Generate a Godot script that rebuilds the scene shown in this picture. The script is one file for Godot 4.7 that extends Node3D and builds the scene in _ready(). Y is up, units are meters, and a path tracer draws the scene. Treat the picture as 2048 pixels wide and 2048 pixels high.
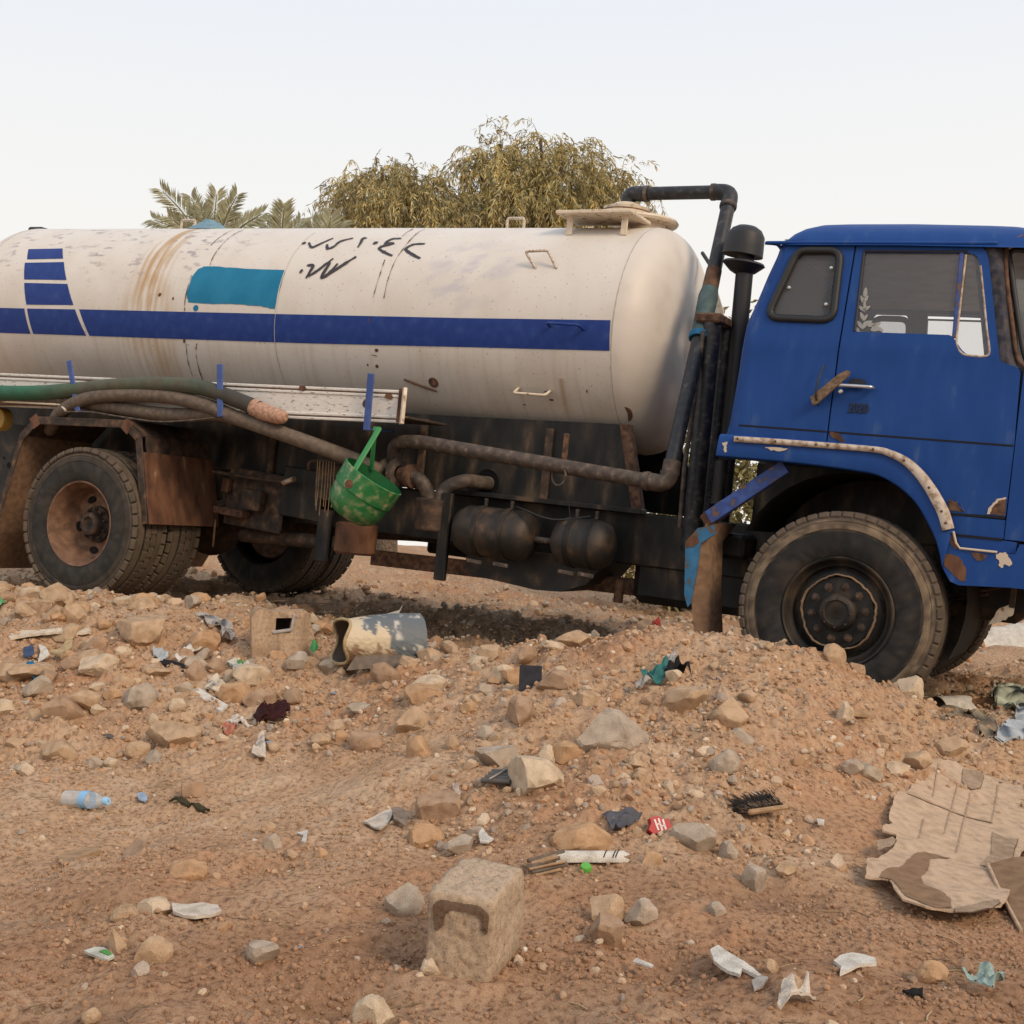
extends Node3D

var M := {}
var used := {}
var tex := {}
var rng := RandomNumberGenerator.new()
var na := FastNoiseLite.new()
var nb := FastNoiseLite.new()
var nc := FastNoiseLite.new()
var nd := FastNoiseLite.new()
var lattice := PackedFloat32Array()
var truck: Node3D

func _ready():
	rng.seed = 4711
	# ---------------------------------------------------------------- camera, sky, sun, exposure
	var cam := Camera3D.new()
	cam.name = "camera"
	cam.fov = 43.853
	cam.near = 0.05
	cam.far = 3000.0
	cam.position = Vector3(0, 1.0, 0)
	cam.rotation_degrees = Vector3(1.77, 0, 0)
	add_child(cam)
	cam.current = true
	var env := Environment.new()
	env.background_mode = Environment.BG_SKY
	var sky := Sky.new()
	var sm := PanoramaSkyMaterial.new()
	sm.panorama = sky_picture()
	sm.energy_multiplier = 0.765
	sky.sky_material = sm
	env.sky = sky
	env.tonemap_mode = Environment.TONE_MAPPER_LINEAR
	env.tonemap_exposure = 1.38
	env.ambient_light_source = Environment.AMBIENT_SOURCE_SKY
	env.sdfgi_enabled = true
	env.ssao_enabled = true
	env.ssil_enabled = true
	var we := WorldEnvironment.new()
	we.name = "world"
	we.environment = env
	add_child(we)
	var sun := DirectionalLight3D.new()
	sun.name = "sun"
	sun.light_energy = 0.5
	sun.light_color = Color(1.0, 0.89, 0.76)
	sun.light_angular_distance = 18.0
	sun.shadow_enabled = true
	add_child(sun)
	sun.look_at_from_position(Vector3(6.0, 6.0, 7.5), Vector3.ZERO)
	# ---------------------------------------------------------------- setting, then the objects
	noises()
	materials()
	build_ground()
	build_truck()
	build_trees()
	build_hung_things()
	build_rocks()
	build_litter()
	build_loose()

func sky_picture() -> ImageTexture:
	var w := 512
	var h := 256
	var im := Image.create(w, h, false, Image.FORMAT_RGBF)
	for y in h:
		var el := 90.0 - (y + 0.5) / h * 180.0
		for x in w:
			var az := (x + 0.5) / w * TAU - PI      # 0 straight ahead (-z)
			var t := clampf(el / 30.0, 0.0, 1.0)
			var low := Color(0.93, 0.885, 0.83)
			var mid := Color(0.875, 0.87, 0.85)
			var high := Color(0.76, 0.81, 0.90)
			var c := low.lerp(mid, smoothstep(0.15, 0.55, t)).lerp(high, smoothstep(0.45, 1.0, t))
			c = c.lerp(Color(0.62, 0.70, 0.86), smoothstep(28.0, 85.0, el))
			# the air is whiter and warmer towards the west
			var wst := clampf(cos(az + 0.75), 0.0, 1.0)
			c = c.lerp(Color(0.93, 0.885, 0.85), 0.55 * wst * wst * (1.0 - smoothstep(8.0, 40.0, el)))
			if el < 0.0:
				c = Color(0.85, 0.80, 0.74)
			im.set_pixel(x, y, c)
	return ImageTexture.create_from_image(im)

# ------------------------------------------------------------------ naming
func numbered(called: String) -> String:
	var k: int = used.get(called, 0)
	used[called] = k + 1
	return called if k == 0 else "%s_%03d" % [called, k]

func thing(called: String, label: String, category: String, group := "", at := Vector3.ZERO, turn := 0.0) -> Node3D:
	var o := Node3D.new()
	o.name = numbered(called)
	add_child(o)
	o.position = at
	o.rotation.y = turn
	tag(o, label, category, group)
	return o

func tag(o: Node, label: String, category: String, group := ""):
	o.set_meta("label", label)
	o.set_meta("category", category)
	if group:
		o.set_meta("group", group)

func part(parent: Node, called: String, mesh: Mesh, m: Material, at := Transform3D()) -> MeshInstance3D:
	var o := MeshInstance3D.new()
	o.name = called
	o.mesh = mesh
	o.material_override = m
	o.transform = at
	parent.add_child(o, true)
	return o

func single(called: String, mesh: Mesh, m: Material, label: String, category: String, group := "", at := Transform3D()) -> MeshInstance3D:
	var o := part(self, numbered(called), mesh, m, at)
	tag(o, label, category, group)
	return o

# ------------------------------------------------------------------ noise and materials
func noise(sd: int, freq: float, oct := 4, type := FastNoiseLite.TYPE_SIMPLEX_SMOOTH, fr := FastNoiseLite.FRACTAL_FBM) -> FastNoiseLite:
	var n := FastNoiseLite.new()
	n.seed = sd
	n.noise_type = type
	n.frequency = freq
	n.fractal_octaves = oct
	n.fractal_type = fr
	return n

func noises():
	na = noise(3, 1.0, 4)
	nb = noise(5, 5.0, 4, FastNoiseLite.TYPE_SIMPLEX_SMOOTH, FastNoiseLite.FRACTAL_RIDGED)
	nc = noise(9, 22.0, 3)
	nd = noise(17, 17.0, 2, FastNoiseLite.TYPE_CELLULAR)
	nd.cellular_return_type = FastNoiseLite.RETURN_DISTANCE2_SUB

func ntex(key: String, sd: int, freq: float, stops: Array, oct := 5, size := 512, type := FastNoiseLite.TYPE_SIMPLEX_SMOOTH, fr := FastNoiseLite.FRACTAL_FBM) -> NoiseTexture2D:
	if tex.has(key):
		return tex[key]
	var t := NoiseTexture2D.new()
	t.width = size
	t.height = size
	t.seamless = true
	t.noise = noise(sd, freq, oct, type, fr)
	var g := Gradient.new()
	var of := PackedFloat32Array()
	var co := PackedColorArray()
	for s in stops:
		of.append(s[0])
		co.append(s[1])
	g.offsets = of
	g.colors = co
	t.color_ramp = g
	tex[key] = t
	return t

func lin(r: float, g: float, b: float) -> Color:
	return Color(r, g, b).linear_to_srgb()

# a surface with a mottled colour (two noise layers), seen in the object's own axes or in the world's
func surf(key: String, t: Texture2D, scale: float, rough: float, opts := {}) -> StandardMaterial3D:
	var m := StandardMaterial3D.new()
	m.resource_name = key
	m.albedo_texture = t
	m.roughness = rough
	m.uv1_triplanar = true
	m.uv1_world_triplanar = opts.get("world", false)
	m.uv1_scale = opts.get("scale3", Vector3.ONE * scale)
	m.albedo_color = opts.get("color", Color.WHITE)
	m.metallic = opts.get("metallic", 0.0)
	m.metallic_specular = opts.get("spec", 0.5)
	if opts.has("bump"):
		m.heightmap_enabled = true
		m.heightmap_texture = opts.get("bump_tex", t)
		m.heightmap_scale = opts.bump
	if opts.has("detail"):
		m.detail_enabled = true
		m.detail_albedo = opts.detail
		m.detail_blend_mode = BaseMaterial3D.BLEND_MODE_MUL
		m.detail_uv_layer = BaseMaterial3D.DETAIL_UV_2
		m.uv2_triplanar = true
		m.uv2_world_triplanar = opts.get("world", false)
		m.uv2_scale = Vector3.ONE * opts.get("detail_scale", 1.0)
	if opts.get("vertex", false):
		m.vertex_color_use_as_albedo = true
	M[key] = m
	return m

func plain(key: String, c: Color, rough: float, opts := {}) -> StandardMaterial3D:
	var m := StandardMaterial3D.new()
	m.resource_name = key
	m.albedo_color = c
	m.roughness = rough
	m.metallic = opts.get("metallic", 0.0)
	if opts.get("vertex", false):
		m.vertex_color_use_as_albedo = true
	if opts.has("backlight"):
		m.backlight_enabled = true
		m.backlight = opts.backlight
	if opts.has("alpha"):
		m.albedo_color.a = opts.alpha
		m.transparency = BaseMaterial3D.TRANSPARENCY_ALPHA
	M[key] = m
	return m

func greys(a: float, b: float) -> Array:
	return [[0.0, Color(a, a, a)], [1.0, Color(b, b, b)]]

func materials():
	var fine := ntex("fine", 11, 0.02, [[0.1, Color(0.60, 0.57, 0.55)], [0.36, Color(0.88, 0.86, 0.85)], [0.62, Color(0.97, 0.97, 0.96)], [0.9, Color(1, 1, 1)]], 6, 1024)  # dark stops paint the shade of tiny crevices into the soil colour
	var grain := ntex("grain", 12, 0.06, [[0.15, Color(0.80, 0.78, 0.76)], [0.5, Color(0.95, 0.95, 0.94)], [0.8, Color(1, 1, 1)]], 5, 512)
	var blotch := ntex("blotch", 13, 0.008, [[0.2, Color(0.86, 0.85, 0.84)], [0.5, Color(0.96, 0.96, 0.96)], [0.75, Color(1, 1, 1)]], 5, 512)
	var rough := ntex("rough", 14, 0.03, [[0.06, Color(0.62, 0.60, 0.58)], [0.22, Color(0.86, 0.85, 0.84)], [0.5, Color(0.95, 0.94, 0.93)], [0.85, Color(1, 1, 1)]], 6, 512)
	surf("soil", fine, 1.6, 1.0, {"world": true, "vertex": true, "detail": grain, "detail_scale": 5.0, "bump": 0.35, "spec": 0.15})
	var rk := {"tan": [0.56, 0.40, 0.265], "grey": [0.50, 0.415, 0.33], "orange": [0.57, 0.365, 0.215], "pale": [0.67, 0.535, 0.39], "brown": [0.46, 0.315, 0.215]}
	var rocky := ntex("rocky", 15, 0.02, [[0.1, Color(0.78, 0.76, 0.74)], [0.42, Color(0.93, 0.92, 0.91)], [0.7, Color(1, 1, 1)]], 6, 512)
	for k in rk:
		var c: Array = rk[k]
		surf("rock_" + k, rocky, 1.7, 0.95, {"color": lin(c[0], c[1], c[2]), "detail": grain, "detail_scale": 7.0, "bump": 0.3, "world": true, "spec": 0.2})
	surf("gravel", grain, 6.0, 1.0, {"vertex": true, "world": true, "spec": 0.2})
	# the truck
	surf("blue_paint", ntex("blue", 21, 0.010, [[0.1, lin(0.009, 0.050, 0.208)], [0.5, lin(0.010, 0.054, 0.224)], [0.76, lin(0.013, 0.060, 0.232)], [0.97, lin(0.045, 0.090, 0.245)]], 6, 512), 0.0, 0.5, {"spec": 0.32, "scale3": Vector3(1.6, 0.5, 1.6)})
	surf("blue_mark", ntex("bluemark", 22, 0.02, [[0.2, lin(0.016, 0.042, 0.20)], [0.6, lin(0.019, 0.050, 0.225)], [0.9, lin(0.035, 0.07, 0.235)]], 5, 512), 1.0, 0.5, {"spec": 0.3})
	surf("cyan_paint", ntex("cyan", 23, 0.015, [[0.2, lin(0.012, 0.165, 0.30)], [0.8, lin(0.022, 0.20, 0.35)]], 5, 256), 1.0, 0.6, {"spec": 0.3})
	surf("post_blue", ntex("postblue", 24, 0.02, [[0.2, lin(0.035, 0.07, 0.24)], [0.8, lin(0.06, 0.11, 0.32)]], 5, 256), 1.5, 0.6)
	var wh := ntex("white", 25, 0.012, [[0.15, lin(0.56, 0.50, 0.43)], [0.45, lin(0.61, 0.56, 0.49)], [0.8, lin(0.64, 0.59, 0.53)]], 6, 512)
	surf("white_paint", wh, 0.8, 0.5)
	var worn := ntex("worn", 26, 0.022, [[0.14, Color(0.24, 0.21, 0.24)], [0.19, Color(0.62, 0.58, 0.55)], [0.24, lin(0.62, 0.58, 0.52)], [0.8, lin(0.70, 0.67, 0.62)]], 6, 512)
	surf("worn_white", worn, 0.0, 0.6, {"scale3": Vector3(1.4, 5.0, 3.0)})
	surf("cream_paint", ntex("cream", 27, 0.03, [[0.15, lin(0.22, 0.12, 0.07)], [0.3, lin(0.62, 0.52, 0.38)], [0.8, lin(0.72, 0.62, 0.48)]], 5, 256), 2.0, 0.6)
	surf("handle_white", ntex("hw", 28, 0.05, [[0.25, lin(0.20, 0.12, 0.08)], [0.4, lin(0.55, 0.47, 0.38)], [0.8, lin(0.66, 0.58, 0.48)]], 4, 256), 4.0, 0.6)
	var dk := ntex("dark", 31, 0.012, [[0.2, lin(0.008, 0.009, 0.009)], [0.5, lin(0.021, 0.019, 0.017)], [0.68, lin(0.05, 0.037, 0.027)], [0.9, lin(0.14, 0.095, 0.06)]], 6, 512)
	surf("dark_steel", dk, 0.0, 0.55, {"scale3": Vector3(0.85, 0.33, 0.85), "spec": 0.4, "detail": grain, "detail_scale": 4.0})
	var brownsteel := ntex("bsteel", 32, 0.014, [[0.2, lin(0.025, 0.018, 0.014)], [0.5, lin(0.055, 0.036, 0.025)], [0.75, lin(0.11, 0.062, 0.036)], [0.95, lin(0.2, 0.13, 0.08)]], 6, 512)
	surf("brown_steel", brownsteel, 1.4, 0.8)
	surf("black_pipe", ntex("bpipe", 33, 0.014, [[0.25, lin(0.008, 0.010, 0.013)], [0.58, lin(0.022, 0.022, 0.024)], [0.74, lin(0.055, 0.048, 0.043)], [0.90, lin(0.20, 0.165, 0.14)]], 6, 512), 2.2, 0.5)
	surf("brown_pipe", ntex("brpipe", 34, 0.014, [[0.25, lin(0.045, 0.034, 0.027)], [0.55, lin(0.075, 0.056, 0.043)], [0.78, lin(0.12, 0.09, 0.067)], [0.92, lin(0.22, 0.17, 0.13)]], 5, 512), 2.0, 0.7)
	surf("rust", ntex("rusty", 35, 0.012, [[0.2, lin(0.075, 0.034, 0.019)], [0.5, lin(0.155, 0.068, 0.036)], [0.78, lin(0.21, 0.105, 0.056)], [0.97, lin(0.42, 0.30, 0.21)]], 7, 512), 0.0, 0.85, {"scale3": Vector3(1.5, 0.6, 1.5), "detail": grain, "detail_scale": 6.0, "bump": 0.15})
	surf("rust_dark", ntex("rustdark", 36, 0.02, [[0.2, lin(0.045, 0.022, 0.014)], [0.5, lin(0.10, 0.05, 0.028)], [0.8, lin(0.16, 0.085, 0.045)]], 6, 512), 1.8, 0.85)
	surf("rim_rust", ntex("rimrust", 37, 0.012, [[0.2, lin(0.11, 0.058, 0.034)], [0.5, lin(0.17, 0.092, 0.054)], [0.8, lin(0.23, 0.135, 0.085)]], 6, 512), 2.0, 0.8)
	surf("rubber", grain, 5.0, 0.75, {"vertex": true, "detail": blotch, "detail_scale": 2.5, "bump": 0.2, "spec": 0.35})
	surf("hose_brown", ntex("hoseb", 38, 0.02, [[0.15, lin(0.09, 0.066, 0.048)], [0.5, lin(0.125, 0.093, 0.068)], [0.85, lin(0.17, 0.13, 0.095)]], 6, 512), 2.0, 0.75)
	surf("hose", grain, 4.0, 0.7, {"vertex": true, "detail": blotch, "detail_scale": 2.0})
	surf("hose_teal", ntex("hoset", 53, 0.02, [[0.2, lin(0.03, 0.06, 0.065)], [0.6, lin(0.055, 0.10, 0.10)], [0.85, lin(0.09, 0.13, 0.13)]], 5, 256), 2.5, 0.7)
	surf("mud_tan", ntex("mudtan", 39, 0.03, [[0.2, lin(0.16, 0.105, 0.065)], [0.8, lin(0.30, 0.20, 0.12)]], 5, 256), 3.0, 0.95)
	surf("flap", ntex("flap", 40, 0.02, [[0.2, lin(0.14, 0.085, 0.052)], [0.5, lin(0.20, 0.12, 0.072)], [0.8, lin(0.25, 0.155, 0.095)]], 6, 512), 1.6, 0.9)
	surf("trim_metal", ntex("trimm", 41, 0.02, [[0.3, lin(0.26, 0.17, 0.10)], [0.48, lin(0.48, 0.40, 0.32)], [0.8, lin(0.56, 0.49, 0.41)]], 5, 256), 3.0, 0.55)
	surf("pillar", ntex("pillar", 42, 0.02, [[0.25, lin(0.014, 0.016, 0.03)], [0.5, lin(0.035, 0.035, 0.045)], [0.68, lin(0.085, 0.065, 0.05)], [0.85, lin(0.03, 0.045, 0.11)]], 5, 256), 3.0, 0.8)
	surf("cab_inside", blotch, 1.0, 0.9, {"color": lin(0.44, 0.45, 0.46)})
	surf("brace_blue", ntex("brace", 43, 0.02, [[0.25, lin(0.14, 0.07, 0.035)], [0.38, lin(0.02, 0.05, 0.20)], [0.8, lin(0.04, 0.085, 0.30)]], 5, 256), 2.0, 0.6)
	surf("flap_blue", ntex("flapblue", 44, 0.02, [[0.25, lin(0.12, 0.06, 0.03)], [0.42, lin(0.02, 0.12, 0.25)], [0.8, lin(0.03, 0.16, 0.31)]], 5, 256), 2.0, 0.6)
	surf("bucket_green", ntex("bgreen", 45, 0.009, [[0.2, lin(0.010, 0.125, 0.030)], [0.58, lin(0.016, 0.165, 0.042)], [0.66, lin(0.10, 0.19, 0.075)], [0.85, lin(0.34, 0.31, 0.165)]], 6, 512), 2.4, 0.5)
	surf("bucket_inside", blotch, 2.0, 0.5, {"color": lin(0.012, 0.13, 0.035)})
	surf("belly", dk, 0.0, 0.6, {"scale3": Vector3(0.8, 0.8, 0.8), "color": lin(1.0, 0.9, 0.8), "detail": grain, "detail_scale": 5.0})
	plain("black", lin(0.006, 0.006, 0.006), 0.9)
	plain("gap", lin(0.004, 0.005, 0.009), 0.9)
	plain("gasket", lin(0.014, 0.014, 0.015), 0.55)
	plain("chrome", lin(0.6, 0.6, 0.6), 0.25, {"metallic": 0.8})
	plain("graffiti", lin(0.035, 0.03, 0.035), 0.6)
	plain("weld_rust", lin(0.10, 0.05, 0.03), 0.85)
	plain("seam", lin(0.40, 0.36, 0.31), 0.7)
	plain("rust_edge", lin(0.55, 0.46, 0.36), 0.8)
	plain("number_paint", lin(0.008, 0.012, 0.03), 0.6)
	plain("sticker_white", lin(0.34, 0.34, 0.33), 0.6)
	plain("sticker_bright", lin(0.68, 0.62, 0.58), 0.6)
	surf("orange_tape", ntex("otape", 55, 0.03, [[0.2, lin(0.22, 0.12, 0.08)], [0.5, lin(0.42, 0.24, 0.155)], [0.8, lin(0.50, 0.31, 0.21)]], 5, 256), 4.0, 0.75)
	plain("yellow_cap", lin(0.48, 0.30, 0.07), 0.6)
	plain("green_paint", lin(0.03, 0.22, 0.06), 0.5)
	var gl := plain("glass", Color(0.75, 0.78, 0.76), 0.05, {"alpha": 0.10})
	gl.metallic_specular = 0.5
	plain("dusty_glass", lin(0.15, 0.15, 0.155), 0.4, {"alpha": 0.5})
	plain("side_glass", lin(0.34, 0.33, 0.32), 0.1, {"alpha": 0.18})
	# litter
	var cl := {"white": [0.72, 0.68, 0.61], "cream": [0.70, 0.60, 0.47], "greenwhite": [0.60, 0.60, 0.52], "black": [0.016, 0.015, 0.015], "palegrey": [0.45, 0.42, 0.39], "paleblue": [0.47, 0.52, 0.57],
		"blue": [0.03, 0.19, 0.40], "darkblue": [0.06, 0.10, 0.20], "yellowish": [0.52, 0.39, 0.22], "pink": [0.58, 0.22, 0.15], "darkred": [0.045, 0.010, 0.009], "offwhite": [0.66, 0.58, 0.49],
		"greybrown": [0.26, 0.21, 0.17], "pinkwhite": [0.66, 0.53, 0.45], "bluewhite": [0.36, 0.48, 0.66], "darkolive": [0.06, 0.05, 0.025], "wood": [0.44, 0.29, 0.17], "teal": [0.36, 0.47, 0.43],
		"greyolive": [0.32, 0.26, 0.18], "palegreen": [0.55, 0.60, 0.48], "red": [0.50, 0.06, 0.05], "bluegrey": [0.11, 0.11, 0.13], "card": [0.60, 0.435, 0.30], "wet": [0.29, 0.18, 0.105], "corr": [0.24, 0.17, 0.115], "crease": [0.48, 0.335, 0.225],
		"darkteal": [0.05, 0.20, 0.19], "concrete": [0.54, 0.415, 0.30], "concrete_grey": [0.46, 0.40, 0.34], "concrete_wet": [0.19, 0.125, 0.085], "breeze": [0.52, 0.38, 0.265], "tile_black": [0.035, 0.035, 0.042], "straw": [0.44, 0.32, 0.19], "rusty_orange": [0.45, 0.27, 0.14]}
	for k in cl:
		var c: Array = cl[k]
		var concrete: bool = k.begins_with("concrete") or k == "breeze"
		surf(k, rough if concrete else blotch, 3.0 if concrete else 4.0, 0.9 if concrete else 0.75, {"color": lin(c[0], c[1], c[2]), "detail": grain, "detail_scale": 6.0, "bump": 0.25 if concrete else 0.05, "spec": 0.3})
	surf("bucket_paint", grain, 6.0, 0.6, {"vertex": true})
	surf("leafy", blotch, 1.0, 0.7, {"vertex": true, "world": true})
	M["leafy"].backlight_enabled = true
	M["leafy"].backlight = Color(0.5, 0.48, 0.3)
	surf("bark", ntex("barkt", 52, 0.03, [[0.2, lin(0.06, 0.045, 0.03)], [0.8, lin(0.18, 0.13, 0.09)]], 5, 256), 2.0, 0.95)
	plain("bottle_clear", lin(0.62, 0.70, 0.74), 0.12, {"alpha": 0.30})
	plain("bottle_label", lin(0.22, 0.45, 0.70), 0.4)
	plain("bottle_cap", lin(0.30, 0.55, 0.78), 0.4)
	plain("carton_red", lin(0.42, 0.035, 0.035), 0.6)
	plain("print_white", lin(0.68, 0.62, 0.58), 0.6)
	plain("bristle", lin(0.03, 0.024, 0.02), 0.8)
	plain("bristle_tip", lin(0.22, 0.14, 0.08), 0.8)
	plain("leaf_green_bright", lin(0.10, 0.38, 0.05), 0.5)
	surf("greenfilm", blotch, 6.0, 0.4, {"color": lin(0.12, 0.36, 0.16)})
	surf("rag_blue", blotch, 6.0, 0.8, {"color": lin(0.17, 0.30, 0.38)})
	surf("wood_wedge", ntex("wedge", 54, 0.03, [[0.2, lin(0.10, 0.065, 0.04)], [0.8, lin(0.24, 0.16, 0.10)]], 4, 256), 4.0, 0.85)
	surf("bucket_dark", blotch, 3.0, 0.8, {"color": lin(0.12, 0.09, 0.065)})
	plain("tube_metal", lin(0.10, 0.09, 0.08), 0.5, {"metallic": 0.3})
	plain("leaf_green", lin(0.06, 0.22, 0.03), 0.6)
	surf("tank_paint", tank_picture(), 1.0, 0.48)
	M["tank_paint"].uv1_triplanar = false
	M["tank_paint"].uv1_scale = Vector3.ONE
	M["tank_paint"].texture_repeat = false

# the white paint of the tank with its dirt, rust runs and rubbed patches; u along the tank from rear to front, v from the crown (0) to the belly (1)
func tank_picture() -> ImageTexture:
	var w := 1280
	var h := 512
	var n1 := noise(61, 0.010, 5)
	var n2 := noise(62, 0.05, 4)
	var n3 := noise(63, 0.03, 3)
	var d := PackedByteArray()
	d.resize(w * h * 3)
	var path := [[0.0, -5.20], [24.0, -5.231], [39.0, -5.21], [50.0, -5.235], [64.0, -5.225], [91.0, -5.20], [107.0, -5.19], [131.0, -5.18], [180.0, -5.18]]
	for y in h:
		var th := (y + 0.5) / h * 180.0
		var cx := -5.2
		for k in path.size() - 1:
			if th >= path[k][0] and th <= path[k + 1][0]:
				cx = lerpf(path[k][1], path[k + 1][1], (th - path[k][0]) / (path[k + 1][0] - path[k][0]))
		var spread := lerpf(0.06, 0.17, smoothstep(22.0, 60.0, th)) + 0.11 * smoothstep(60.0, 110.0, th)
		for x in w:
			var X := lerpf(-6.95, -1.58, (x + 0.5) / w)
			var a := n1.get_noise_2d(x, y)
			var b := n2.get_noise_2d(x, y)
			var c := Color(0.67, 0.625, 0.56)
			c = c.lerp(Color(0.59, 0.535, 0.46), clampf(0.35 + 1.3 * a, 0.0, 1.0) * 0.55)
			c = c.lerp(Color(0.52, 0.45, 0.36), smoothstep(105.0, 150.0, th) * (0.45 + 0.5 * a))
			# fine vertical runs of dirt
			var run := n3.get_noise_2d(x * 1.6, y * 0.10)
			c = c.lerp(Color(0.50, 0.40, 0.30), clampf(run - 0.12, 0.0, 1.0) * 0.75 * smoothstep(60.0, 130.0, th))
			# the rust run that spreads below the rear lifting eye
			var dx := absf(X - cx - 0.02 * a) / spread
			if dx < 1.3 and th > 14.0:
				var k1 := (1.0 - smoothstep(0.25, 1.3, dx)) * clampf(0.55 + 1.1 * n3.get_noise_2d(x * 2.2, y * 0.16) + 0.5 * a, 0.0, 1.0)
				k1 *= lerpf(1.0, 0.5, smoothstep(60.0, 130.0, th))
				c = c.lerp(Color(0.44, 0.265, 0.10), clampf(k1, 0.0, 0.9))
			# dark scuffs round the crown of the rear half
			var sc := clampf((n2.get_noise_2d(x * 0.45, y * 1.2 + 900.0) - 0.20) * 5.0, 0.0, 1.0) * clampf(0.5 + 2.0 * n1.get_noise_2d(x + 300.0, y), 0.0, 1.0)
			sc *= smoothstep(-4.2, -4.9, X) * smoothstep(10.0, 22.0, th) * (1.0 - smoothstep(55.0, 85.0, th))
			c = c.lerp(Color(0.27, 0.23, 0.23), 0.75 * sc)
			# grey rubbed patch beside the numbers
			var px := (X + 2.63) / 0.36
			var py := (th - 64.0) / 24.0
			var pd := px * px + py * py
			if pd < 1.4:
				c = c.lerp(Color(0.50, 0.47, 0.49), clampf(1.2 - pd, 0.0, 1.0) * clampf(0.25 + 1.6 * n2.get_noise_2d(x * 0.35 + y * 0.3, y * 0.6), 0.0, 1.0) * 0.8)
			# specks of chipped paint
			if n2.get_noise_2d(x * 3.1 + 77.0, y * 3.1) > 0.60:
				c = c.lerp(Color(0.14, 0.10, 0.08), 0.7)
			# thin rust run by the front step
			var sx := absf(X + 1.915) / 0.03
			if sx < 1.0 and th > 117.0 and th < 150.0:
				c = c.lerp(Color(0.36, 0.22, 0.10), (1.0 - sx) * 0.7 * (1.0 - smoothstep(120.0, 150.0, th)))
			c = c.linear_to_srgb()
			var i := (y * w + x) * 3
			d[i] = int(clampf(c.r, 0.0, 1.0) * 255.0)
			d[i + 1] = int(clampf(c.g, 0.0, 1.0) * 255.0)
			d[i + 2] = int(clampf(c.b, 0.0, 1.0) * 255.0)
	return ImageTexture.create_from_image(Image.create_from_data(w, h, false, Image.FORMAT_RGB8, d))

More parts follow.
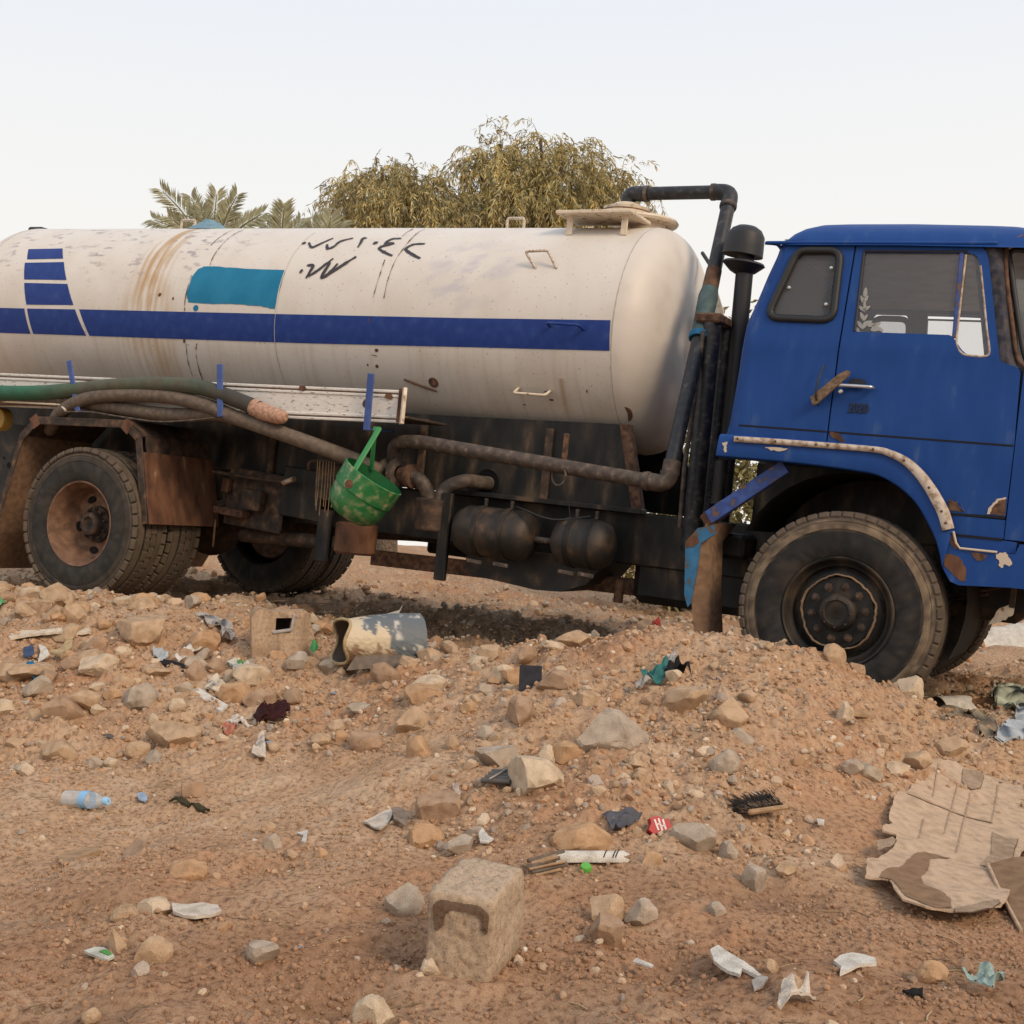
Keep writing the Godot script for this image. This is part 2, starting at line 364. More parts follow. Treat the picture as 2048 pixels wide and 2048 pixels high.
# ------------------------------------------------------------------ mesh builder
class MB:
	var v := PackedVector3Array()
	var n := PackedVector3Array()
	var t := PackedVector2Array()
	var c := PackedColorArray()
	var ix := PackedInt32Array()
	var col := Color.WHITE

	func vert(p: Vector3, nn: Vector3, uv := Vector2.ZERO) -> int:
		v.append(p)
		n.append(nn)
		t.append(uv)
		c.append(col)
		return v.size() - 1

	func face(a: int, b: int, d: int):
		if (v[b] - v[a]).cross(v[d] - v[a]).dot(n[a] + n[b] + n[d]) > 0.0:
			ix.append_array(PackedInt32Array([a, d, b]))
		else:
			ix.append_array(PackedInt32Array([a, b, d]))

	func tri(a: Vector3, b: Vector3, d: Vector3):
		var nn := (b - a).cross(d - a).normalized()
		face(vert(a, nn), vert(b, nn), vert(d, nn))

	func quad(a: Vector3, b: Vector3, d: Vector3, e: Vector3):
		var nn := (d - a).cross(e - b).normalized()
		var i := vert(a, nn, Vector2(0, 0))
		var j := vert(b, nn, Vector2(1, 0))
		var k := vert(d, nn, Vector2(1, 1))
		var l := vert(e, nn, Vector2(0, 1))
		face(i, j, k)
		face(i, k, l)

	# a smooth surface through rows of points
	func grid(rows: Array, wrap := false, cols: Array = []):
		var r := rows.size()
		var m: int = rows[0].size()
		var first := v.size()
		var keep := col
		for i in r:
			for j in m:
				var jp := (j + 1) % m if wrap else mini(j + 1, m - 1)
				var jm := (j + m - 1) % m if wrap else maxi(j - 1, 0)
				var du: Vector3 = rows[i][jp] - rows[i][jm]
				var dv: Vector3 = rows[mini(i + 1, r - 1)][j] - rows[maxi(i - 1, 0)][j]
				var nn := du.cross(dv)
				if nn.length_squared() < 1e-14:
					dv = rows[mini(i + 1, r - 1)][(j + m / 2) % m] - rows[maxi(i - 1, 0)][(j + m / 2) % m]
					nn = (rows[i][j] - rows[0][0]) if nn.length_squared() < 1e-16 else nn
				if cols.size():
					col = cols[i]
				vert(rows[i][j], nn.normalized(), Vector2(float(j) / m, float(i) / maxi(r - 1, 1)))
		col = keep
		for i in r - 1:
			for j in (m if wrap else m - 1):
				var a := first + i * m + j
				var b := first + i * m + (j + 1) % m
				face(a, b, b + m)
				face(a, b + m, a + m)

	# box with chamfered edges
	func box(cn: Vector3, size: Vector3, bev := 0.0, basis := Basis()):
		var h := size * 0.5
		bev = minf(bev, minf(h.x, minf(h.y, h.z)) * 0.9)
		if bev <= 0.0:
			for ax in 3:
				for s in [-1.0, 1.0]:
					var u := Vector3.ZERO
					var w := Vector3.ZERO
					var k := Vector3.ZERO
					k[ax] = s * h[ax]
					u[(ax + 1) % 3] = h[(ax + 1) % 3]
					w[(ax + 2) % 3] = h[(ax + 2) % 3]
					quad(cn + basis * (k - u - w), cn + basis * (k + u - w), cn + basis * (k + u + w), cn + basis * (k - u + w))
			return
		var i := h - Vector3.ONE * bev
		for ax in 3:
			var b1 := (ax + 1) % 3
			var b2 := (ax + 2) % 3
			for s in [-1.0, 1.0]:
				var k := Vector3.ZERO
				k[ax] = s * h[ax]
				var u := Vector3.ZERO
				u[b1] = i[b1]
				var w := Vector3.ZERO
				w[b2] = i[b2]
				quad(cn + basis * (k - u - w), cn + basis * (k + u - w), cn + basis * (k + u + w), cn + basis * (k - u + w))
			for s in [-1.0, 1.0]:
				for q in [-1.0, 1.0]:
					var p1 := Vector3.ZERO
					p1[b1] = s * h[b1]
					p1[b2] = q * i[b2]
					var p2 := Vector3.ZERO
					p2[b1] = s * i[b1]
					p2[b2] = q * h[b2]
					var e := Vector3.ZERO
					e[ax] = i[ax]
					quad(cn + basis * (p1 - e), cn + basis * (p1 + e), cn + basis * (p2 + e), cn + basis * (p2 - e))
		for sx in [-1.0, 1.0]:
			for sy in [-1.0, 1.0]:
				for sz in [-1.0, 1.0]:
					tri(cn + basis * Vector3(sx * h.x, sy * i.y, sz * i.z), cn + basis * Vector3(sx * i.x, sy * h.y, sz * i.z), cn + basis * Vector3(sx * i.x, sy * i.y, sz * h.z))

	# bar of rectangular section between two points
	func bar(a: Vector3, b: Vector3, wd: float, th: float, up := Vector3(0, 0, 1), bev := 0.004):
		var y := (b - a).normalized()
		var x := y.cross(up).normalized()
		var z := x.cross(y)
		box((a + b) * 0.5, Vector3(wd, a.distance_to(b), th), bev, Basis(x, y, z))

	func tube(pts: Array, rad, sides := 12, caps := true, cols: Array = []):
		var rows := []
		var x := Vector3.ZERO
		var count := pts.size()
		for i in count:
			var d: Vector3 = (pts[mini(i + 1, count - 1)] - pts[maxi(i - 1, 0)]).normalized()
			if x == Vector3.ZERO:
				x = d.cross(Vector3(0.31, 0.83, 0.46)).normalized()
			x = (x - d * x.dot(d)).normalized()
			var y := d.cross(x)
			var r: float = rad[i] if rad is Array or rad is PackedFloat32Array else rad
			var row := PackedVector3Array()
			for k in sides:
				var a := TAU * k / sides
				row.append(pts[i] + (x * cos(a) + y * sin(a)) * r)
			rows.append(row)
		grid(rows, true, cols)
		if caps:
			for e in [0, count - 1]:
				var m: Vector3 = pts[e]
				for k in sides:
					tri(m, rows[e][k], rows[e][(k + 1) % sides])

	# turn a profile of (radius, along z) round the z axis; sharp corners stay sharp
	func lathe(prof: Array, sides: int, at := Transform3D(), cols: Array = []):
		var runs := []
		var cur := [0]
		for i in range(1, prof.size()):
			cur.append(i)
			if i < prof.size() - 1:
				var a: Vector2 = (prof[i] - prof[i - 1]).normalized()
				var b: Vector2 = (prof[i + 1] - prof[i]).normalized()
				if a.dot(b) < 0.72:
					runs.append(cur)
					cur = [i]
		runs.append(cur)
		for run in runs:
			var rows := []
			var cc := []
			for i in run:
				var row := PackedVector3Array()
				for k in sides:
					var a := TAU * k / sides
					row.append(at * Vector3(prof[i].x * cos(a), prof[i].x * sin(a), prof[i].y))
				rows.append(row)
				if cols.size():
					cc.append(cols[i])
			grid(rows, true, cc)

	# a flat polygon in x and y made into a plate from z0 to z1
	func plate(poly: PackedVector2Array, z0: float, z1: float, at := Transform3D()):
		var idx := Geometry2D.triangulate_polygon(poly)
		for k in range(0, idx.size(), 3):
			for z in [z0, z1]:
				tri(at * Vector3(poly[idx[k]].x, poly[idx[k]].y, z), at * Vector3(poly[idx[k + 1]].x, poly[idx[k + 1]].y, z), at * Vector3(poly[idx[k + 2]].x, poly[idx[k + 2]].y, z))
		for k in poly.size():
			var p := poly[k]
			var q := poly[(k + 1) % poly.size()]
			quad(at * Vector3(p.x, p.y, z0), at * Vector3(q.x, q.y, z0), at * Vector3(q.x, q.y, z1), at * Vector3(p.x, p.y, z1))

	func mesh() -> ArrayMesh:
		var a := []
		a.resize(Mesh.ARRAY_MAX)
		a[Mesh.ARRAY_VERTEX] = v
		a[Mesh.ARRAY_NORMAL] = n
		a[Mesh.ARRAY_TEX_UV] = t
		a[Mesh.ARRAY_COLOR] = c
		a[Mesh.ARRAY_INDEX] = ix
		var m := ArrayMesh.new()
		m.add_surface_from_arrays(Mesh.PRIMITIVE_TRIANGLES, a)
		return m

func v2(a: Array) -> PackedVector2Array:
	var o := PackedVector2Array()
	for p in a:
		o.append(Vector2(p[0], p[1]))
	return o

# smooth curve through points
func smooth(p: Array, per := 6) -> Array:
	var o := []
	for i in p.size() - 1:
		var a: Vector3 = p[maxi(i - 1, 0)]
		var d: Vector3 = p[mini(i + 2, p.size() - 1)]
		for k in per:
			o.append((p[i] as Vector3).cubic_interpolate(p[i + 1], a, d, float(k) / per))
	o.append(p[-1])
	return o

# round the corners of a path of points
func rounded(p: Array, r: float, per := 6) -> Array:
	var o := [p[0]]
	for i in range(1, p.size() - 1):
		var a: Vector3 = p[i] + (p[i - 1] - p[i]).normalized() * minf(r, p[i].distance_to(p[i - 1]) * 0.45)
		var b: Vector3 = p[i] + (p[i + 1] - p[i]).normalized() * minf(r, p[i].distance_to(p[i + 1]) * 0.45)
		for k in per + 1:
			var s := float(k) / per
			o.append(a.lerp(p[i], s).lerp((p[i] as Vector3).lerp(b, s), s))
	o.append(p[-1])
	return o

# cut a polygon (with holes) into small cells
func cells(poly: PackedVector2Array, holes: Array, sx: float, sy: float) -> Array:
	var lo := poly[0]
	var hi := poly[0]
	for p in poly:
		lo = lo.min(p)
		hi = hi.max(p)
	var out := []
	var ny := maxi(1, ceili((hi.y - lo.y) / sy))
	var nx := maxi(1, ceili((hi.x - lo.x) / sx))
	for j in ny:
		var y0 := lo.y + (hi.y - lo.y) * j / ny - (0.001 if j == 0 else 0.0)
		var y1 := lo.y + (hi.y - lo.y) * (j + 1) / ny
		for i in nx:
			var x0 := lo.x + (hi.x - lo.x) * i / nx - (0.001 if i == 0 else 0.0)
			var x1 := lo.x + (hi.x - lo.x) * (i + 1) / nx
			var cell := PackedVector2Array([Vector2(x0, y0), Vector2(x1, y0), Vector2(x1, y1), Vector2(x0, y1)])
			var got: Array = Geometry2D.intersect_polygons(poly, cell)
			for h in holes:
				var next := []
				for g in got:
					for q in Geometry2D.clip_polygons(g, h):
						if not Geometry2D.is_polygon_clockwise(q):
							next.append(q)
				got = next
			for g in got:
				if g.size() >= 3:
					out.append(g)
	return out

# a curved sheet: outline in (a, b), each point lifted by f(a, b) -> Vector3; the rims go down by the vector that rim gives
func sheet(mb: MB, poly: PackedVector2Array, holes: Array, sx: float, sy: float, f: Callable, rim: Vector3):
	var e := 0.004
	for g in cells(poly, holes, sx, sy):
		var idx := Geometry2D.triangulate_polygon(g)
		var at := []
		for p in g:
			var q: Vector3 = f.call(p.x, p.y)
			var nn: Vector3 = ((f.call(p.x + e, p.y) as Vector3) - (f.call(p.x - e, p.y) as Vector3)).cross((f.call(p.x, p.y + e) as Vector3) - (f.call(p.x, p.y - e) as Vector3))
			at.append(mb.vert(q, nn.normalized(), p))
		for k in range(0, idx.size(), 3):
			mb.face(at[idx[k]], at[idx[k + 1]], at[idx[k + 2]])
	if rim != Vector3.ZERO:
		var loops := [poly]
		loops.append_array(holes)
		for lp in loops:
			for k in lp.size():
				var p: Vector2 = lp[k]
				var q: Vector2 = lp[(k + 1) % lp.size()]
				var steps := maxi(1, ceili(p.distance_to(q) / maxf(sx, sy)))
				for s in steps:
					var a2 := p.lerp(q, float(s) / steps)
					var b2 := p.lerp(q, float(s + 1) / steps)
					var a3: Vector3 = f.call(a2.x, a2.y)
					var b3: Vector3 = f.call(b2.x, b2.y)
					mb.quad(a3, b3, b3 + rim, a3 + rim)

# rounded corners for a flat outline
func round2(p: Array, r: float, per := 4) -> PackedVector2Array:
	var o := PackedVector2Array()
	var m := p.size()
	for i in m:
		var c := Vector2(p[i][0], p[i][1])
		var a := Vector2(p[(i + m - 1) % m][0], p[(i + m - 1) % m][1])
		var b := Vector2(p[(i + 1) % m][0], p[(i + 1) % m][1])
		var rr: float = p[i][2] if p[i].size() > 2 else r
		var s := c + (a - c).normalized() * minf(rr, c.distance_to(a) * 0.49)
		var e := c + (b - c).normalized() * minf(rr, c.distance_to(b) * 0.49)
		for k in per + 1:
			var q := float(k) / per
			o.append(s.lerp(c, q).lerp(c.lerp(e, q), q))
	if Geometry2D.is_polygon_clockwise(o):
		o.reverse()
	return o

# an outline with a ragged edge
func jagged(p: Array, amount: float) -> PackedVector2Array:
	var o := PackedVector2Array()
	for i in p.size():
		var a := Vector2(p[i][0], p[i][1])
		var b := Vector2(p[(i + 1) % p.size()][0], p[(i + 1) % p.size()][1])
		for k in 4:
			var q := a.lerp(b, k / 4.0)
			var w := amount if a.distance_to(b) > amount * 2.0 else a.distance_to(b) * 0.3
			o.append(q + (b - a).orthogonal().normalized() * w * 0.6 * nc.get_noise_2d(q.x * 260.0, q.y * 260.0))
	return ccw(o)

func ccw(o: PackedVector2Array) -> PackedVector2Array:
	if Geometry2D.is_polygon_clockwise(o):
		o.reverse()
	return o

# ------------------------------------------------------------------ ground
const GROUND_POINTS := [
	-1.419, -2.833, -0.4179, -1.976, -3.932, -0.3061, -2.635, -5.230, -0.2554, -3.142, -6.224, -0.1621, -3.496, -6.917, -0.0126, -3.851, -7.613, 0.0063, -0.974, -2.732, 0.1516, -1.155, -3.232, 0.1746,
	-1.389, -3.882, 0.0922, -1.732, -4.832, -0.0617, -1.985, -5.530, -0.0081, -2.183, -6.075, -0.0664, -2.364, -6.571, 0.0622, -2.562, -7.116, -0.0673, -2.815, -7.813, 0.1359, -0.637, -2.732, -0.1247,
	-0.755, -3.232, -0.0713, -0.908, -3.882, -0.1686, -1.097, -4.682, -0.0874, -1.250, -5.330, -0.0874, -1.392, -5.926, -0.1005, -1.509, -6.422, 0.0318, -1.651, -7.017, -0.0213, -1.863, -7.914, 0.5491,
	-0.299, -2.732, -0.0709, -0.355, -3.232, 0.0050, -0.421, -3.832, -0.0044, -0.488, -4.430, 0.0258, -0.554, -5.028, -0.1572, -0.621, -5.625, 0.2033, -0.687, -6.222, -0.0670, -0.765, -6.920, 0.0833,
	-0.074, -2.732, 0.0031, -0.088, -3.232, 0.0251, -0.103, -3.781, -0.0072, -0.117, -4.279, -0.1123, -0.129, -4.726, 0.0188, -0.144, -5.273, 0.1567, -0.161, -5.871, -0.3751, -0.179, -6.519, 0.2174,
	0.207, -2.732, 0.0156, 0.245, -3.232, -0.0278, 0.284, -3.731, 0.0787, 0.318, -4.179, -0.1310, 0.345, -4.525, 0.2983, 0.380, -4.972, 0.0216, 0.414, -5.419, -0.2034, 0.441, -5.766, 0.1017,
	0.464, -6.066, 0.6069, 0.488, -2.732, -0.0472, 0.579, -3.232, -0.0298, 0.669, -3.731, -0.1747, 0.741, -4.129, -0.1353, 0.814, -4.526, -0.2512, 0.886, -4.923, -0.0722, 0.949, -5.269, -0.0947,
	1.013, -5.616, -0.0761, 0.668, -2.732, -0.0706, 0.792, -3.232, 0.0912, 0.916, -3.731, 0.2719, 1.027, -4.180, 0.3698, 1.139, -4.627, 0.3747, 1.225, -4.974, 0.4036, 1.324, -5.370, 0.0351,
	1.399, -5.668, 0.7242, 0.826, -2.732, -0.0372, 0.994, -3.282, -0.0834, 1.162, -3.833, -0.2698, 1.315, -4.332, -0.4233, 1.468, -4.829, -0.2566, 1.590, -5.227, -0.3421, 1.713, -5.624, -0.4981,
	1.805, -5.923, 0.4033, 1.051, -2.732, 0.1433, 1.284, -3.333, 0.0262, 1.518, -3.933, 0.1132, 1.751, -4.533, 0.0150, 1.985, -5.131, 0.1127, 2.238, -5.779, -0.1376, 2.685, -6.929, 0.1254,
	3.191, -8.230, 0.0570, 1.440, -2.833, -0.1283, 1.954, -3.834, -0.0216, 2.571, -5.032, 0.0771, 3.188, -6.231, 0.0503, 1.000, -6.450, -0.3814, 1.600, -6.500, -0.0538, 2.200, -6.800, -0.0700,
	0.600, -6.600, -0.1407, 0.000, -7.000, -0.1154, -1.000, -7.800, -0.1138, -2.000, -8.200, -0.4757, -3.000, -8.700, 0.0031, 2.600, -7.500, -0.0711, -4.000, -9.200, -0.0020, 1.500, -8.000, 0.0269,
	0.000, -9.000, 0.0045, -2.000, -10.000, 0.0048, -4.000, -2.000, -0.4029, -4.000, -4.000, -0.4701, 4.000, -2.000, 0.2250, 4.000, -4.000, 0.1536, 0.000, -1.000, -0.0782, -2.000, -1.000, -0.2370,
	2.000, -1.000, 0.0872, 0.000, 0.500, -0.0331, -3.000, 0.500, -0.2646, 3.000, 0.500, 0.2199, -5.000, 0.000, -0.4047, 5.000, 0.000, 0.3686, -5.500, -3.000, -0.5190,
]

func plane_h(x: float, z: float) -> float:
	return 0.176 - 0.0909 * 9.0 * tanh((x - 1.577) / 9.0) - 0.0389 * 14.0 * tanh((z + 6.42) / 14.0)

const LX0 := -7.0
const LZ0 := -12.0
const LS := 0.1
const LNX := 141
const LNZ := 141

func bare_h(x: float, z: float) -> float:
	var h := plane_h(x, z)
	for k in range(0, GROUND_POINTS.size(), 3):
		var dx: float = x - GROUND_POINTS[k]
		var dz: float = z - GROUND_POINTS[k + 1]
		var d := dx * dx + dz * dz
		if d < 5.0:
			h += GROUND_POINTS[k + 2] * exp(-d * 1.300728)
	return h

# the lie of the land without its clods
func land(x: float, z: float) -> float:
	var u := (x - LX0) / LS
	var w := (z - LZ0) / LS
	if u < 0.0 or w < 0.0 or u >= LNX - 1 or w >= LNZ - 1:
		return plane_h(x, z)
	var i := int(u)
	var j := int(w)
	u -= i
	w -= j
	var k := j * LNX + i
	return lerpf(lerpf(lattice[k], lattice[k + 1], u), lerpf(lattice[k + LNX], lattice[k + LNX + 1], u), w)

# how much the surface is broken up: 0 trodden soil, 1 loose rubble
func loose_at(x: float, z: float) -> float:
	var right := smoothstep(-0.6, 0.4, x) * smoothstep(-3.7, -4.3, z)
	var back := smoothstep(-4.9, -5.7, z)
	return clampf(maxf(right, back), 0.0, 1.0) * (1.0 - 0.6 * smoothstep(1.1, 1.7, x) * smoothstep(-5.5, -4.6, z))

func rut(x: float, z: float) -> float:
	# the dark trodden strip between the truck and the heap
	var q := truck_inv * Vector3(x, 0.3, z)
	return smoothstep(1.75, 1.25, q.z) * smoothstep(-1.6, -1.0, q.z) * smoothstep(-4.6, -3.4, q.x) * smoothstep(0.1, -0.8, q.x)

func ground(x: float, z: float) -> float:
	var h := land(x, z)
	var d := sqrt(x * x + z * z)
	if d > 20.0:
		return h + 0.25 * na.get_noise_2d(x * 0.08, z * 0.08) * clampf((d - 20.0) / 20.0, 0.0, 1.0)
	var l := loose_at(x, z)
	# trodden flat under the big cardboard
	var flat := smoothstep(0.85, 1.05, x) * smoothstep(-4.75, -4.5, z) * smoothstep(-3.25, -3.4, z)
	var h1 := h
	h += na.get_noise_2d(x * 1.3, z * 1.3) * (0.05 + 0.045 * l)
	h += (nb.get_noise_2d(x * 0.8, z * 0.8)) * (0.012 + 0.028 * l)
	var pat := smoothstep(-0.3, 0.3, na.get_noise_2d(x * 1.9 + 11.0, z * 1.9 - 4.0))
	h += nb.get_noise_2d(x * 3.0 + 40.0, z * 3.0) * (0.005 + 0.008 * l)
	h += nc.get_noise_2d(x, z) * (0.006 + 0.007 * l + 0.006 * pat)
	h += maxf(0.0, nd.get_noise_2d(x, z) + 0.55) * (0.006 + 0.010 * pat + 0.006 * l)
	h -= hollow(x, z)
	var r := rut(x, z)
	if r > 0.0:
		var q := truck_inv * Vector3(x, 0.3, z)
		h += r * (0.05 * sin(q.z * 11.0 + 1.0 + 2.0 * na.get_noise_2d(q.x, q.z)) + 0.03 * nb.get_noise_2d(q.x * 0.5, q.z * 3.0))
	return lerpf(h, h1 - 0.012, flat * 0.85)

# small hollows in the near soil: x, z, radius, depth
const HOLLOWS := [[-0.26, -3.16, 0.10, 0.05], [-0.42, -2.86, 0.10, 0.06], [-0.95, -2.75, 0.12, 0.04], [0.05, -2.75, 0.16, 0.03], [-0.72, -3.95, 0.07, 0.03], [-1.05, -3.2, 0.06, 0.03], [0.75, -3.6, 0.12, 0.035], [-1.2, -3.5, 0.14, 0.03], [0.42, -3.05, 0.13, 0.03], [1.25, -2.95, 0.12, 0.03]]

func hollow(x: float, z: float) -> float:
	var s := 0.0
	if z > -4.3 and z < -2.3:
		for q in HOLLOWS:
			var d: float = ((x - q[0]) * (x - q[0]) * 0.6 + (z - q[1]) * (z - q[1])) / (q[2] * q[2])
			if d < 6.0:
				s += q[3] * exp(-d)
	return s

var truck_inv := Transform3D()

func steps(parts: Array) -> PackedFloat32Array:
	# parts: [from, to, step] runs, growing outwards by hand
	var o := PackedFloat32Array()
	for p in parts:
		var count := int(round((p[1] - p[0]) / p[2]))
		for k in count:
			o.append(p[0] + (p[1] - p[0]) * k / count)
	o.append(parts[-1][1])
	return o

func build_ground():
	var b := Basis(Vector3(0.88863, -0.11211, 0.44471), Vector3(0.10283, 0.99368, 0.04503), Vector3(-0.44695, 0.00571, 0.89454)).orthonormalized()
	truck_inv = Transform3D(b, Vector3(2.1129, 0.1691, -7.4933)).affine_inverse()
	lattice.resize(LNX * LNZ)
	for j in LNZ:
		for i in LNX:
			lattice[j * LNX + i] = bare_h(LX0 + i * LS, LZ0 + j * LS)
	var xs := steps([[-900.0, -300.0, 150.0], [-300.0, -80.0, 22.0], [-80.0, -20.0, 5.0], [-20.0, -6.0, 0.7], [-6.0, -3.4, 0.08], [-3.4, -1.8, 0.028], [-1.8, 1.8, 0.02], [1.8, 3.6, 0.028], [3.6, 6.0, 0.08], [6.0, 20.0, 0.7], [20.0, 80.0, 5.0], [80.0, 300.0, 22.0], [300.0, 900.0, 150.0]])
	var zs := steps([[-1800.0, -600.0, 200.0], [-600.0, -120.0, 40.0], [-120.0, -40.0, 8.0], [-40.0, -16.0, 1.0], [-16.0, -9.5, 0.13], [-9.5, -6.6, 0.04], [-6.6, -2.3, 0.02], [-2.3, -1.0, 0.1], [-1.0, 6.0, 0.5], [6.0, 60.0, 6.0], [60.0, 900.0, 100.0]])
	var nx := xs.size()
	var nz := zs.size()
	var v := PackedVector3Array()
	var n := PackedVector3Array()
	var c := PackedColorArray()
	var hs := PackedFloat32Array()
	hs.resize(nx * nz)
	for j in nz:
		for i in nx:
			hs[j * nx + i] = ground(xs[i], zs[j])
	v.resize(nx * nz)
	n.resize(nx * nz)
	c.resize(nx * nz)
	for j in nz:
		for i in nx:
			var k := j * nx + i
			var x := xs[i]
			var z := zs[j]
			v[k] = Vector3(x, hs[k], z)
			var i0 := maxi(i - 1, 0)
			var i1 := mini(i + 1, nx - 1)
			var j0 := maxi(j - 1, 0)
			var j1 := mini(j + 1, nz - 1)
			n[k] = Vector3(-(hs[j * nx + i1] - hs[j * nx + i0]) / (xs[i1] - xs[i0]), 1.0, -(hs[j1 * nx + i] - hs[j0 * nx + i]) / (zs[j1] - zs[j0])).normalized()
			var p := na.get_noise_2d(x * 0.7 + 50.0, z * 0.7)
			var q := na.get_noise_2d(x * 2.6, z * 2.6 + 70.0)
			var col := Color(0.55, 0.365, 0.235).lerp(Color(0.51, 0.305, 0.185), smoothstep(-0.1, 0.45, p + 0.5 * q))
			col = col.lerp(Color(0.60, 0.435, 0.30), smoothstep(0.0, 0.5, q - 0.4 * p) * 0.8)
			col = col.lerp(Color(0.42, 0.27, 0.17), smoothstep(0.22, 0.6, na.get_noise_2d(x * 1.7 - 20.0, z * 1.7)) * 0.55)
			# damper, redder soil in the hollow in front
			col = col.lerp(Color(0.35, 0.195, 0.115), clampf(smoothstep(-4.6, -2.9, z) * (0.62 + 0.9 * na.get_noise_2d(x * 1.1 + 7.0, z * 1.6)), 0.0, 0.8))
			col = col.lerp(Color(0.25, 0.155, 0.10), clampf(hollow(x, z) * 16.0 + 0.25 * q, 0.0, 0.75) if hollow(x, z) > 0.006 else 0.0)  # pits darkened in the colour to stand for the shade in them
			var r := rut(x, z)
			if r > 0.0:
				var tq := truck_inv * Vector3(x, 0.3, z)
				col = col.lerp(Color(0.30, 0.22, 0.155), r * clampf(0.5 + 0.9 * nb.get_noise_2d(tq.x * 0.7, tq.z * 3.2), 0.25, 1.0))
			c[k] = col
	var ix := PackedInt32Array()
	ix.resize((nx - 1) * (nz - 1) * 6)
	var o := 0
	for j in nz - 1:
		for i in nx - 1:
			var k := j * nx + i
			for e in [k, k + 1, k + nx + 1, k, k + nx + 1, k + nx]:
				ix[o] = e
				o += 1
	var a := []
	a.resize(Mesh.ARRAY_MAX)
	a[Mesh.ARRAY_VERTEX] = v
	a[Mesh.ARRAY_NORMAL] = n
	a[Mesh.ARRAY_COLOR] = c
	a[Mesh.ARRAY_INDEX] = ix
	var me := ArrayMesh.new()
	me.add_surface_from_arrays(Mesh.PRIMITIVE_TRIANGLES, a)
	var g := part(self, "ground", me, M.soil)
	g.set_meta("kind", "structure")

# ------------------------------------------------------------------ the tank truck. Its own axes: x forward, y up from the wheels, z towards the near side
func side_z(x: float, y: float) -> float:
	# the side of the cab: leans in above the waist, rounds off at its rear edge
	var z := 1.165
	if y > 1.42:
		z = lerpf(1.165, 1.135, smoothstep(1.42, 1.85, y))
	if y > 1.85:
		z = lerpf(1.135, 1.045, (y - 1.85) / 0.56)
	var xr := cab_rear(y)
	var t := x - xr
	if t < 0.06:
		var k := 0.06 - maxf(t, 0.0)
		z -= 0.06 - sqrt(maxf(0.0036 - k * k, 0.0))
	if x > 0.86:
		var k2 := minf(x - 0.86, 0.2)
		z -= 0.2 - sqrt(maxf(0.04 - k2 * k2, 0.0))
	return z

func cab_rear(y: float) -> float:
	if y > 1.97:
		return lerpf(-0.662, -0.537, clampf((y - 1.97) / 0.44, 0.0, 1.0))
	return lerpf(-0.684, -0.662, clampf((y - 1.36) / 0.61, 0.0, 1.0))

const TY := 2.0
const TR := 0.72

# a point on the tank: x along, th degrees from the crown towards the near side
func tp(x: float, th: float, lift := 0.0) -> Vector3:
	var a := deg_to_rad(th)
	return Vector3(x, TY + (TR + lift) * cos(a), (TR + lift) * sin(a))

func build_truck():
	var b := Basis(Vector3(0.88863, -0.11211, 0.44471), Vector3(0.10283, 0.99368, 0.04503), Vector3(-0.44695, 0.00571, 0.89454)).orthonormalized()
	truck = thing("tank_truck", "blue cabbed tank truck with a white and blue tank standing on the rubble", "truck")
	truck.transform = Transform3D(b, Vector3(2.1129, 0.1691, -7.4933))
	cab()
	tank()
	chassis()
	wheels()
	rear_guard()
	pipes()

func near_and_far(called: String, build: Callable, m: Material):
	for s in [1.0, -1.0]:
		var mb := MB.new()
		build.call(mb, s)
		part(truck, called, mb.mesh(), m)

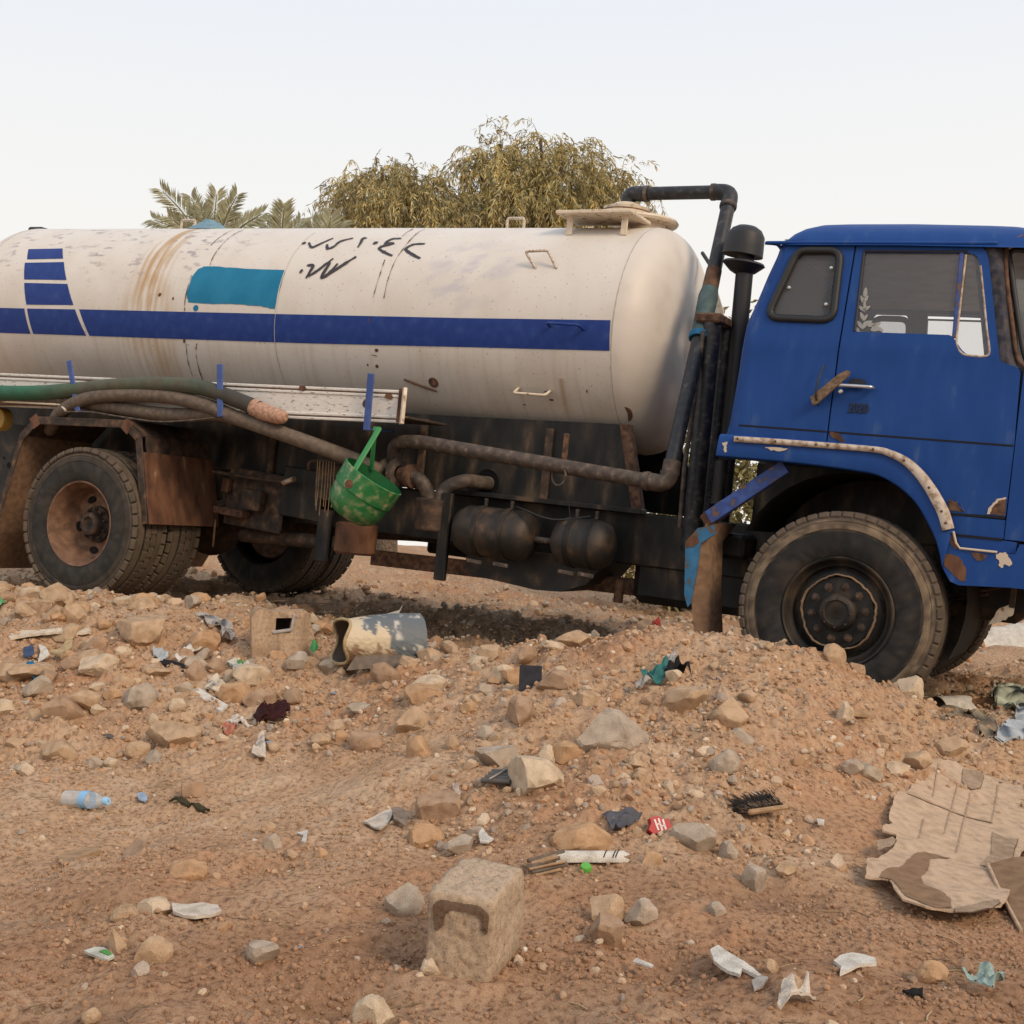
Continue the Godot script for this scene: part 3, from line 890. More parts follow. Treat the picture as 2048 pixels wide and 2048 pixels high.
func cab():
	var T := truck
	var rear_hole := round2([[-0.432, 2.372, 0.05], [-0.207, 2.372, 0.06], [-0.196, 2.0, 0.06], [-0.545, 2.003, 0.07]], 0.06)
	var door_hole := round2([[-0.088, 2.366, 0.01], [0.470, 2.366, 0.06], [0.586, 1.838, 0.03], [0.475, 1.838, 0.09], [0.395, 1.945, 0.02], [-0.074, 1.945, 0.01]], 0.02, 5)
	var far_rear_hole := round2([[-0.432, 2.405, 0.05], [-0.207, 2.405, 0.06], [-0.196, 2.0, 0.06], [-0.545, 2.003, 0.07]], 0.06)
	var far_door_hole := round2([[-0.088, 2.405, 0.01], [0.470, 2.405, 0.06], [0.586, 1.838, 0.03], [0.475, 1.838, 0.09], [0.395, 1.945, 0.02], [-0.074, 1.945, 0.01]], 0.02, 5)
	var rear_poly := ccw(v2([[-0.530, 2.43], [-0.139, 2.43], [-0.150, 1.84], [-0.153, 1.36], [-0.70, 1.36], [-0.684, 1.44], [-0.676, 1.6], [-0.667, 1.82], [-0.662, 1.97], [-0.625, 2.10], [-0.589, 2.24]]))
	var door_poly := ccw(round2([[-0.131, 2.425, 0.01], [0.50, 2.425, 0.10], [0.632, 1.822, 0.02], [0.73, 1.795, 0.03], [0.741, 1.42, 0.0], [0.737, 1.08, 0.0], [0.472, 1.073, 0.0], [0.39, 1.196, 0.08], [0.255, 1.32, 0.12], [0.094, 1.362, 0.05], [-0.146, 1.362, 0.0], [-0.142, 1.84, 0.0]], 0.0))
	var corner_poly := ccw(v2([[0.745, 1.79], [1.06, 1.72], [1.06, 0.97], [0.742, 0.97], [0.745, 1.42]]))
	var step_poly := ccw(v2([[0.494, 1.062], [0.738, 1.062], [0.738, 0.972], [0.512, 0.972]]))
	for s in [1.0, -1.0]:
		var f := func(x: float, y: float) -> Vector3: return Vector3(x, y, s * side_z(x, y))
		var rim := Vector3(0, 0, -0.03 * s)
		var mb := MB.new()
		sheet(mb, rear_poly, [rear_hole if s > 0.0 else far_rear_hole], 0.055, 0.06, f, rim)
		part(T, "cab_side", mb.mesh(), M.blue_paint)
		mb = MB.new()
		sheet(mb, door_poly, [door_hole if s > 0.0 else far_door_hole], 0.09, 0.06, f, rim)
		var door := part(T, "door", mb.mesh(), M.blue_paint)
		mb = MB.new()
		sheet(mb, corner_poly, [], 0.05, 0.12, f, rim)
		part(T, "front_corner_panel", mb.mesh(), M.blue_paint)
		mb = MB.new()
		sheet(mb, step_poly, [], 0.2, 0.1, f, rim)
		part(T, "step_panel", mb.mesh(), M.blue_paint)
		# pressed line across the door and the cab side
		mb = MB.new()
		mb.bar(Vector3(-0.145, 1.424, s * 1.1645), Vector3(0.738, 1.419, s * 1.1645), 0.010, 0.004, Vector3(0, 0, 1), 0.001)
		part(door, "pressed_line", mb.mesh(), M.gap)
		mb = MB.new()
		mb.bar(Vector3(-0.615, 1.426, s * 1.1645), Vector3(-0.155, 1.424, s * 1.1645), 0.010, 0.004, Vector3(0, 0, 1), 0.001)
		part(T, "pressed_line", mb.mesh(), M.gap)
		# rear window: rubber frame and pane
		mb = MB.new()
		var loop := []
		for p in rear_hole:
			loop.append(Vector3(p.x, p.y, s * (side_z(p.x, p.y) + 0.002)))
		loop.append(loop[0])
		loop.append(loop[1])
		mb.tube(loop, 0.021, 8, false)
		var rw := part(T, "rear_window", mb.mesh(), M.gasket)
		mb = MB.new()
		sheet(mb, rear_hole, [], 0.3, 0.1, func(x: float, y: float) -> Vector3: return Vector3(x, y, s * (side_z(x, y) - 0.012)), Vector3.ZERO)
		part(rw, "pane", mb.mesh(), M.dusty_glass)
		for q in [[-0.245, 2.28], [-0.452, 2.17], [-0.245, 2.085]]:
			mb = MB.new()
			mb.lathe([Vector2(0.0, 0.02), Vector2(0.009, 0.014), Vector2(0.012, 0.0)], 10, Transform3D(Basis(), Vector3(q[0], q[1], side_z(q[0], q[1]) - 0.015)))
			if s > 0.0:
				part(rw, "clip", mb.mesh(), M.chrome)
		# door glass, its divider and quarter light
		mb = MB.new()
		sheet(mb, ccw(v2([[-0.092, 2.37], [0.398, 2.37], [0.405, 1.94], [-0.078, 1.94]])), [], 0.5, 0.09, func(x: float, y: float) -> Vector3: return Vector3(x, y, s * (side_z(x, y) - 0.016)), Vector3.ZERO)
		part(door, "window_pane", mb.mesh(), M.side_glass)
		mb = MB.new()
		sheet(mb, round2([[0.412, 2.37, 0.01], [0.472, 2.37, 0.06], [0.588, 1.836, 0.03], [0.475, 1.836, 0.09], [0.415, 1.92, 0.02]], 0.02), [], 0.5, 0.09, func(x: float, y: float) -> Vector3: return Vector3(x, y, s * (side_z(x, y) - 0.013)), Vector3.ZERO)
		part(door, "quarter_pane", mb.mesh(), M.side_glass)
		mb = MB.new()
		mb.bar(Vector3(0.390, 2.37, s * 1.045), Vector3(0.408, 1.93, s * 1.118), 0.022, 0.012)
		part(door, "window_divider", mb.mesh(), M.brace_blue)
		mb = MB.new()
		var qs := []
		for p in [[0.411, 2.355], [0.416, 2.1], [0.418, 1.945], [0.428, 1.89], [0.458, 1.853], [0.50, 1.845], [0.562, 1.845], [0.58, 1.87], [0.555, 1.98], [0.515, 2.17], [0.487, 2.30]]:
			qs.append(Vector3(p[0], p[1], s * (side_z(p[0], p[1]) - 0.004)))
		mb.tube(smooth(qs, 3), 0.006, 6)
		part(door, "quarter_frame", mb.mesh(), M.trim_metal)
		mb = MB.new()
		mb.bar(Vector3(-0.09, 2.372, s * 1.047), Vector3(0.42, 2.372, s * 1.047), 0.012, 0.016)
		mb.bar(Vector3(-0.09, 2.37, s * 1.047), Vector3(-0.078, 1.945, s * 1.118), 0.012, 0.016)
		part(door, "window_channel", mb.mesh(), M.gasket)
		# wheel arch flare and the part of it that runs back under the cab
		var arch_top := [[-0.705, 1.372], [-0.62, 1.374], [-0.164, 1.374], [0.094, 1.371], [0.262, 1.326], [0.40, 1.20], [0.478, 1.07], [0.508, 0.985]]
		var arch_low := [[-0.712, 1.252], [-0.313, 1.25], [0.004, 1.236], [0.159, 1.211], [0.308, 1.117], [0.411, 0.975], [0.455, 0.88], [0.478, 0.80]]
		mb = MB.new()
		var rows := []
		for k in 7:
			rows.append(PackedVector3Array())
		for k in 40:
			var u := float(k) / 39.0 * 6.999
			var i := int(u)
			var fr := u - i
			var ta := Vector2(arch_top[i][0], arch_top[i][1]).cubic_interpolate(Vector2(arch_top[i + 1][0], arch_top[i + 1][1]), Vector2(arch_top[maxi(i - 1, 0)][0], arch_top[maxi(i - 1, 0)][1]), Vector2(arch_top[mini(i + 2, 7)][0], arch_top[mini(i + 2, 7)][1]), fr)
			var la := Vector2(arch_low[i][0], arch_low[i][1]).cubic_interpolate(Vector2(arch_low[i + 1][0], arch_low[i + 1][1]), Vector2(arch_low[maxi(i - 1, 0)][0], arch_low[maxi(i - 1, 0)][1]), Vector2(arch_low[mini(i + 2, 7)][0], arch_low[mini(i + 2, 7)][1]), fr)
			var m2 := ta.lerp(la, 0.12)
			rows[0].append(Vector3(ta.x, ta.y, s * 1.150))
			rows[1].append(Vector3(ta.x, ta.y, s * 1.182))
			rows[2].append(Vector3(m2.x, m2.y, s * 1.196))
			rows[3].append(Vector3(ta.lerp(la, 0.5).x, ta.lerp(la, 0.5).y, s * 1.205))
			rows[4].append(Vector3(ta.lerp(la, 0.93).x, ta.lerp(la, 0.93).y, s * 1.205))
			rows[5].append(Vector3(la.x, la.y, s * 1.195))
			rows[6].append(Vector3(la.x, la.y, s * 1.03))
		mb.grid(rows)
		var fl := part(T, "wheel_arch", mb.mesh(), M.blue_paint)
		# bent metal trim along its upper edge, in two lengths
		var tr := [[-0.62, 1.350], [-0.40, 1.352], [-0.166, 1.352], [0.094, 1.350], [0.17, 1.338], [0.249, 1.306], [0.32, 1.252], [0.38, 1.184], [0.425, 1.120], [0.460, 1.061], [0.487, 0.990]]
		for span in [[0, 2], [2, 10]]:
			var cp := []
			for k in range(span[0], span[1] + 1):
				cp.append(Vector3(tr[k][0], tr[k][1], s * 1.208))
			cp = smooth(cp, 6)
			var outer := []
			for k in 4:
				outer.append(PackedVector3Array())
			for k in cp.size():
				var d: Vector3 = (cp[mini(k + 1, cp.size() - 1)] - cp[maxi(k - 1, 0)]).normalized()
				var nn := Vector3(-d.y, d.x, 0)
				var wd := 0.019 * lerpf(0.85, 1.55, smoothstep(0.1, 0.48, cp[k].x))
				outer[0].append(cp[k] + nn * wd + Vector3(0, 0, -0.016 * s))
				outer[1].append(cp[k] + nn * wd * 0.8 + Vector3(0, 0, 0.008 * s))
				outer[2].append(cp[k] - nn * wd * 0.8 + Vector3(0, 0, 0.010 * s))
				outer[3].append(cp[k] - nn * wd + Vector3(0, 0, -0.014 * s))
			mb = MB.new()
			mb.grid(outer)
			part(fl, "trim_strip", mb.mesh(), M.trim_metal)
		for q in [[-0.60, 1.351], [-0.40, 1.352], [-0.19, 1.352], [-0.13, 1.352], [0.094, 1.349], [0.249, 1.306], [0.38, 1.184], [0.45, 1.075], [0.475, 1.02]]:
			mb = MB.new()
			mb.lathe([Vector2(0.0, 0.004), Vector2(0.006, 0.003), Vector2(0.007, 0.0)], 8, Transform3D(Basis(), Vector3(q[0], q[1], 1.217 * s)))
			if s > 0.0:
				part(fl, "screw", mb.mesh(), M.weld_rust)
		# lower corner of the bumper
		mb = MB.new()
		mb.plate(ccw(v2([[0.480, 0.975], [0.545, 0.905], [0.80, 0.905], [0.815, 0.955], [1.12, 0.955], [1.12, 0.75], [0.79, 0.745], [0.56, 0.728], [0.520, 0.742], [0.482, 0.80], [0.462, 0.88]])), s * 1.09, s * 1.19)
		part(T, "bumper_corner", mb.mesh(), M.blue_paint)
		mb = MB.new()
		mb.plate(ccw(v2([[0.515, 0.975], [0.552, 0.907], [0.80, 0.907], [0.80, 0.962]])), s * 1.05, s * 1.168)
		part(T, "bumper_ledge", mb.mesh(), M.blue_paint)
		# windscreen pillar with its gasket
		var pr := [PackedVector3Array(), PackedVector3Array(), PackedVector3Array(), PackedVector3Array()]
		for q in [[0.741, 1.780, 0.785, 1.09], [0.650, 1.81, 0.718, 1.086], [0.640, 1.87, 0.690, 1.084], [0.602, 2.05, 0.653, 1.062], [0.572, 2.20, 0.625, 1.037], [0.540, 2.34, 0.598, 1.014], [0.512, 2.43, 0.585, 1.0]]:
			pr[0].append(Vector3(q[0] - 0.09, q[1], s * (side_z(q[0], q[1]) - 0.034)))
			pr[1].append(Vector3(q[0] + 0.012, q[1], s * (side_z(q[0], q[1]) - 0.004)))
			pr[2].append(Vector3(lerpf(q[0], q[2], 0.6), q[1], s * (lerpf(side_z(q[0], q[1]), q[3], 0.6) + 0.006)))
			pr[3].append(Vector3(q[2] + 0.01, q[1], s * (q[3] - 0.03)))
		mb = MB.new()
		mb.grid(pr)
		part(T, "windscreen_pillar", mb.mesh(), M.pillar)
		mb = MB.new()
		mb.tube(smooth([Vector3(1.02, 1.775, s * 0.8), Vector3(0.92, 1.775, s * 0.985), Vector3(0.815, 1.795, s * 1.055), Vector3(0.742, 1.85, s * 1.066), Vector3(0.684, 2.05, s * 1.044), Vector3(0.628, 2.28, s * 1.006), Vector3(0.610, 2.385, s * 0.982), Vector3(0.70, 2.40, s * 0.93), Vector3(0.86, 2.405, s * 0.7)], 5), 0.014, 8)
		part(T, "windscreen_gasket", mb.mesh(), M.gasket)
		mb = MB.new()
		mb.tube(smooth([Vector3(0.785, 1.785, s * 1.098), Vector3(0.712, 1.84, s * 1.088), Vector3(0.660, 2.03, s * 1.069), Vector3(0.608, 2.26, s * 1.031), Vector3(0.592, 2.40, s * 1.003)], 5), 0.011, 7)
		part(T, "pillar_trim", mb.mesh(), M.rust_dark)
		# rain lip under the roof
		mb = MB.new()
		mb.tube(smooth([Vector3(-0.558, 2.412, s * 0.8), Vector3(-0.556, 2.412, s * 1.01), Vector3(-0.535, 2.413, s * 1.045), Vector3(0.45, 2.413, s * 1.047), Vector3(0.55, 2.418, s * 1.03), Vector3(0.70, 2.42, s * 0.95)], 5), 0.010, 6)
		part(T, "rain_lip", mb.mesh(), M.blue_paint)
	# dark posts behind the shut lines of the door
	for s in [1.0, -1.0]:
		for q in [[Vector3(-0.135, 2.42, s * 1.02), Vector3(-0.147, 1.862, s * 1.10)], [Vector3(-0.147, 1.858, s * 1.105), Vector3(-0.149, 1.36, s * 1.13)], [Vector3(0.742, 1.8, s * 1.12), Vector3(0.742, 0.96, s * 1.13)]]:
			var dp := MB.new()
			dp.bar(q[0], q[1], 0.05, 0.02)
			part(T, "door_post", dp.mesh(), M.gap)
		var sp := MB.new()
		sp.box(Vector3(0.60, 1.02, s * 1.118), Vector3(0.22, 0.16, 0.02))
		part(T, "door_sill", sp.mesh(), M.gap)
	# roof shell
	var mb := MB.new()
	var rows := []
	for q in [[-0.02, 2.398], [-0.006, 2.405], [0.0, 2.416], [0.016, 2.442], [0.042, 2.475], [0.085, 2.510], [0.15, 2.542], [0.24, 2.566], [0.40, 2.580], [0.62, 2.587]]:
		var row := PackedVector3Array()
		for k in 96:
			var a := TAU * k / 96.0
			var cs := cos(a)
			var sn := sin(a)
			var ex := signf(cs) * pow(absf(cs), 0.11)
			var ez := signf(sn) * pow(absf(sn), 0.11)
			var hx: float = (0.640 if cs < 0.0 else 0.72) - q[0] * (1.0 if q[0] < 0.3 else 0.86)
			var hz: float = 1.05 - q[0]
			var bow := 0.20 * (1.0 - ez * ez) * maxf(ex, 0.0)
			row.append(Vector3(0.095 + ex * hx + bow, q[1] - 0.012 * maxf(ex, 0.0), ez * hz))
		rows.append(row)
	mb.grid(rows, true)
	var roof := part(T, "cab_roof", mb.mesh(), M.blue_paint)
	mb = MB.new()
	mb.plate(ccw(v2([[0.62, 2.428], [0.66, 2.462], [0.74, 2.47], [0.84, 2.44], [0.84, 2.425]])), 0.955, 1.0, Transform3D(Basis(Vector3(0, 1, 0), 0.45), Vector3(-0.375, 0.003, 0.40)))
	part(roof, "rust_patch", mb.mesh(), M.rust)
	# inner shell: floor, back, roof lining, dashboard, seats, wheel
	mb = MB.new()
	mb.box(Vector3(0.2, 1.34, 0), Vector3(1.5, 0.04, 2.1))
	part(T, "cab_floor", mb.mesh(), M.cab_inside)
	mb = MB.new()
	mb.plate(ccw(v2([[-0.68, 1.34], [-0.655, 1.97], [-0.54, 2.40], [-0.50, 2.40], [-0.60, 1.97], [-0.63, 1.34]])), -0.985, 0.985)
	part(T, "cab_back", mb.mesh(), M.blue_paint)
	mb = MB.new()
	mb.box(Vector3(0.10, 2.435, 0), Vector3(1.25, 0.02, 1.98))
	part(T, "roof_lining", mb.mesh(), M.cab_inside)
	mb = MB.new()
	mb.plate(ccw(v2([[0.72, 1.35], [0.72, 1.72], [0.86, 1.83], [1.05, 1.76], [1.05, 1.35]])), -1.02, 1.02)
	part(T, "dashboard", mb.mesh(), M.cab_inside)
	for s in [0.55, -0.55]:
		mb = MB.new()
		mb.box(Vector3(0.0, 1.60, s), Vector3(0.5, 0.16, 0.52), 0.05)
		var seat := part(T, "seat", mb.mesh(), M.gasket)
		mb = MB.new()
		mb.box(Vector3(-0.27, 1.86, s), Vector3(0.13, 0.52, 0.5), 0.05, Basis(Vector3(0, 0, 1), 0.14))
		part(seat, "backrest", mb.mesh(), M.gasket)
		mb = MB.new()
		mb.box(Vector3(-0.33, 2.17, s), Vector3(0.10, 0.16, 0.26), 0.05, Basis(Vector3(0, 0, 1), 0.14))
		part(seat, "headrest", mb.mesh(), M.gasket)
	mb = MB.new()
	var ring := []
	for k in 33:
		var a := TAU * k / 32.0
		ring.append(Vector3(0.50, 1.93, -0.55) + Basis(Vector3(0, 0, 1), 0.5) * Vector3(0, 0.23 * cos(a), 0.23 * sin(a)))
	mb.tube(ring, 0.014, 8, false)
	mb.bar(Vector3(0.50, 1.93, -0.77), Vector3(0.50, 1.93, -0.33), 0.02, 0.02)
	mb.bar(Vector3(0.50, 1.93, -0.55), Vector3(0.75, 1.6, -0.55), 0.04, 0.04)
	part(T, "steering_wheel", mb.mesh(), M.gasket)
	# front face and windscreen
	mb = MB.new()
	rows = []
	for q in [[0.96, 1.06], [1.3, 1.07], [1.76, 1.03]]:
		var row := PackedVector3Array()
		for k in 17:
			var z := lerpf(-0.97, 0.97, k / 16.0)
			row.append(Vector3(q[1] + 0.10 * (1.0 - z * z), q[0], z))
		rows.append(row)
	mb.grid(rows)
	part(T, "cab_front", mb.mesh(), M.blue_paint)
	mb = MB.new()
	rows = []
	for i in 6:
		var row := PackedVector3Array()
		var v := i / 5.0
		for k in 21:
			var z := lerpf(-1.0, 1.0, k / 20.0)
			var hz := lerpf(1.065, 0.985, v)
			row.append(Vector3(lerpf(0.722, 0.606, v) + lerpf(0.33, 0.29, v) * (1.0 - pow(absf(z), 2.6)), lerpf(1.79, 2.40, v), z * hz))
		rows.append(row)
	mb.grid(rows)
	var ws := part(T, "windscreen", mb.mesh(), M.glass)
	# white writing across the windscreen: only its end shows
	for q in [[[0.0, 2.03], [0.03, 2.07]], [[0.025, 2.02], [0.06, 2.075]], [[0.05, 2.00], [0.09, 2.08]], [[0.08, 1.99], [0.12, 2.08]], [[0.0, 2.03], [0.05, 1.985], [0.10, 1.98]], [[-0.028, 2.088], [-0.02, 2.092]], [[0.05, 2.12], [0.058, 2.124]]]:
		var pts := []
		for w in q:
			var zz: float = 1.0 - 0.35 * (w[0] + 0.05)
			var vv: float = (w[1] - 1.79) / 0.61
			var hz := lerpf(1.065, 0.985, vv)
			var z1: float = (zz - 0.07) / 1.0
			pts.append(Vector3(lerpf(0.722, 0.606, vv) + lerpf(0.33, 0.29, vv) * (1.0 - pow(absf(z1), 2.6)) + 0.006, w[1], z1 * hz + 0.004))
		mb = MB.new()
		mb.tube(pts, 0.007, 6)
		part(ws, "writing_stroke", mb.mesh(), M.sticker_bright)
	mb = MB.new()
	mb.box(Vector3(1.10, 0.84, 0), Vector3(0.16, 0.20, 2.0), 0.02)
	part(T, "front_bumper", mb.mesh(), M.blue_paint)
	for s in [0.72, -0.72]:
		mb = MB.new()
		mb.lathe([Vector2(0.0, 0.03), Vector2(0.07, 0.02), Vector2(0.085, 0.0), Vector2(0.10, 0.012), Vector2(0.105, -0.03)], 20, Transform3D(Basis(Vector3(0, 1, 0), PI / 2), Vector3(1.13, 1.14, s)))
		part(T, "headlight", mb.mesh(), M.chrome)
	# near door: handle, keyhole, painted number, worn and rusted places
	var Z := 1.165
	mb = MB.new()
	mb.tube(rounded([Vector3(-0.118, 1.661, Z - 0.005), Vector3(-0.118, 1.661, Z + 0.035), Vector3(0.052, 1.659, Z + 0.035), Vector3(0.052, 1.659, Z - 0.005)], 0.02, 4), 0.0095, 10)
	part(T, "door_handle", mb.mesh(), M.chrome)
	mb = MB.new()
	mb.plate(round2([[-0.075, 1.655], [-0.068, 1.705, 0.03], [0.015, 1.70, 0.03], [0.022, 1.655]], 0.005), Z + 0.0005, Z + 0.002)
	part(T, "handle_recess", mb.mesh(), M.number_paint)
	mb = MB.new()
	mb.lathe([Vector2(0.0, 0.018), Vector2(0.011, 0.015), Vector2(0.014, 0.0)], 12, Transform3D(Basis(), Vector3(-0.105, 1.632, Z)))
	part(T, "door_lock", mb.mesh(), M.chrome)
	var tm := TextMesh.new()
	var sf := SystemFont.new()
	sf.font_names = PackedStringArray(["Droid Sans"])
	sf.font_weight = 700
	sf.font_italic = true
	tm.font = sf
	tm.text = "2020"
	tm.font_size = 16
	tm.pixel_size = 0.0034
	tm.depth = 0.003
	part(T, "painted_number", tm, M.number_paint, Transform3D(Basis().scaled(Vector3(0.85, 1.15, 1)), Vector3(-0.010, 1.553, 1.1655)))
	var chips := [["rust_patch", [[-0.137, 1.425], [-0.095, 1.42], [-0.052, 1.376], [-0.075, 1.372], [-0.135, 1.405]], M.rust, 1.1695],
		["rust_patch", [[0.478, 1.085], [0.468, 1.134], [0.487, 1.136], [0.512, 1.122], [0.548, 1.083]], M.rust_dark, 1.1675], ["chipped_edge", [[0.468, 1.134], [0.482, 1.138], [0.50, 1.136], [0.53, 1.118], [0.549, 1.085], [0.520, 1.108], [0.49, 1.126]], M.rust_edge, 1.169],
		["rust_patch", [[0.655, 1.083], [0.672, 1.135], [0.70, 1.158], [0.731, 1.166], [0.733, 1.083]], M.rust_dark, 1.1675], ["chipped_edge", [[0.652, 1.084], [0.660, 1.12], [0.69, 1.158], [0.73, 1.172], [0.731, 1.164], [0.70, 1.15], [0.676, 1.118], [0.667, 1.084]], M.rust_edge, 1.169],
		["rust_patch", [[0.476, 0.869], [0.503, 0.875], [0.539, 0.868], [0.565, 0.845], [0.587, 0.812], [0.593, 0.752], [0.57, 0.748], [0.548, 0.764], [0.515, 0.79], [0.487, 0.815]], M.rust, 1.192],
		["chipped_paint", [[0.714, 0.895], [0.737, 0.905], [0.757, 0.911], [0.775, 0.888], [0.792, 0.858], [0.780, 0.846], [0.760, 0.852], [0.748, 0.834], [0.735, 0.842], [0.732, 0.868], [0.718, 0.876]], M.rust_edge, 1.1935],
		["rust_patch", [[0.60, 0.892], [0.64, 0.893], [0.68, 0.887], [0.66, 0.86], [0.635, 0.855], [0.62, 0.87]], M.rust_dark, 1.1925],
		["chipped_paint", [[-0.684, 1.325], [-0.655, 1.332], [-0.66, 1.312], [-0.652, 1.28], [-0.668, 1.276], [-0.67, 1.30]], M.rust_edge, 1.208],
		["chipped_paint", [[-0.46, 1.318], [-0.38, 1.325], [-0.33, 1.318], [-0.36, 1.306], [-0.42, 1.304], [-0.43, 1.312]], M.rust_edge, 1.209],
		["rust_patch", [[0.482, 0.965], [0.512, 0.975], [0.545, 0.912], [0.53, 0.90], [0.50, 0.93]], M.rust, 1.1925]]
	for q in chips:
		mb = MB.new()
		mb.plate(jagged(q[1], 0.010), q[3] - 0.003, q[3])
		part(T, q[0], mb.mesh(), q[2])
	mb = MB.new()
	mb.bar(Vector3(0.51, 0.968, 1.170), Vector3(0.735, 0.968, 1.170), 0.012, 0.004, Vector3(0, 0, 1), 0.0)
	mb.bar(Vector3(0.49, 1.0675, 1.1655), Vector3(0.735, 1.073, 1.1655), 0.012, 0.004, Vector3(0, 0, 1), 0.0)
	part(T, "shut_line", mb.mesh(), M.gap)
	mb = MB.new()
	mb.tube([Vector3(0.512, 0.985, 1.20), Vector3(0.53, 0.93, 1.197), Vector3(0.55, 0.906, 1.195), Vector3(0.72, 0.906, 1.194)], 0.006, 6)
	part(T, "scraped_edge", mb.mesh(), M.rust_edge)
	# flower sticker up the rear of the door glass
	for q in [[-0.055, 2.155, 0.0, 0.026], [-0.048, 2.118, -0.5, 0.022], [-0.066, 2.118, 0.5, 0.022], [-0.048, 2.072, 0.0, 0.020], [-0.066, 2.072, 0.9, 0.020], [-0.035, 2.072, -0.9, 0.020], [-0.050, 2.09, 0.2, 0.018], [-0.055, 2.03, 0.5, 0.022], [-0.038, 2.022, -0.6, 0.020], [-0.060, 1.985, 0.7, 0.024], [-0.035, 1.98, -0.7, 0.022], [-0.022, 1.995, -1.2, 0.026], [0.0, 1.985, -1.4, 0.024], [0.022, 1.985, -1.0, 0.026], [0.04, 1.965, -2.0, 0.024], [0.018, 1.96, -1.6, 0.022], [-0.066, 1.955, 0.4, 0.018]]:
		mb = MB.new()
		var pl := PackedVector2Array()
		for k in 8:
			var a := TAU * k / 8.0
			pl.append(Vector2(q[0], q[1]) + Vector2(sin(a) * q[3] * 0.42 * (1.0 - 0.3 * cos(a)), cos(a) * q[3]).rotated(q[2]))
		mb.plate(ccw(pl), side_z(q[0], q[1]) - 0.013, side_z(q[0], q[1]) - 0.011)
		part(T, "sticker_petal", mb.mesh(), M.sticker_white)
	# braces and flap behind the front wheel
	mb = MB.new()
	mb.bar(Vector3(-0.36, 1.235, 1.10), Vector3(-0.745, 0.925, 1.10), 0.075, 0.05)
	part(T, "guard_brace", mb.mesh(), M.brace_blue)
	mb = MB.new()
	mb.bar(Vector3(-0.66, 1.0, 1.08), Vector3(-0.78, 0.90, 1.05), 0.08, 0.05)
	part(T, "brace_end", mb.mesh(), M.rust)
	mb = MB.new()
	mb.grid([PackedVector3Array([Vector3(-0.735, 0.905, 0.62), Vector3(-0.80, 0.80, 0.62), Vector3(-0.79, 0.55, 0.62), Vector3(-0.75, 0.30, 0.62)]), PackedVector3Array([Vector3(-0.70, 0.905, 0.9), Vector3(-0.72, 0.80, 0.9), Vector3(-0.70, 0.55, 0.9), Vector3(-0.665, 0.31, 0.9)]), PackedVector3Array([Vector3(-0.70, 0.90, 1.07), Vector3(-0.735, 0.80, 1.09), Vector3(-0.715, 0.55, 1.09), Vector3(-0.69, 0.28, 1.07)]), PackedVector3Array([Vector3(-0.75, 0.895, 1.12), Vector3(-0.80, 0.79, 1.13), Vector3(-0.79, 0.50, 1.13), Vector3(-0.76, 0.31, 1.11)])])
	part(T, "front_mud_flap", mb.mesh(), M.flap)
	mb = MB.new()
	mb.plate(ccw(v2([[-0.79, 0.865], [-0.70, 0.89], [-0.69, 0.845], [-0.765, 0.785], [-0.77, 0.62], [-0.785, 0.46], [-0.80, 0.44], [-0.825, 0.50], [-0.850, 0.785]])), 1.128, 1.14)
	part(T, "flap_bracket", mb.mesh(), M.flap_blue)
	mb = MB.new()
	mb.plate(ccw(v2([[-0.845, 0.79], [-0.82, 0.825], [-0.785, 0.82], [-0.77, 0.79], [-0.80, 0.765], [-0.84, 0.755]])), 1.140, 1.143)
	part(T, "rust_patch", mb.mesh(), M.rust)
	# torn flap that hangs below the bumper end
	mb = MB.new()
	mb.plate(jagged([[0.691, 0.543], [0.737, 0.631], [0.796, 0.666], [0.802, 0.612], [0.775, 0.585], [0.744, 0.56]], 0.012), 0.945, 0.953)
	var hf := part(T, "hanging_flap", mb.mesh(), M.cream_paint)
	mb = MB.new()
	mb.bar(Vector3(0.795, 0.76, 0.99), Vector3(0.79, 0.64, 0.955), 0.028, 0.008)
	part(hf, "flap_strap", mb.mesh(), M.brown_steel)
	# wheel housing above the front wheel
	mb = MB.new()
	rows = []
	for k in 19:
		var a := lerpf(-0.45, PI * 0.86, k / 18.0)
		var p := Vector3(0.0 + 0.60 * cos(a), 0.62 + 0.61 * sin(a), 0)
		rows.append(PackedVector3Array([p + Vector3(0, 0, 1.10), p + Vector3(0, 0, 0.8), p + Vector3(0, 0, 0.42)]))
	mb.grid(rows)
	part(T, "wheel_housing", mb.mesh(), M.black)

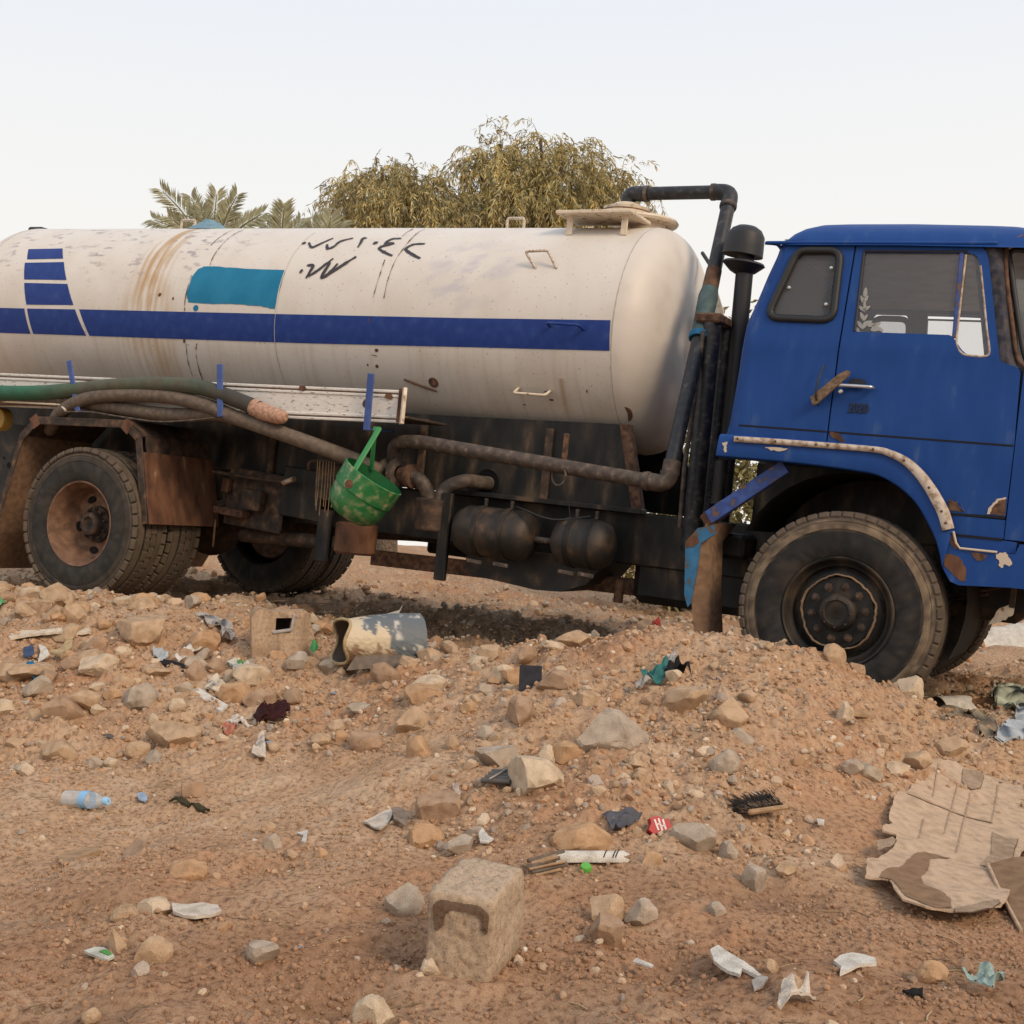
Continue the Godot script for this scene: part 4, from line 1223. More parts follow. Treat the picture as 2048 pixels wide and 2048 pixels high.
func tank():
	var T := truck
	var mb := MB.new()
	# shell: near half and far half share the picture
	for s in [1.0, -1.0]:
		var rows := []
		var first := mb.v.size()
		var nx := 24
		var nt := 40
		for i in nx + 1:
			var x := lerpf(-6.95, -1.58, float(i) / nx)
			for j in nt + 1:
				var th := 180.0 * j / nt
				var a := deg_to_rad(th)
				var dent := 0.0024 * na.get_noise_2d(x * 1.2, th * 0.03 + 10.0 * s)
				mb.vert(Vector3(x, TY + (TR + dent) * cos(a), s * (TR + dent) * sin(a)), Vector3(0, cos(a), s * sin(a)), Vector2(float(i) / nx, float(j) / nt))
		for i in nx:
			for j in nt:
				var k := first + i * (nt + 1) + j
				mb.face(k, k + 1, k + nt + 2)
				mb.face(k, k + nt + 2, k + nt + 1)
	var shell := part(T, "tank", mb.mesh(), M.tank_paint)
	for e in [[-1.58, 1.0], [-6.95, -1.0]]:
		mb = MB.new()
		var prof := []
		for k in 13:
			var a := PI / 2 * k / 12.0
			prof.append(Vector2(TR * pow(cos(a), 0.62) if k < 12 else 0.0, (0.26 if e[1] > 0.0 else 0.34) * sin(a)))
		mb.lathe(prof, 56, Transform3D(Basis(Vector3(0, 1, 0), PI / 2 * e[1]), Vector3(e[0], TY, 0)))
		part(shell, "tank_end", mb.mesh(), M.white_paint)
		mb = MB.new()
		var rg := []
		for k in 73:
			rg.append(tp(e[0], 360.0 * k / 72.0, -0.003))
		mb.tube(rg, 0.0052, 5, false)
		part(shell, "weld_seam", mb.mesh(), M.seam)
	# painted band and blocks (rear to front), with the white gaps left open
	var topc := [[-6.95, 93.2], [-5.862, 92.0], [-4.872, 91.4], [-3.843, 90.6], [-2.592, 89.5], [-1.537, 87.8]]
	var lowc := [[-6.95, 108.5], [-5.76, 107.3], [-4.874, 106.6], [-3.84, 105.7], [-2.583, 103.8], [-1.529, 102.3]]
	var cyl := func(x: float, a: float) -> Vector3: return tp(x, a * 100.0, 0.0025)
	var marks := [["blue_band", [[-6.94, 93.2], [-6.413, 92.8], [-6.358, 107.9], [-6.94, 108.4]]],
		["blue_band", [[-6.384, 92.8], [-5.889, 92.2], [-5.784, 107.3], [-6.329, 107.8]]],
		["blue_band", [[-5.847, 92.1], [-4.872, 91.4], [-3.843, 90.6], [-2.592, 89.5], [-1.595, 88.1], [-1.588, 102.4], [-2.583, 103.8], [-3.84, 105.7], [-4.874, 106.6], [-5.751, 107.3]]],
		["blue_block", [[-6.605, 51.5], [-6.25, 50.6], [-6.168, 59.3], [-6.54, 60.2]]], ["blue_block", [[-6.541, 63.0], [-6.138, 62.0], [-6.031, 74.5], [-6.471, 74.7]]], ["blue_block", [[-6.459, 77.0], [-6.01, 77.0], [-5.907, 89.8], [-6.393, 90.4]]]]
	for q in marks:
		var pl := PackedVector2Array()
		for p in q[1]:
			pl.append(Vector2(p[0], p[1] / 100.0))
		mb = MB.new()
		sheet(mb, ccw(pl), [], 0.6, 0.035, cyl, Vector3.ZERO)
		part(shell, q[0], mb.mesh(), M.blue_mark)
	var cy := PackedVector2Array()
	var rough := [[-4.77, 63.8], [-4.682, 63.5], [-4.356, 65.0], [-4.052, 65.3], [-4.041, 75.9], [-4.057, 88.3], [-4.177, 86.9], [-4.397, 86.1], [-4.636, 86.5], [-4.815, 86.0], [-4.842, 81.5], [-4.838, 70.4], [-4.81, 65.6]]
	for i in rough.size():
		var p: Array = rough[i]
		var q: Array = rough[(i + 1) % rough.size()]
		for k in 6:
			var s := k / 6.0
			cy.append(Vector2(lerpf(p[0], q[0], s) + 0.008 * nc.get_noise_2d(i * 3.0 + k, 2.0), (lerpf(p[1], q[1], s) + 0.5 * nc.get_noise_2d(i * 3.0 + k, 9.0)) / 100.0))
	mb = MB.new()
	sheet(mb, ccw(cy), [], 0.3, 0.03, cyl, Vector3.ZERO)
	part(shell, "cyan_patch", mb.mesh(), M.cyan_paint)
	var dot := PackedVector2Array()
	for k in 10:
		dot.append(Vector2(-4.741 + 0.024 * cos(TAU * k / 10.0), 0.891 + 0.018 * sin(TAU * k / 10.0)))
	mb = MB.new()
	sheet(mb, ccw(dot), [], 0.2, 0.05, cyl, Vector3.ZERO)
	part(shell, "cyan_drip", mb.mesh(), M.cyan_paint)
	# hand painted numbers, stroke by stroke: [points (x, degrees)], width
	var strokes := [[[[-4.047, 44.4], [-4.019, 43.7]], 0.020], [[[-3.996, 43.5], [-3.941, 47.9], [-3.903, 45.8], [-3.831, 38.3]], 0.015], [[[-3.831, 45.2], [-3.796, 49.1], [-3.759, 46.9], [-3.743, 42.0], [-3.667, 38.2]], 0.016],
		[[[-3.561, 47.9], [-3.567, 43.8], [-3.586, 38.2], [-3.557, 38.6]], 0.014], [[[-3.466, 43.7], [-3.432, 43.4]], 0.022], [[[-3.28, 38.5], [-3.347, 39.2], [-3.365, 43.7], [-3.306, 44.0], [-3.374, 46.7], [-3.38, 49.1], [-3.318, 52.1], [-3.247, 54.5]], 0.018],
		[[[-3.059, 44.2], [-3.139, 44.8], [-3.174, 48.1], [-3.159, 50.4], [-3.083, 54.0], [-3.023, 56.2]], 0.017], [[[-3.924, 65.7], [-3.903, 66.2]], 0.020], [[[-3.887, 62.0], [-3.832, 62.6], [-3.853, 70.2]], 0.016],
		[[[-3.835, 61.9], [-3.839, 68.5], [-3.77, 64.3], [-3.701, 56.9]], 0.015], [[[-3.754, 61.8], [-3.711, 60.3], [-3.729, 69.8], [-3.669, 65.3], [-3.644, 60.5]], 0.016], [[[-3.708, 69.5], [-3.616, 62.9], [-3.525, 55.4]], 0.018]]
	for q in strokes:
		part(shell, "number_stroke", stroke(q[0], q[1] * 1.75, true), M.graffiti)
	# rusty double weld lines, broken where the paint still holds
	var welds := [[[-4.836, 24.0], [-4.831, 37.4], [-4.832, 46.7]], [[-4.743, 24.0], [-4.74, 37.4], [-4.735, 48.4], [-4.733, 56.2], [-4.721, 62.5]], [[-4.829, 109.0], [-4.845, 119.6], [-4.847, 128.8]], [[-4.734, 108.5], [-4.757, 116.1], [-4.767, 130.9]],
		[[-3.31, 21.8], [-3.292, 35.8]], [[-3.287, 57.5], [-3.275, 68.2], [-3.279, 80.6]], [[-3.216, 21.8], [-3.195, 44.8], [-3.203, 57.4], [-3.201, 69.2], [-3.196, 80.5]], [[-4.845, 70.0], [-4.846, 84.0], [-4.838, 91.0]]]
	for q in welds:
		part(shell, "weld_line", stroke(q, 0.0075, false, true), M.weld_rust)
	part(shell, "seam_line", stroke([[-4.052, 30.0], [-4.051, 67.0], [-4.044, 91.0]], 0.009, false), M.white_paint)
	part(shell, "seam_line", stroke([[-4.044, 91.0], [-4.046, 106.6], [-4.03, 132.0]], 0.006, false), M.seam)
	for q in [[-3.23, 107.5, 0.018, 0.012], [-3.24, 116.0, 0.014, 0.012], [-3.31, 115.5, 0.008, 0.008], [-4.846, 107.4, 0.012, 0.02], [-5.09, 82.0, 0.016, 0.012], [-4.96, 84.0, 0.008, 0.01], [-3.29, 92.0, 0.006, 0.02], [-2.0, 129.0, 0.02, 0.008], [-2.03, 124.5, 0.012, 0.005], [-2.2, 133.0, 0.015, 0.005], [-1.75, 123.0, 0.006, 0.012]]:
		var pl := PackedVector2Array()
		for k in 7:
			var a := TAU * k / 7.0
			var r := 0.75 + 0.5 * absf(nc.get_noise_2d(k * 7.0, q[0] * 30.0))
			pl.append(Vector2(q[0] + q[2] * r * cos(a), q[1] / 100.0 + q[3] * r * sin(a)))
		mb = MB.new()
		sheet(mb, ccw(pl), [], 0.2, 0.05, cyl, Vector3.ZERO)
		part(shell, "rust_spot", mb.mesh(), M.weld_rust)
	# thin edge chips of the blue band
	for q in [[[[-3.27, 110.0], [-3.23, 110.5]], 0.008]]:
		part(shell, "rust_spot", stroke(q[0], q[1], false), M.weld_rust)
	# climbing steps and lifting eyes
	var hm: Material = M.handle_white
	for q in [[[-2.16, 62.3], [-2.235, 56.5], [-2.085, 55.8], [-2.02, 62.1], M.handle_white], [[-1.985, 92.2], [-1.975, 91.2], [-1.77, 91.6], [-1.76, 93.2], M.blue_mark], [[-2.217, 123.8], [-2.215, 123.2], [-2.0, 123.4], [-1.998, 124.2], M.cream_paint]]:
		mb = MB.new()
		mb.tube(rounded([tp(q[0][0], q[0][1], -0.01), tp(q[1][0], q[1][1], 0.075), tp(q[2][0], q[2][1], 0.075), tp(q[3][0], q[3][1], -0.01)], 0.02, 4), 0.0085, 8)
		part(shell, "climbing_step", mb.mesh(), q[4])
	for q in [[-5.604, -5.467], [-2.735, -2.607]]:
		mb = MB.new()
		mb.tube(rounded([Vector3(q[0], 2.70, 0), Vector3(q[0], 2.805, 0), Vector3(q[1], 2.805, 0), Vector3(q[1], 2.70, 0)], 0.022, 4), 0.0105, 8)
		part(shell, "lifting_eye", mb.mesh(), M.handle_white)
	mb = MB.new()
	mb.lathe([Vector2(0, 0.008), Vector2(0.028, 0.008), Vector2(0.036, 0.004), Vector2(0.037, -0.01)], 16, Transform3D(Basis(Vector3(1, 0, 0), deg_to_rad(33.3)), tp(-2.828, 123.3, -0.001)))
	part(shell, "rusty_plug", mb.mesh(), M.rust_dark)
	mb = MB.new()
	mb.tube([tp(-3.04, 122.2, 0.01), tp(-2.93, 125.0, 0.012), tp(-2.817, 127.8, 0.01)], 0.007, 6)
	part(shell, "bent_rod", mb.mesh(), M.weld_rust)
	mb = MB.new()
	mb.lathe([Vector2(0, 0.006), Vector2(0.045, 0.006), Vector2(0.05, -0.01)], 14, Transform3D(Basis(Vector3(1, 0, 0), deg_to_rad(45.8)) * Basis().scaled(Vector3(0.8, 1.3, 1)), tp(-1.53, 135.8, -0.02)))
	part(shell, "rusty_scar", mb.mesh(), M.rust)
	# black lamp on the rear end
	mb = MB.new()
	mb.box(Vector3(-7.03, 2.70, 0.05), Vector3(0.16, 0.05, 0.2), 0.015)
	part(shell, "rear_lamp_box", mb.mesh(), M.gasket)
	# hatch: footplate on legs, ringed lid, pipe stub
	mb = MB.new()
	mb.box(Vector3(-1.895, 2.733, 0.30), Vector3(0.51, 0.022, 0.34), 0.004, Basis(Vector3(0, 0, 1), 0.01))
	part(shell, "footplate", mb.mesh(), M.cream_paint)
	for q in [[-2.075, 0.40], [-1.705, 0.40], [-2.075, 0.08], [-1.705, 0.08]]:
		mb = MB.new()
		mb.box(Vector3(q[0], 2.663 if q[1] > 0.2 else 2.70, q[1]), Vector3(0.042, 0.125 if q[1] > 0.2 else 0.05, 0.012), 0.002)
		part(shell, "plate_leg", mb.mesh(), M.cream_paint)
	mb = MB.new()
	mb.lathe([Vector2(0.17, -0.05), Vector2(0.17, 0.02), Vector2(0.235, 0.025), Vector2(0.245, 0.04), Vector2(0.235, 0.055), Vector2(0.17, 0.06)], 36, Transform3D(Basis(Vector3(1, 0, 0), -PI / 2), Vector3(-1.78, 2.745, -0.05)))
	part(shell, "hatch_collar", mb.mesh(), M.cream_paint)
	mb = MB.new()
	mb.lathe([Vector2(0.16, 0.0), Vector2(0.165, 0.035), Vector2(0.15, 0.04), Vector2(0.155, 0.065), Vector2(0.12, 0.075), Vector2(0.07, 0.10), Vector2(0.0, 0.105)], 36, Transform3D(Basis(Vector3(1, 0, 0), -PI / 2), Vector3(-1.875, 2.80, -0.02)))
	part(shell, "hatch_lid", mb.mesh(), M.cream_paint)
	mb = MB.new()
	var rim := []
	for k in 25:
		rim.append(Vector3(-1.875 + 0.158 * cos(TAU * k / 24.0), 2.838, -0.02 + 0.158 * sin(TAU * k / 24.0)))
	mb.tube(rim, 0.008, 6, false)
	part(shell, "lid_ring", mb.mesh(), M.rust)

# a stroke of paint on the tank
func stroke(pts: Array, wd: float, taper: bool, broken := false) -> ArrayMesh:
	var p := []
	for q in pts:
		p.append(Vector3(q[0], q[1], 0))
	p = smooth(p, 6) if p.size() > 2 else [p[0], (p[0] as Vector3).lerp(p[1], 0.5), p[1]]
	var mb := MB.new()
	var rows := [PackedVector3Array(), PackedVector3Array()]
	var count := p.size()
	for i in count:
		var d: Vector3 = p[mini(i + 1, count - 1)] - p[maxi(i - 1, 0)]
		var e := Vector2(d.x, deg_to_rad(d.y) * TR).normalized()
		var w := wd * (0.75 + 0.4 * nc.get_noise_2d(i * 4.0, pts[0][0] * 40.0))
		if taper:
			w *= 0.72 + 0.42 * sin(PI * (i + 0.6) / count)
		if broken:
			w *= clampf(1.0 + 1.6 * nc.get_noise_2d(i * 2.3, pts[0][0] * 90.0), 0.12, 1.6)
		var nx := -e.y * w * 0.5
		var ny := rad_to_deg(e.x * w * 0.5 / TR)
		rows[0].append(tp(p[i].x + nx, p[i].y + ny, 0.0045))
		rows[1].append(tp(p[i].x - nx, p[i].y - ny, 0.0045))
	mb.grid(rows)
	return mb.mesh()

func chassis():
	var T := truck
	var mb: MB
	for s in [1.0, -1.0]:
		mb = MB.new()
		mb.box(Vector3(-3.1, 0.75, s * 0.44), Vector3(8.4, 0.315, 0.06), 0.01)
		part(T, "frame_rail", mb.mesh(), M.dark_steel)
		mb = MB.new()
		# wedge shaped saddle under the tank, higher towards the front
		mb.plate(ccw(v2([[-6.9, 0.915], [-1.335, 0.915], [-1.40, 1.16], [-1.535, 1.43], [-3.0, 1.40], [-6.9, 1.33]])), s * 0.52, s * 0.50)
		part(T, "tank_saddle", mb.mesh(), M.dark_steel)
	mb = MB.new()
	mb.plate(ccw(v2([[-1.535, 1.43], [-1.47, 1.43], [-1.335, 0.92], [-1.40, 0.92]])), 0.5, 0.56)
	part(T, "saddle_rib", mb.mesh(), M.rust_dark)
	for q in [[-2.0, 0.56], [-2.9, 0.56], [-4.1, 0.56]]:
		mb = MB.new()
		mb.box(Vector3(q[0], 1.14, 0.535), Vector3(0.05, 0.46, 0.03), 0.005)
		part(T, "saddle_rib", mb.mesh(), M.brown_steel)
	mb = MB.new()
	mb.bar(Vector3(-2.66, 0.922, 0.565), Vector3(-1.32, 0.918, 0.565), 0.03, 0.10)
	part(T, "saddle_foot", mb.mesh(), M.dark_steel)
	for x in [-6.4, -5.6, -4.4, -3.2, -2.2, -1.2, 0.6]:
		mb = MB.new()
		mb.box(Vector3(x, 0.76, 0), Vector3(0.12, 0.2, 0.82), 0.01)
		part(T, "cross_member", mb.mesh(), M.dark_steel)
	# axles, differential, drive shaft, springs
	for q in [[-5.05, 0.45, 0.075, 0.95], [0.0, 0.46, 0.06, 0.95]]:
		mb = MB.new()
		mb.tube([Vector3(q[0], q[1], -q[3]), Vector3(q[0], q[1], q[3])], q[2], 14)
		part(T, "axle", mb.mesh(), M.brown_steel)
	mb = MB.new()
	mb.lathe([Vector2(0.0, -0.2), Vector2(0.12, -0.19), Vector2(0.2, -0.1), Vector2(0.22, 0.0), Vector2(0.2, 0.1), Vector2(0.12, 0.19), Vector2(0.0, 0.2)], 20, Transform3D(Basis(), Vector3(-5.0, 0.46, 0)))
	part(T, "differential", mb.mesh(), M.brown_steel)
	mb = MB.new()
	mb.tube([Vector3(-4.8, 0.50, 0), Vector3(-3.2, 0.60, 0), Vector3(-0.8, 0.68, 0)], 0.055, 14)
	part(T, "drive_shaft", mb.mesh(), M.brown_steel)
	for s in [0.52, -0.52]:
		for x0 in [-5.05, 0.0]:
			mb = MB.new()
			for k in 5:
				var l := 0.75 - 0.12 * k
				var arc := []
				for j in 9:
					var u := lerpf(-l, l, j / 8.0)
					arc.append(Vector3(x0 + u, 0.50 + 0.16 * u * u / 0.56 + 0.022 * (4 - k), s))
				for j in 8:
					mb.bar(arc[j], arc[j + 1], 0.02, 0.08)
			part(T, "leaf_spring", mb.mesh(), M.brown_steel)
	# the mess of brackets and plates between the rear wheels and the pump
	for q in [[Vector3(-4.15, 0.72, 0.60), Vector3(0.5, 0.40, 0.02), M.brown_steel, "frame_plate"], [Vector3(-3.75, 0.80, 0.62), Vector3(0.34, 0.34, 0.02), M.dark_steel, "frame_plate"], [Vector3(-4.30, 0.62, 0.66), Vector3(0.26, 0.05, 0.10), M.rust_dark, "spring_hanger"], [Vector3(-4.12, 0.72, 0.66), Vector3(0.16, 0.14, 0.08), M.brown_steel, "spring_bracket"], [Vector3(-4.38, 0.80, 0.64), Vector3(0.06, 0.10, 0.05), M.rust, "hook"]]:
		mb = MB.new()
		mb.box(q[1] * 0.0 + q[0], q[1], 0.008, Basis(Vector3(0, 0, 1), -0.06))
		part(T, q[3], mb.mesh(), q[2])
	mb = MB.new()
	mb.tube([Vector3(-4.45, 0.885, 0.72), Vector3(-4.1, 0.87, 0.70), Vector3(-3.82, 0.865, 0.70)], 0.012, 8)
	part(T, "brake_rod", mb.mesh(), M.brown_steel)
	mb = MB.new()
	mb.tube([Vector3(-3.84, 0.86, 0.72), Vector3(-3.74, 0.895, 0.74)], 0.018, 8)
	part(T, "rod_end", mb.mesh(), M.trim_metal)
	mb = MB.new()
	mb.tube([Vector3(-4.35, 0.46, 0.45), Vector3(-3.9, 0.475, 0.45), Vector3(-3.42, 0.49, 0.45)], [0.05, 0.05, 0.05], 12)
	part(T, "torque_rod", mb.mesh(), M.brown_steel)
	mb = MB.new()
	mb.box(Vector3(-3.37, 0.55, 0.86), Vector3(0.11, 0.34, 0.05), 0.01)
	part(T, "hanger_post", mb.mesh(), M.dark_steel)
	# bracket with frayed cord, rusty can, canister
	mb = MB.new()
	mb.tube(smooth([Vector3(-3.53, 0.97, 0.88), Vector3(-3.50, 1.02, 0.9), Vector3(-3.36, 1.035, 0.9), Vector3(-3.2, 1.05, 0.9)], 4), 0.013, 8)
	var br := part(T, "hose_hook", mb.mesh(), M.brown_steel)
	mb = MB.new()
	mb.box(Vector3(-3.36, 0.90, 0.82), Vector3(0.30, 0.24, 0.02), 0.01)
	part(T, "hook_plate", mb.mesh(), M.brown_steel)
	for k in 7:
		var x := -3.44 + 0.022 * k + 0.008 * nc.get_noise_2d(k * 9.0, 1.0)
		mb = MB.new()
		mb.tube([Vector3(x, 1.03, 0.917), Vector3(x + 0.006, 0.88, 0.915), Vector3(x + 0.012 * nc.get_noise_2d(k * 5.0, 4.0) + 0.01, 0.74 - 0.03 * (k % 3), 0.915)], 0.0025, 5)
		part(br, "cord_thread", mb.mesh(), M.straw)
	mb = MB.new()
	mb.lathe([Vector2(0.0, 0.10), Vector2(0.12, 0.10), Vector2(0.135, 0.09), Vector2(0.135, -0.085), Vector2(0.12, -0.10), Vector2(0.0, -0.10)], 20, Transform3D(Basis(Vector3(1, 0, 0), -PI / 2), Vector3(-3.18, 0.555, 0.78)))
	part(T, "rusty_can", mb.mesh(), M.rust)
	mb = MB.new()
	mb.lathe([Vector2(0.0, 0.10), Vector2(0.10, 0.10), Vector2(0.118, 0.095), Vector2(0.118, 0.07), Vector2(0.112, 0.06), Vector2(0.112, -0.085), Vector2(0.10, -0.10), Vector2(0.0, -0.10)], 20, Transform3D(Basis(Vector3(1, 0, 0), -PI / 2), Vector3(-2.615, 0.765, 0.80)))
	part(T, "pump_canister", mb.mesh(), M.brown_steel)
	mb = MB.new()
	mb.box(Vector3(-2.50, 0.64, 0.84), Vector3(0.075, 0.54, 0.04), 0.006)
	part(T, "tank_bracket", mb.mesh(), M.dark_steel)
	# pump flange and its elbows
	mb = MB.new()
	mb.lathe([Vector2(0.05, 0.05), Vector2(0.09, 0.05), Vector2(0.095, 0.02), Vector2(0.07, 0.01), Vector2(0.07, -0.05), Vector2(0.095, -0.06), Vector2(0.095, -0.09)], 18, Transform3D(Basis(Vector3(0, 1, 0), 1.2), Vector3(-2.88, 1.0, 0.86)))
	part(T, "pump_flange", mb.mesh(), M.brown_pipe)
	mb = MB.new()
	mb.lathe([Vector2(0.04, 0.03), Vector2(0.075, 0.03), Vector2(0.08, 0.0), Vector2(0.06, -0.01), Vector2(0.06, -0.08)], 18, Transform3D(Basis(Vector3(0, 1, 0), 1.3), Vector3(-2.76, 0.99, 0.87)))
	part(T, "pump_flange", mb.mesh(), M.rust_dark)
	mb = MB.new()
	mb.tube(smooth([Vector3(-2.80, 1.0, 0.86), Vector3(-2.72, 0.985, 0.87), Vector3(-2.655, 0.93, 0.86), Vector3(-2.63, 0.84, 0.82)], 5), 0.045, 14)
	part(T, "pump_elbow", mb.mesh(), M.brown_pipe)
	mb = MB.new()
	mb.tube(smooth([Vector3(-2.57, 0.84, 0.82), Vector3(-2.55, 0.93, 0.80), Vector3(-2.47, 0.99, 0.72), Vector3(-2.41, 0.995, 0.58), Vector3(-2.40, 0.995, 0.5)], 5), 0.045, 14)
	part(T, "pump_elbow", mb.mesh(), M.brown_pipe)
	mb = MB.new()
	mb.lathe([Vector2(0.075, 0.0), Vector2(0.085, 0.004), Vector2(0.085, -0.004), Vector2(0.0, 0.002)], 18, Transform3D(Basis(), Vector3(-2.41, 1.0, 0.524)))
	part(T, "saddle_hole", mb.mesh(), M.black)
	# air tanks
	for q in [[-2.17, 0.70, 0.55, 0.152], [-1.585, 0.70, 0.385, 0.146]]:
		mb = MB.new()
		var h: float = q[2] / 2
		mb.lathe([Vector2(0.0, -h), Vector2(0.07, -h + 0.008), Vector2(0.125, -h + 0.04), Vector2(q[3], -h + 0.095), Vector2(q[3], h - 0.095), Vector2(0.125, h - 0.04), Vector2(0.07, h - 0.008), Vector2(0.0, h)], 28, Transform3D(Basis(Vector3(0, 1, 0), PI / 2), Vector3(q[0], q[1], 0.80)))
		var at := part(T, "air_tank", mb.mesh(), M.belly)
		for x in [q[0] - h * 0.30, q[0] + h * 0.35]:
			mb = MB.new()
			mb.lathe([Vector2(q[3] + 0.001, -0.016), Vector2(q[3] + 0.005, -0.016), Vector2(q[3] + 0.005, 0.016), Vector2(q[3] + 0.001, 0.016)], 28, Transform3D(Basis(Vector3(0, 1, 0), PI / 2), Vector3(x, q[1], 0.80)))
			part(at, "strap", mb.mesh(), M.dark_steel)
			mb = MB.new()
			mb.tube([Vector3(x, q[1] + q[3], 0.80), Vector3(x, q[1] + q[3] + 0.05, 0.80)], 0.012, 8)
			part(at, "strap_bolt", mb.mesh(), M.brown_pipe)
			mb = MB.new()
			mb.bar(Vector3(x - 0.05, q[1] - q[3] - 0.03, 0.88), Vector3(x + 0.05, q[1] - q[3] - 0.035, 0.88), 0.024, 0.02)
			part(at, "drain_cock", mb.mesh(), M.brown_pipe)
	mb = MB.new()
	mb.tube(smooth([Vector3(-2.05, 0.87, 0.8), Vector3(-1.95, 0.86, 0.9), Vector3(-1.75, 0.82, 0.9), Vector3(-1.56, 0.86, 0.8)], 5), 0.007, 6)
	part(T, "air_line", mb.mesh(), M.gasket)
	mb = MB.new()
	mb.tube([Vector3(-1.91, 0.69, 0.8), Vector3(-1.77, 0.69, 0.8)], 0.018, 8)
	part(T, "tank_coupling", mb.mesh(), M.brown_pipe)
	# belly plate and lower rail between the wheels
	mb = MB.new()
	mb.plate(ccw(v2([[-2.45, 0.46], [-2.42, 0.415], [-1.95, 0.375], [-1.78, 0.385], [-1.62, 0.45], [-1.5, 0.60], [-2.45, 0.60]])), 0.15, 0.62)
	part(T, "belly_pan", mb.mesh(), M.belly)
	mb = MB.new()
	mb.bar(Vector3(-3.3, 0.42, 0.35), Vector3(-0.6, 0.47, 0.35), 0.10, 0.10)
	part(T, "lower_rail", mb.mesh(), M.rust_dark)
	mb = MB.new()
	mb.box(Vector3(-2.9, 0.66, -0.95), Vector3(1.3, 0.46, 0.4), 0.02)
	part(T, "added_far_box", mb.mesh(), M.dark_steel)  # box added on the far side to block the bright view under the chassis
	mb = MB.new()
	mb.box(Vector3(-0.95, 0.55, 0.2), Vector3(0.9, 0.36, 0.5), 0.05)
	part(T, "gearbox", mb.mesh(), M.dark_steel)
	mb = MB.new()
	mb.box(Vector3(0.05, 0.93, 0.0), Vector3(1.55, 0.80, 0.84), 0.06)
	part(T, "engine", mb.mesh(), M.dark_steel)
	mb = MB.new()
	mb.tube([Vector3(-1.45, 0.50, 0.5), Vector3(-1.45, 0.36, 0.5)], 0.03, 8)
	part(T, "frame_stub", mb.mesh(), M.rust_dark)
	# tray of worn white sheet along the tank, its end plate, and the ribs pressed into it
	var a := Vector3(-6.6, 0, 1.13)
	mb = MB.new()
	mb.plate(ccw(v2([[-6.6, 1.232], [-2.70, 1.312], [-2.69, 1.496], [-4.06, 1.467], [-6.6, 1.412]])), 1.13, 1.15)
	var tray := part(T, "side_tray", mb.mesh(), M.worn_white)
	for q in [[1.467, 1.497, 0.012], [1.436, 1.470, 0.010], [1.262, 1.345, 0.012], [1.238, 1.318, 0.014]]:
		var y0 := lerpf(1.232, 1.412, (q[0] - 1.24) / 0.23)
		mb = MB.new()
		mb.bar(Vector3(-6.6, q[0] - 0.055 - 0.0, 1.152), Vector3(-2.70, q[1] - 0.012, 1.152), 0.018, q[2])
		part(tray, "pressed_rib", mb.mesh(), M.worn_white)
	for q in [[1.452, 1.484], [1.25, 1.332]]:
		mb = MB.new()
		mb.bar(Vector3(-6.6, q[0] - 0.056, 1.1515), Vector3(-2.71, q[1] - 0.012, 1.1515), 0.006, 0.004, Vector3(0, 0, 1), 0.0)
		part(tray, "rib_groove", mb.mesh(), M.weld_rust)
	mb = MB.new()
	mb.box(Vector3(-4.65, 1.30, 0.86), Vector3(3.9, 0.015, 0.54), 0.003, Basis(Vector3(0, 0, 1), 0.02))
	part(tray, "tray_floor", mb.mesh(), M.brown_steel)
	mb = MB.new()
	mb.plate(ccw(v2([[0.0, 1.50], [0.12, 1.505], [0.145, 1.46], [0.145, 1.29], [0.0, 1.29]])), -0.01, 0.01, Transform3D(Basis(Vector3(0, 1, 0), -0.95), Vector3(-2.70, 0.0, 1.15)))
	part(tray, "end_plate", mb.mesh(), M.cream_paint)
	mb = MB.new()
	mb.bar(Vector3(-2.715, 1.505, 1.156), Vector3(-2.715, 1.30, 1.156), 0.03, 0.014)
	part(tray, "end_rail", mb.mesh(), M.rust)
	mb = MB.new()
	mb.lathe([Vector2(0.0, 0.012), Vector2(0.014, 0.01), Vector2(0.016, 0.003), Vector2(0.026, 0.002), Vector2(0.028, -0.002)], 14, Transform3D(Basis(), Vector3(-2.96, 1.40, 1.151)))
	part(tray, "bolt_washer", mb.mesh(), M.rust)
	for q in [[-3.44, 1.47], [-2.80, 1.455]]:
		mb = MB.new()
		mb.plate(ccw(v2([[q[0] - 0.028, q[1] - 0.012], [q[0] + 0.01, q[1] - 0.02], [q[0] + 0.032, q[1] - 0.006], [q[0] + 0.02, q[1] + 0.012], [q[0] - 0.02, q[1] + 0.012]])), 1.158, 1.1605)
		part(tray, "rust_patch", mb.mesh(), M.rust)
	# three flat blue stakes that hold the hoses
	for q in [[Vector3(-5.335, 1.540, 1.26), Vector3(-5.205, 1.195, 1.26), 0.045], [Vector3(-4.012, 1.575, 1.275), Vector3(-3.966, 1.240, 1.275), 0.048], [Vector3(-2.90, 1.578, 1.22), Vector3(-2.905, 1.235, 1.20), 0.048]]:
		mb = MB.new()
		mb.bar(q[0], q[1], q[2], 0.012)
		var st := part(T, "hose_stake", mb.mesh(), M.post_blue)
		mb = MB.new()
		mb.bar(q[1] + Vector3(0, 0.008, 0), Vector3(q[1].x, q[1].y + 0.02, 0.9), 0.04, 0.012, Vector3(0, 1, 0))
		part(st, "stake_foot", mb.mesh(), M.post_blue)
	mb = MB.new()
	mb.tube(smooth([Vector3(-5.30, 1.185, 1.30), Vector3(-5.05, 1.20, 1.30), Vector3(-4.75, 1.185, 1.31), Vector3(-4.45, 1.175, 1.31), Vector3(-4.2, 1.20, 1.30), Vector3(-4.0, 1.23, 1.29)], 5), 0.006, 6)
	part(T, "support_rod", mb.mesh(), M.brown_pipe)
	mb = MB.new()
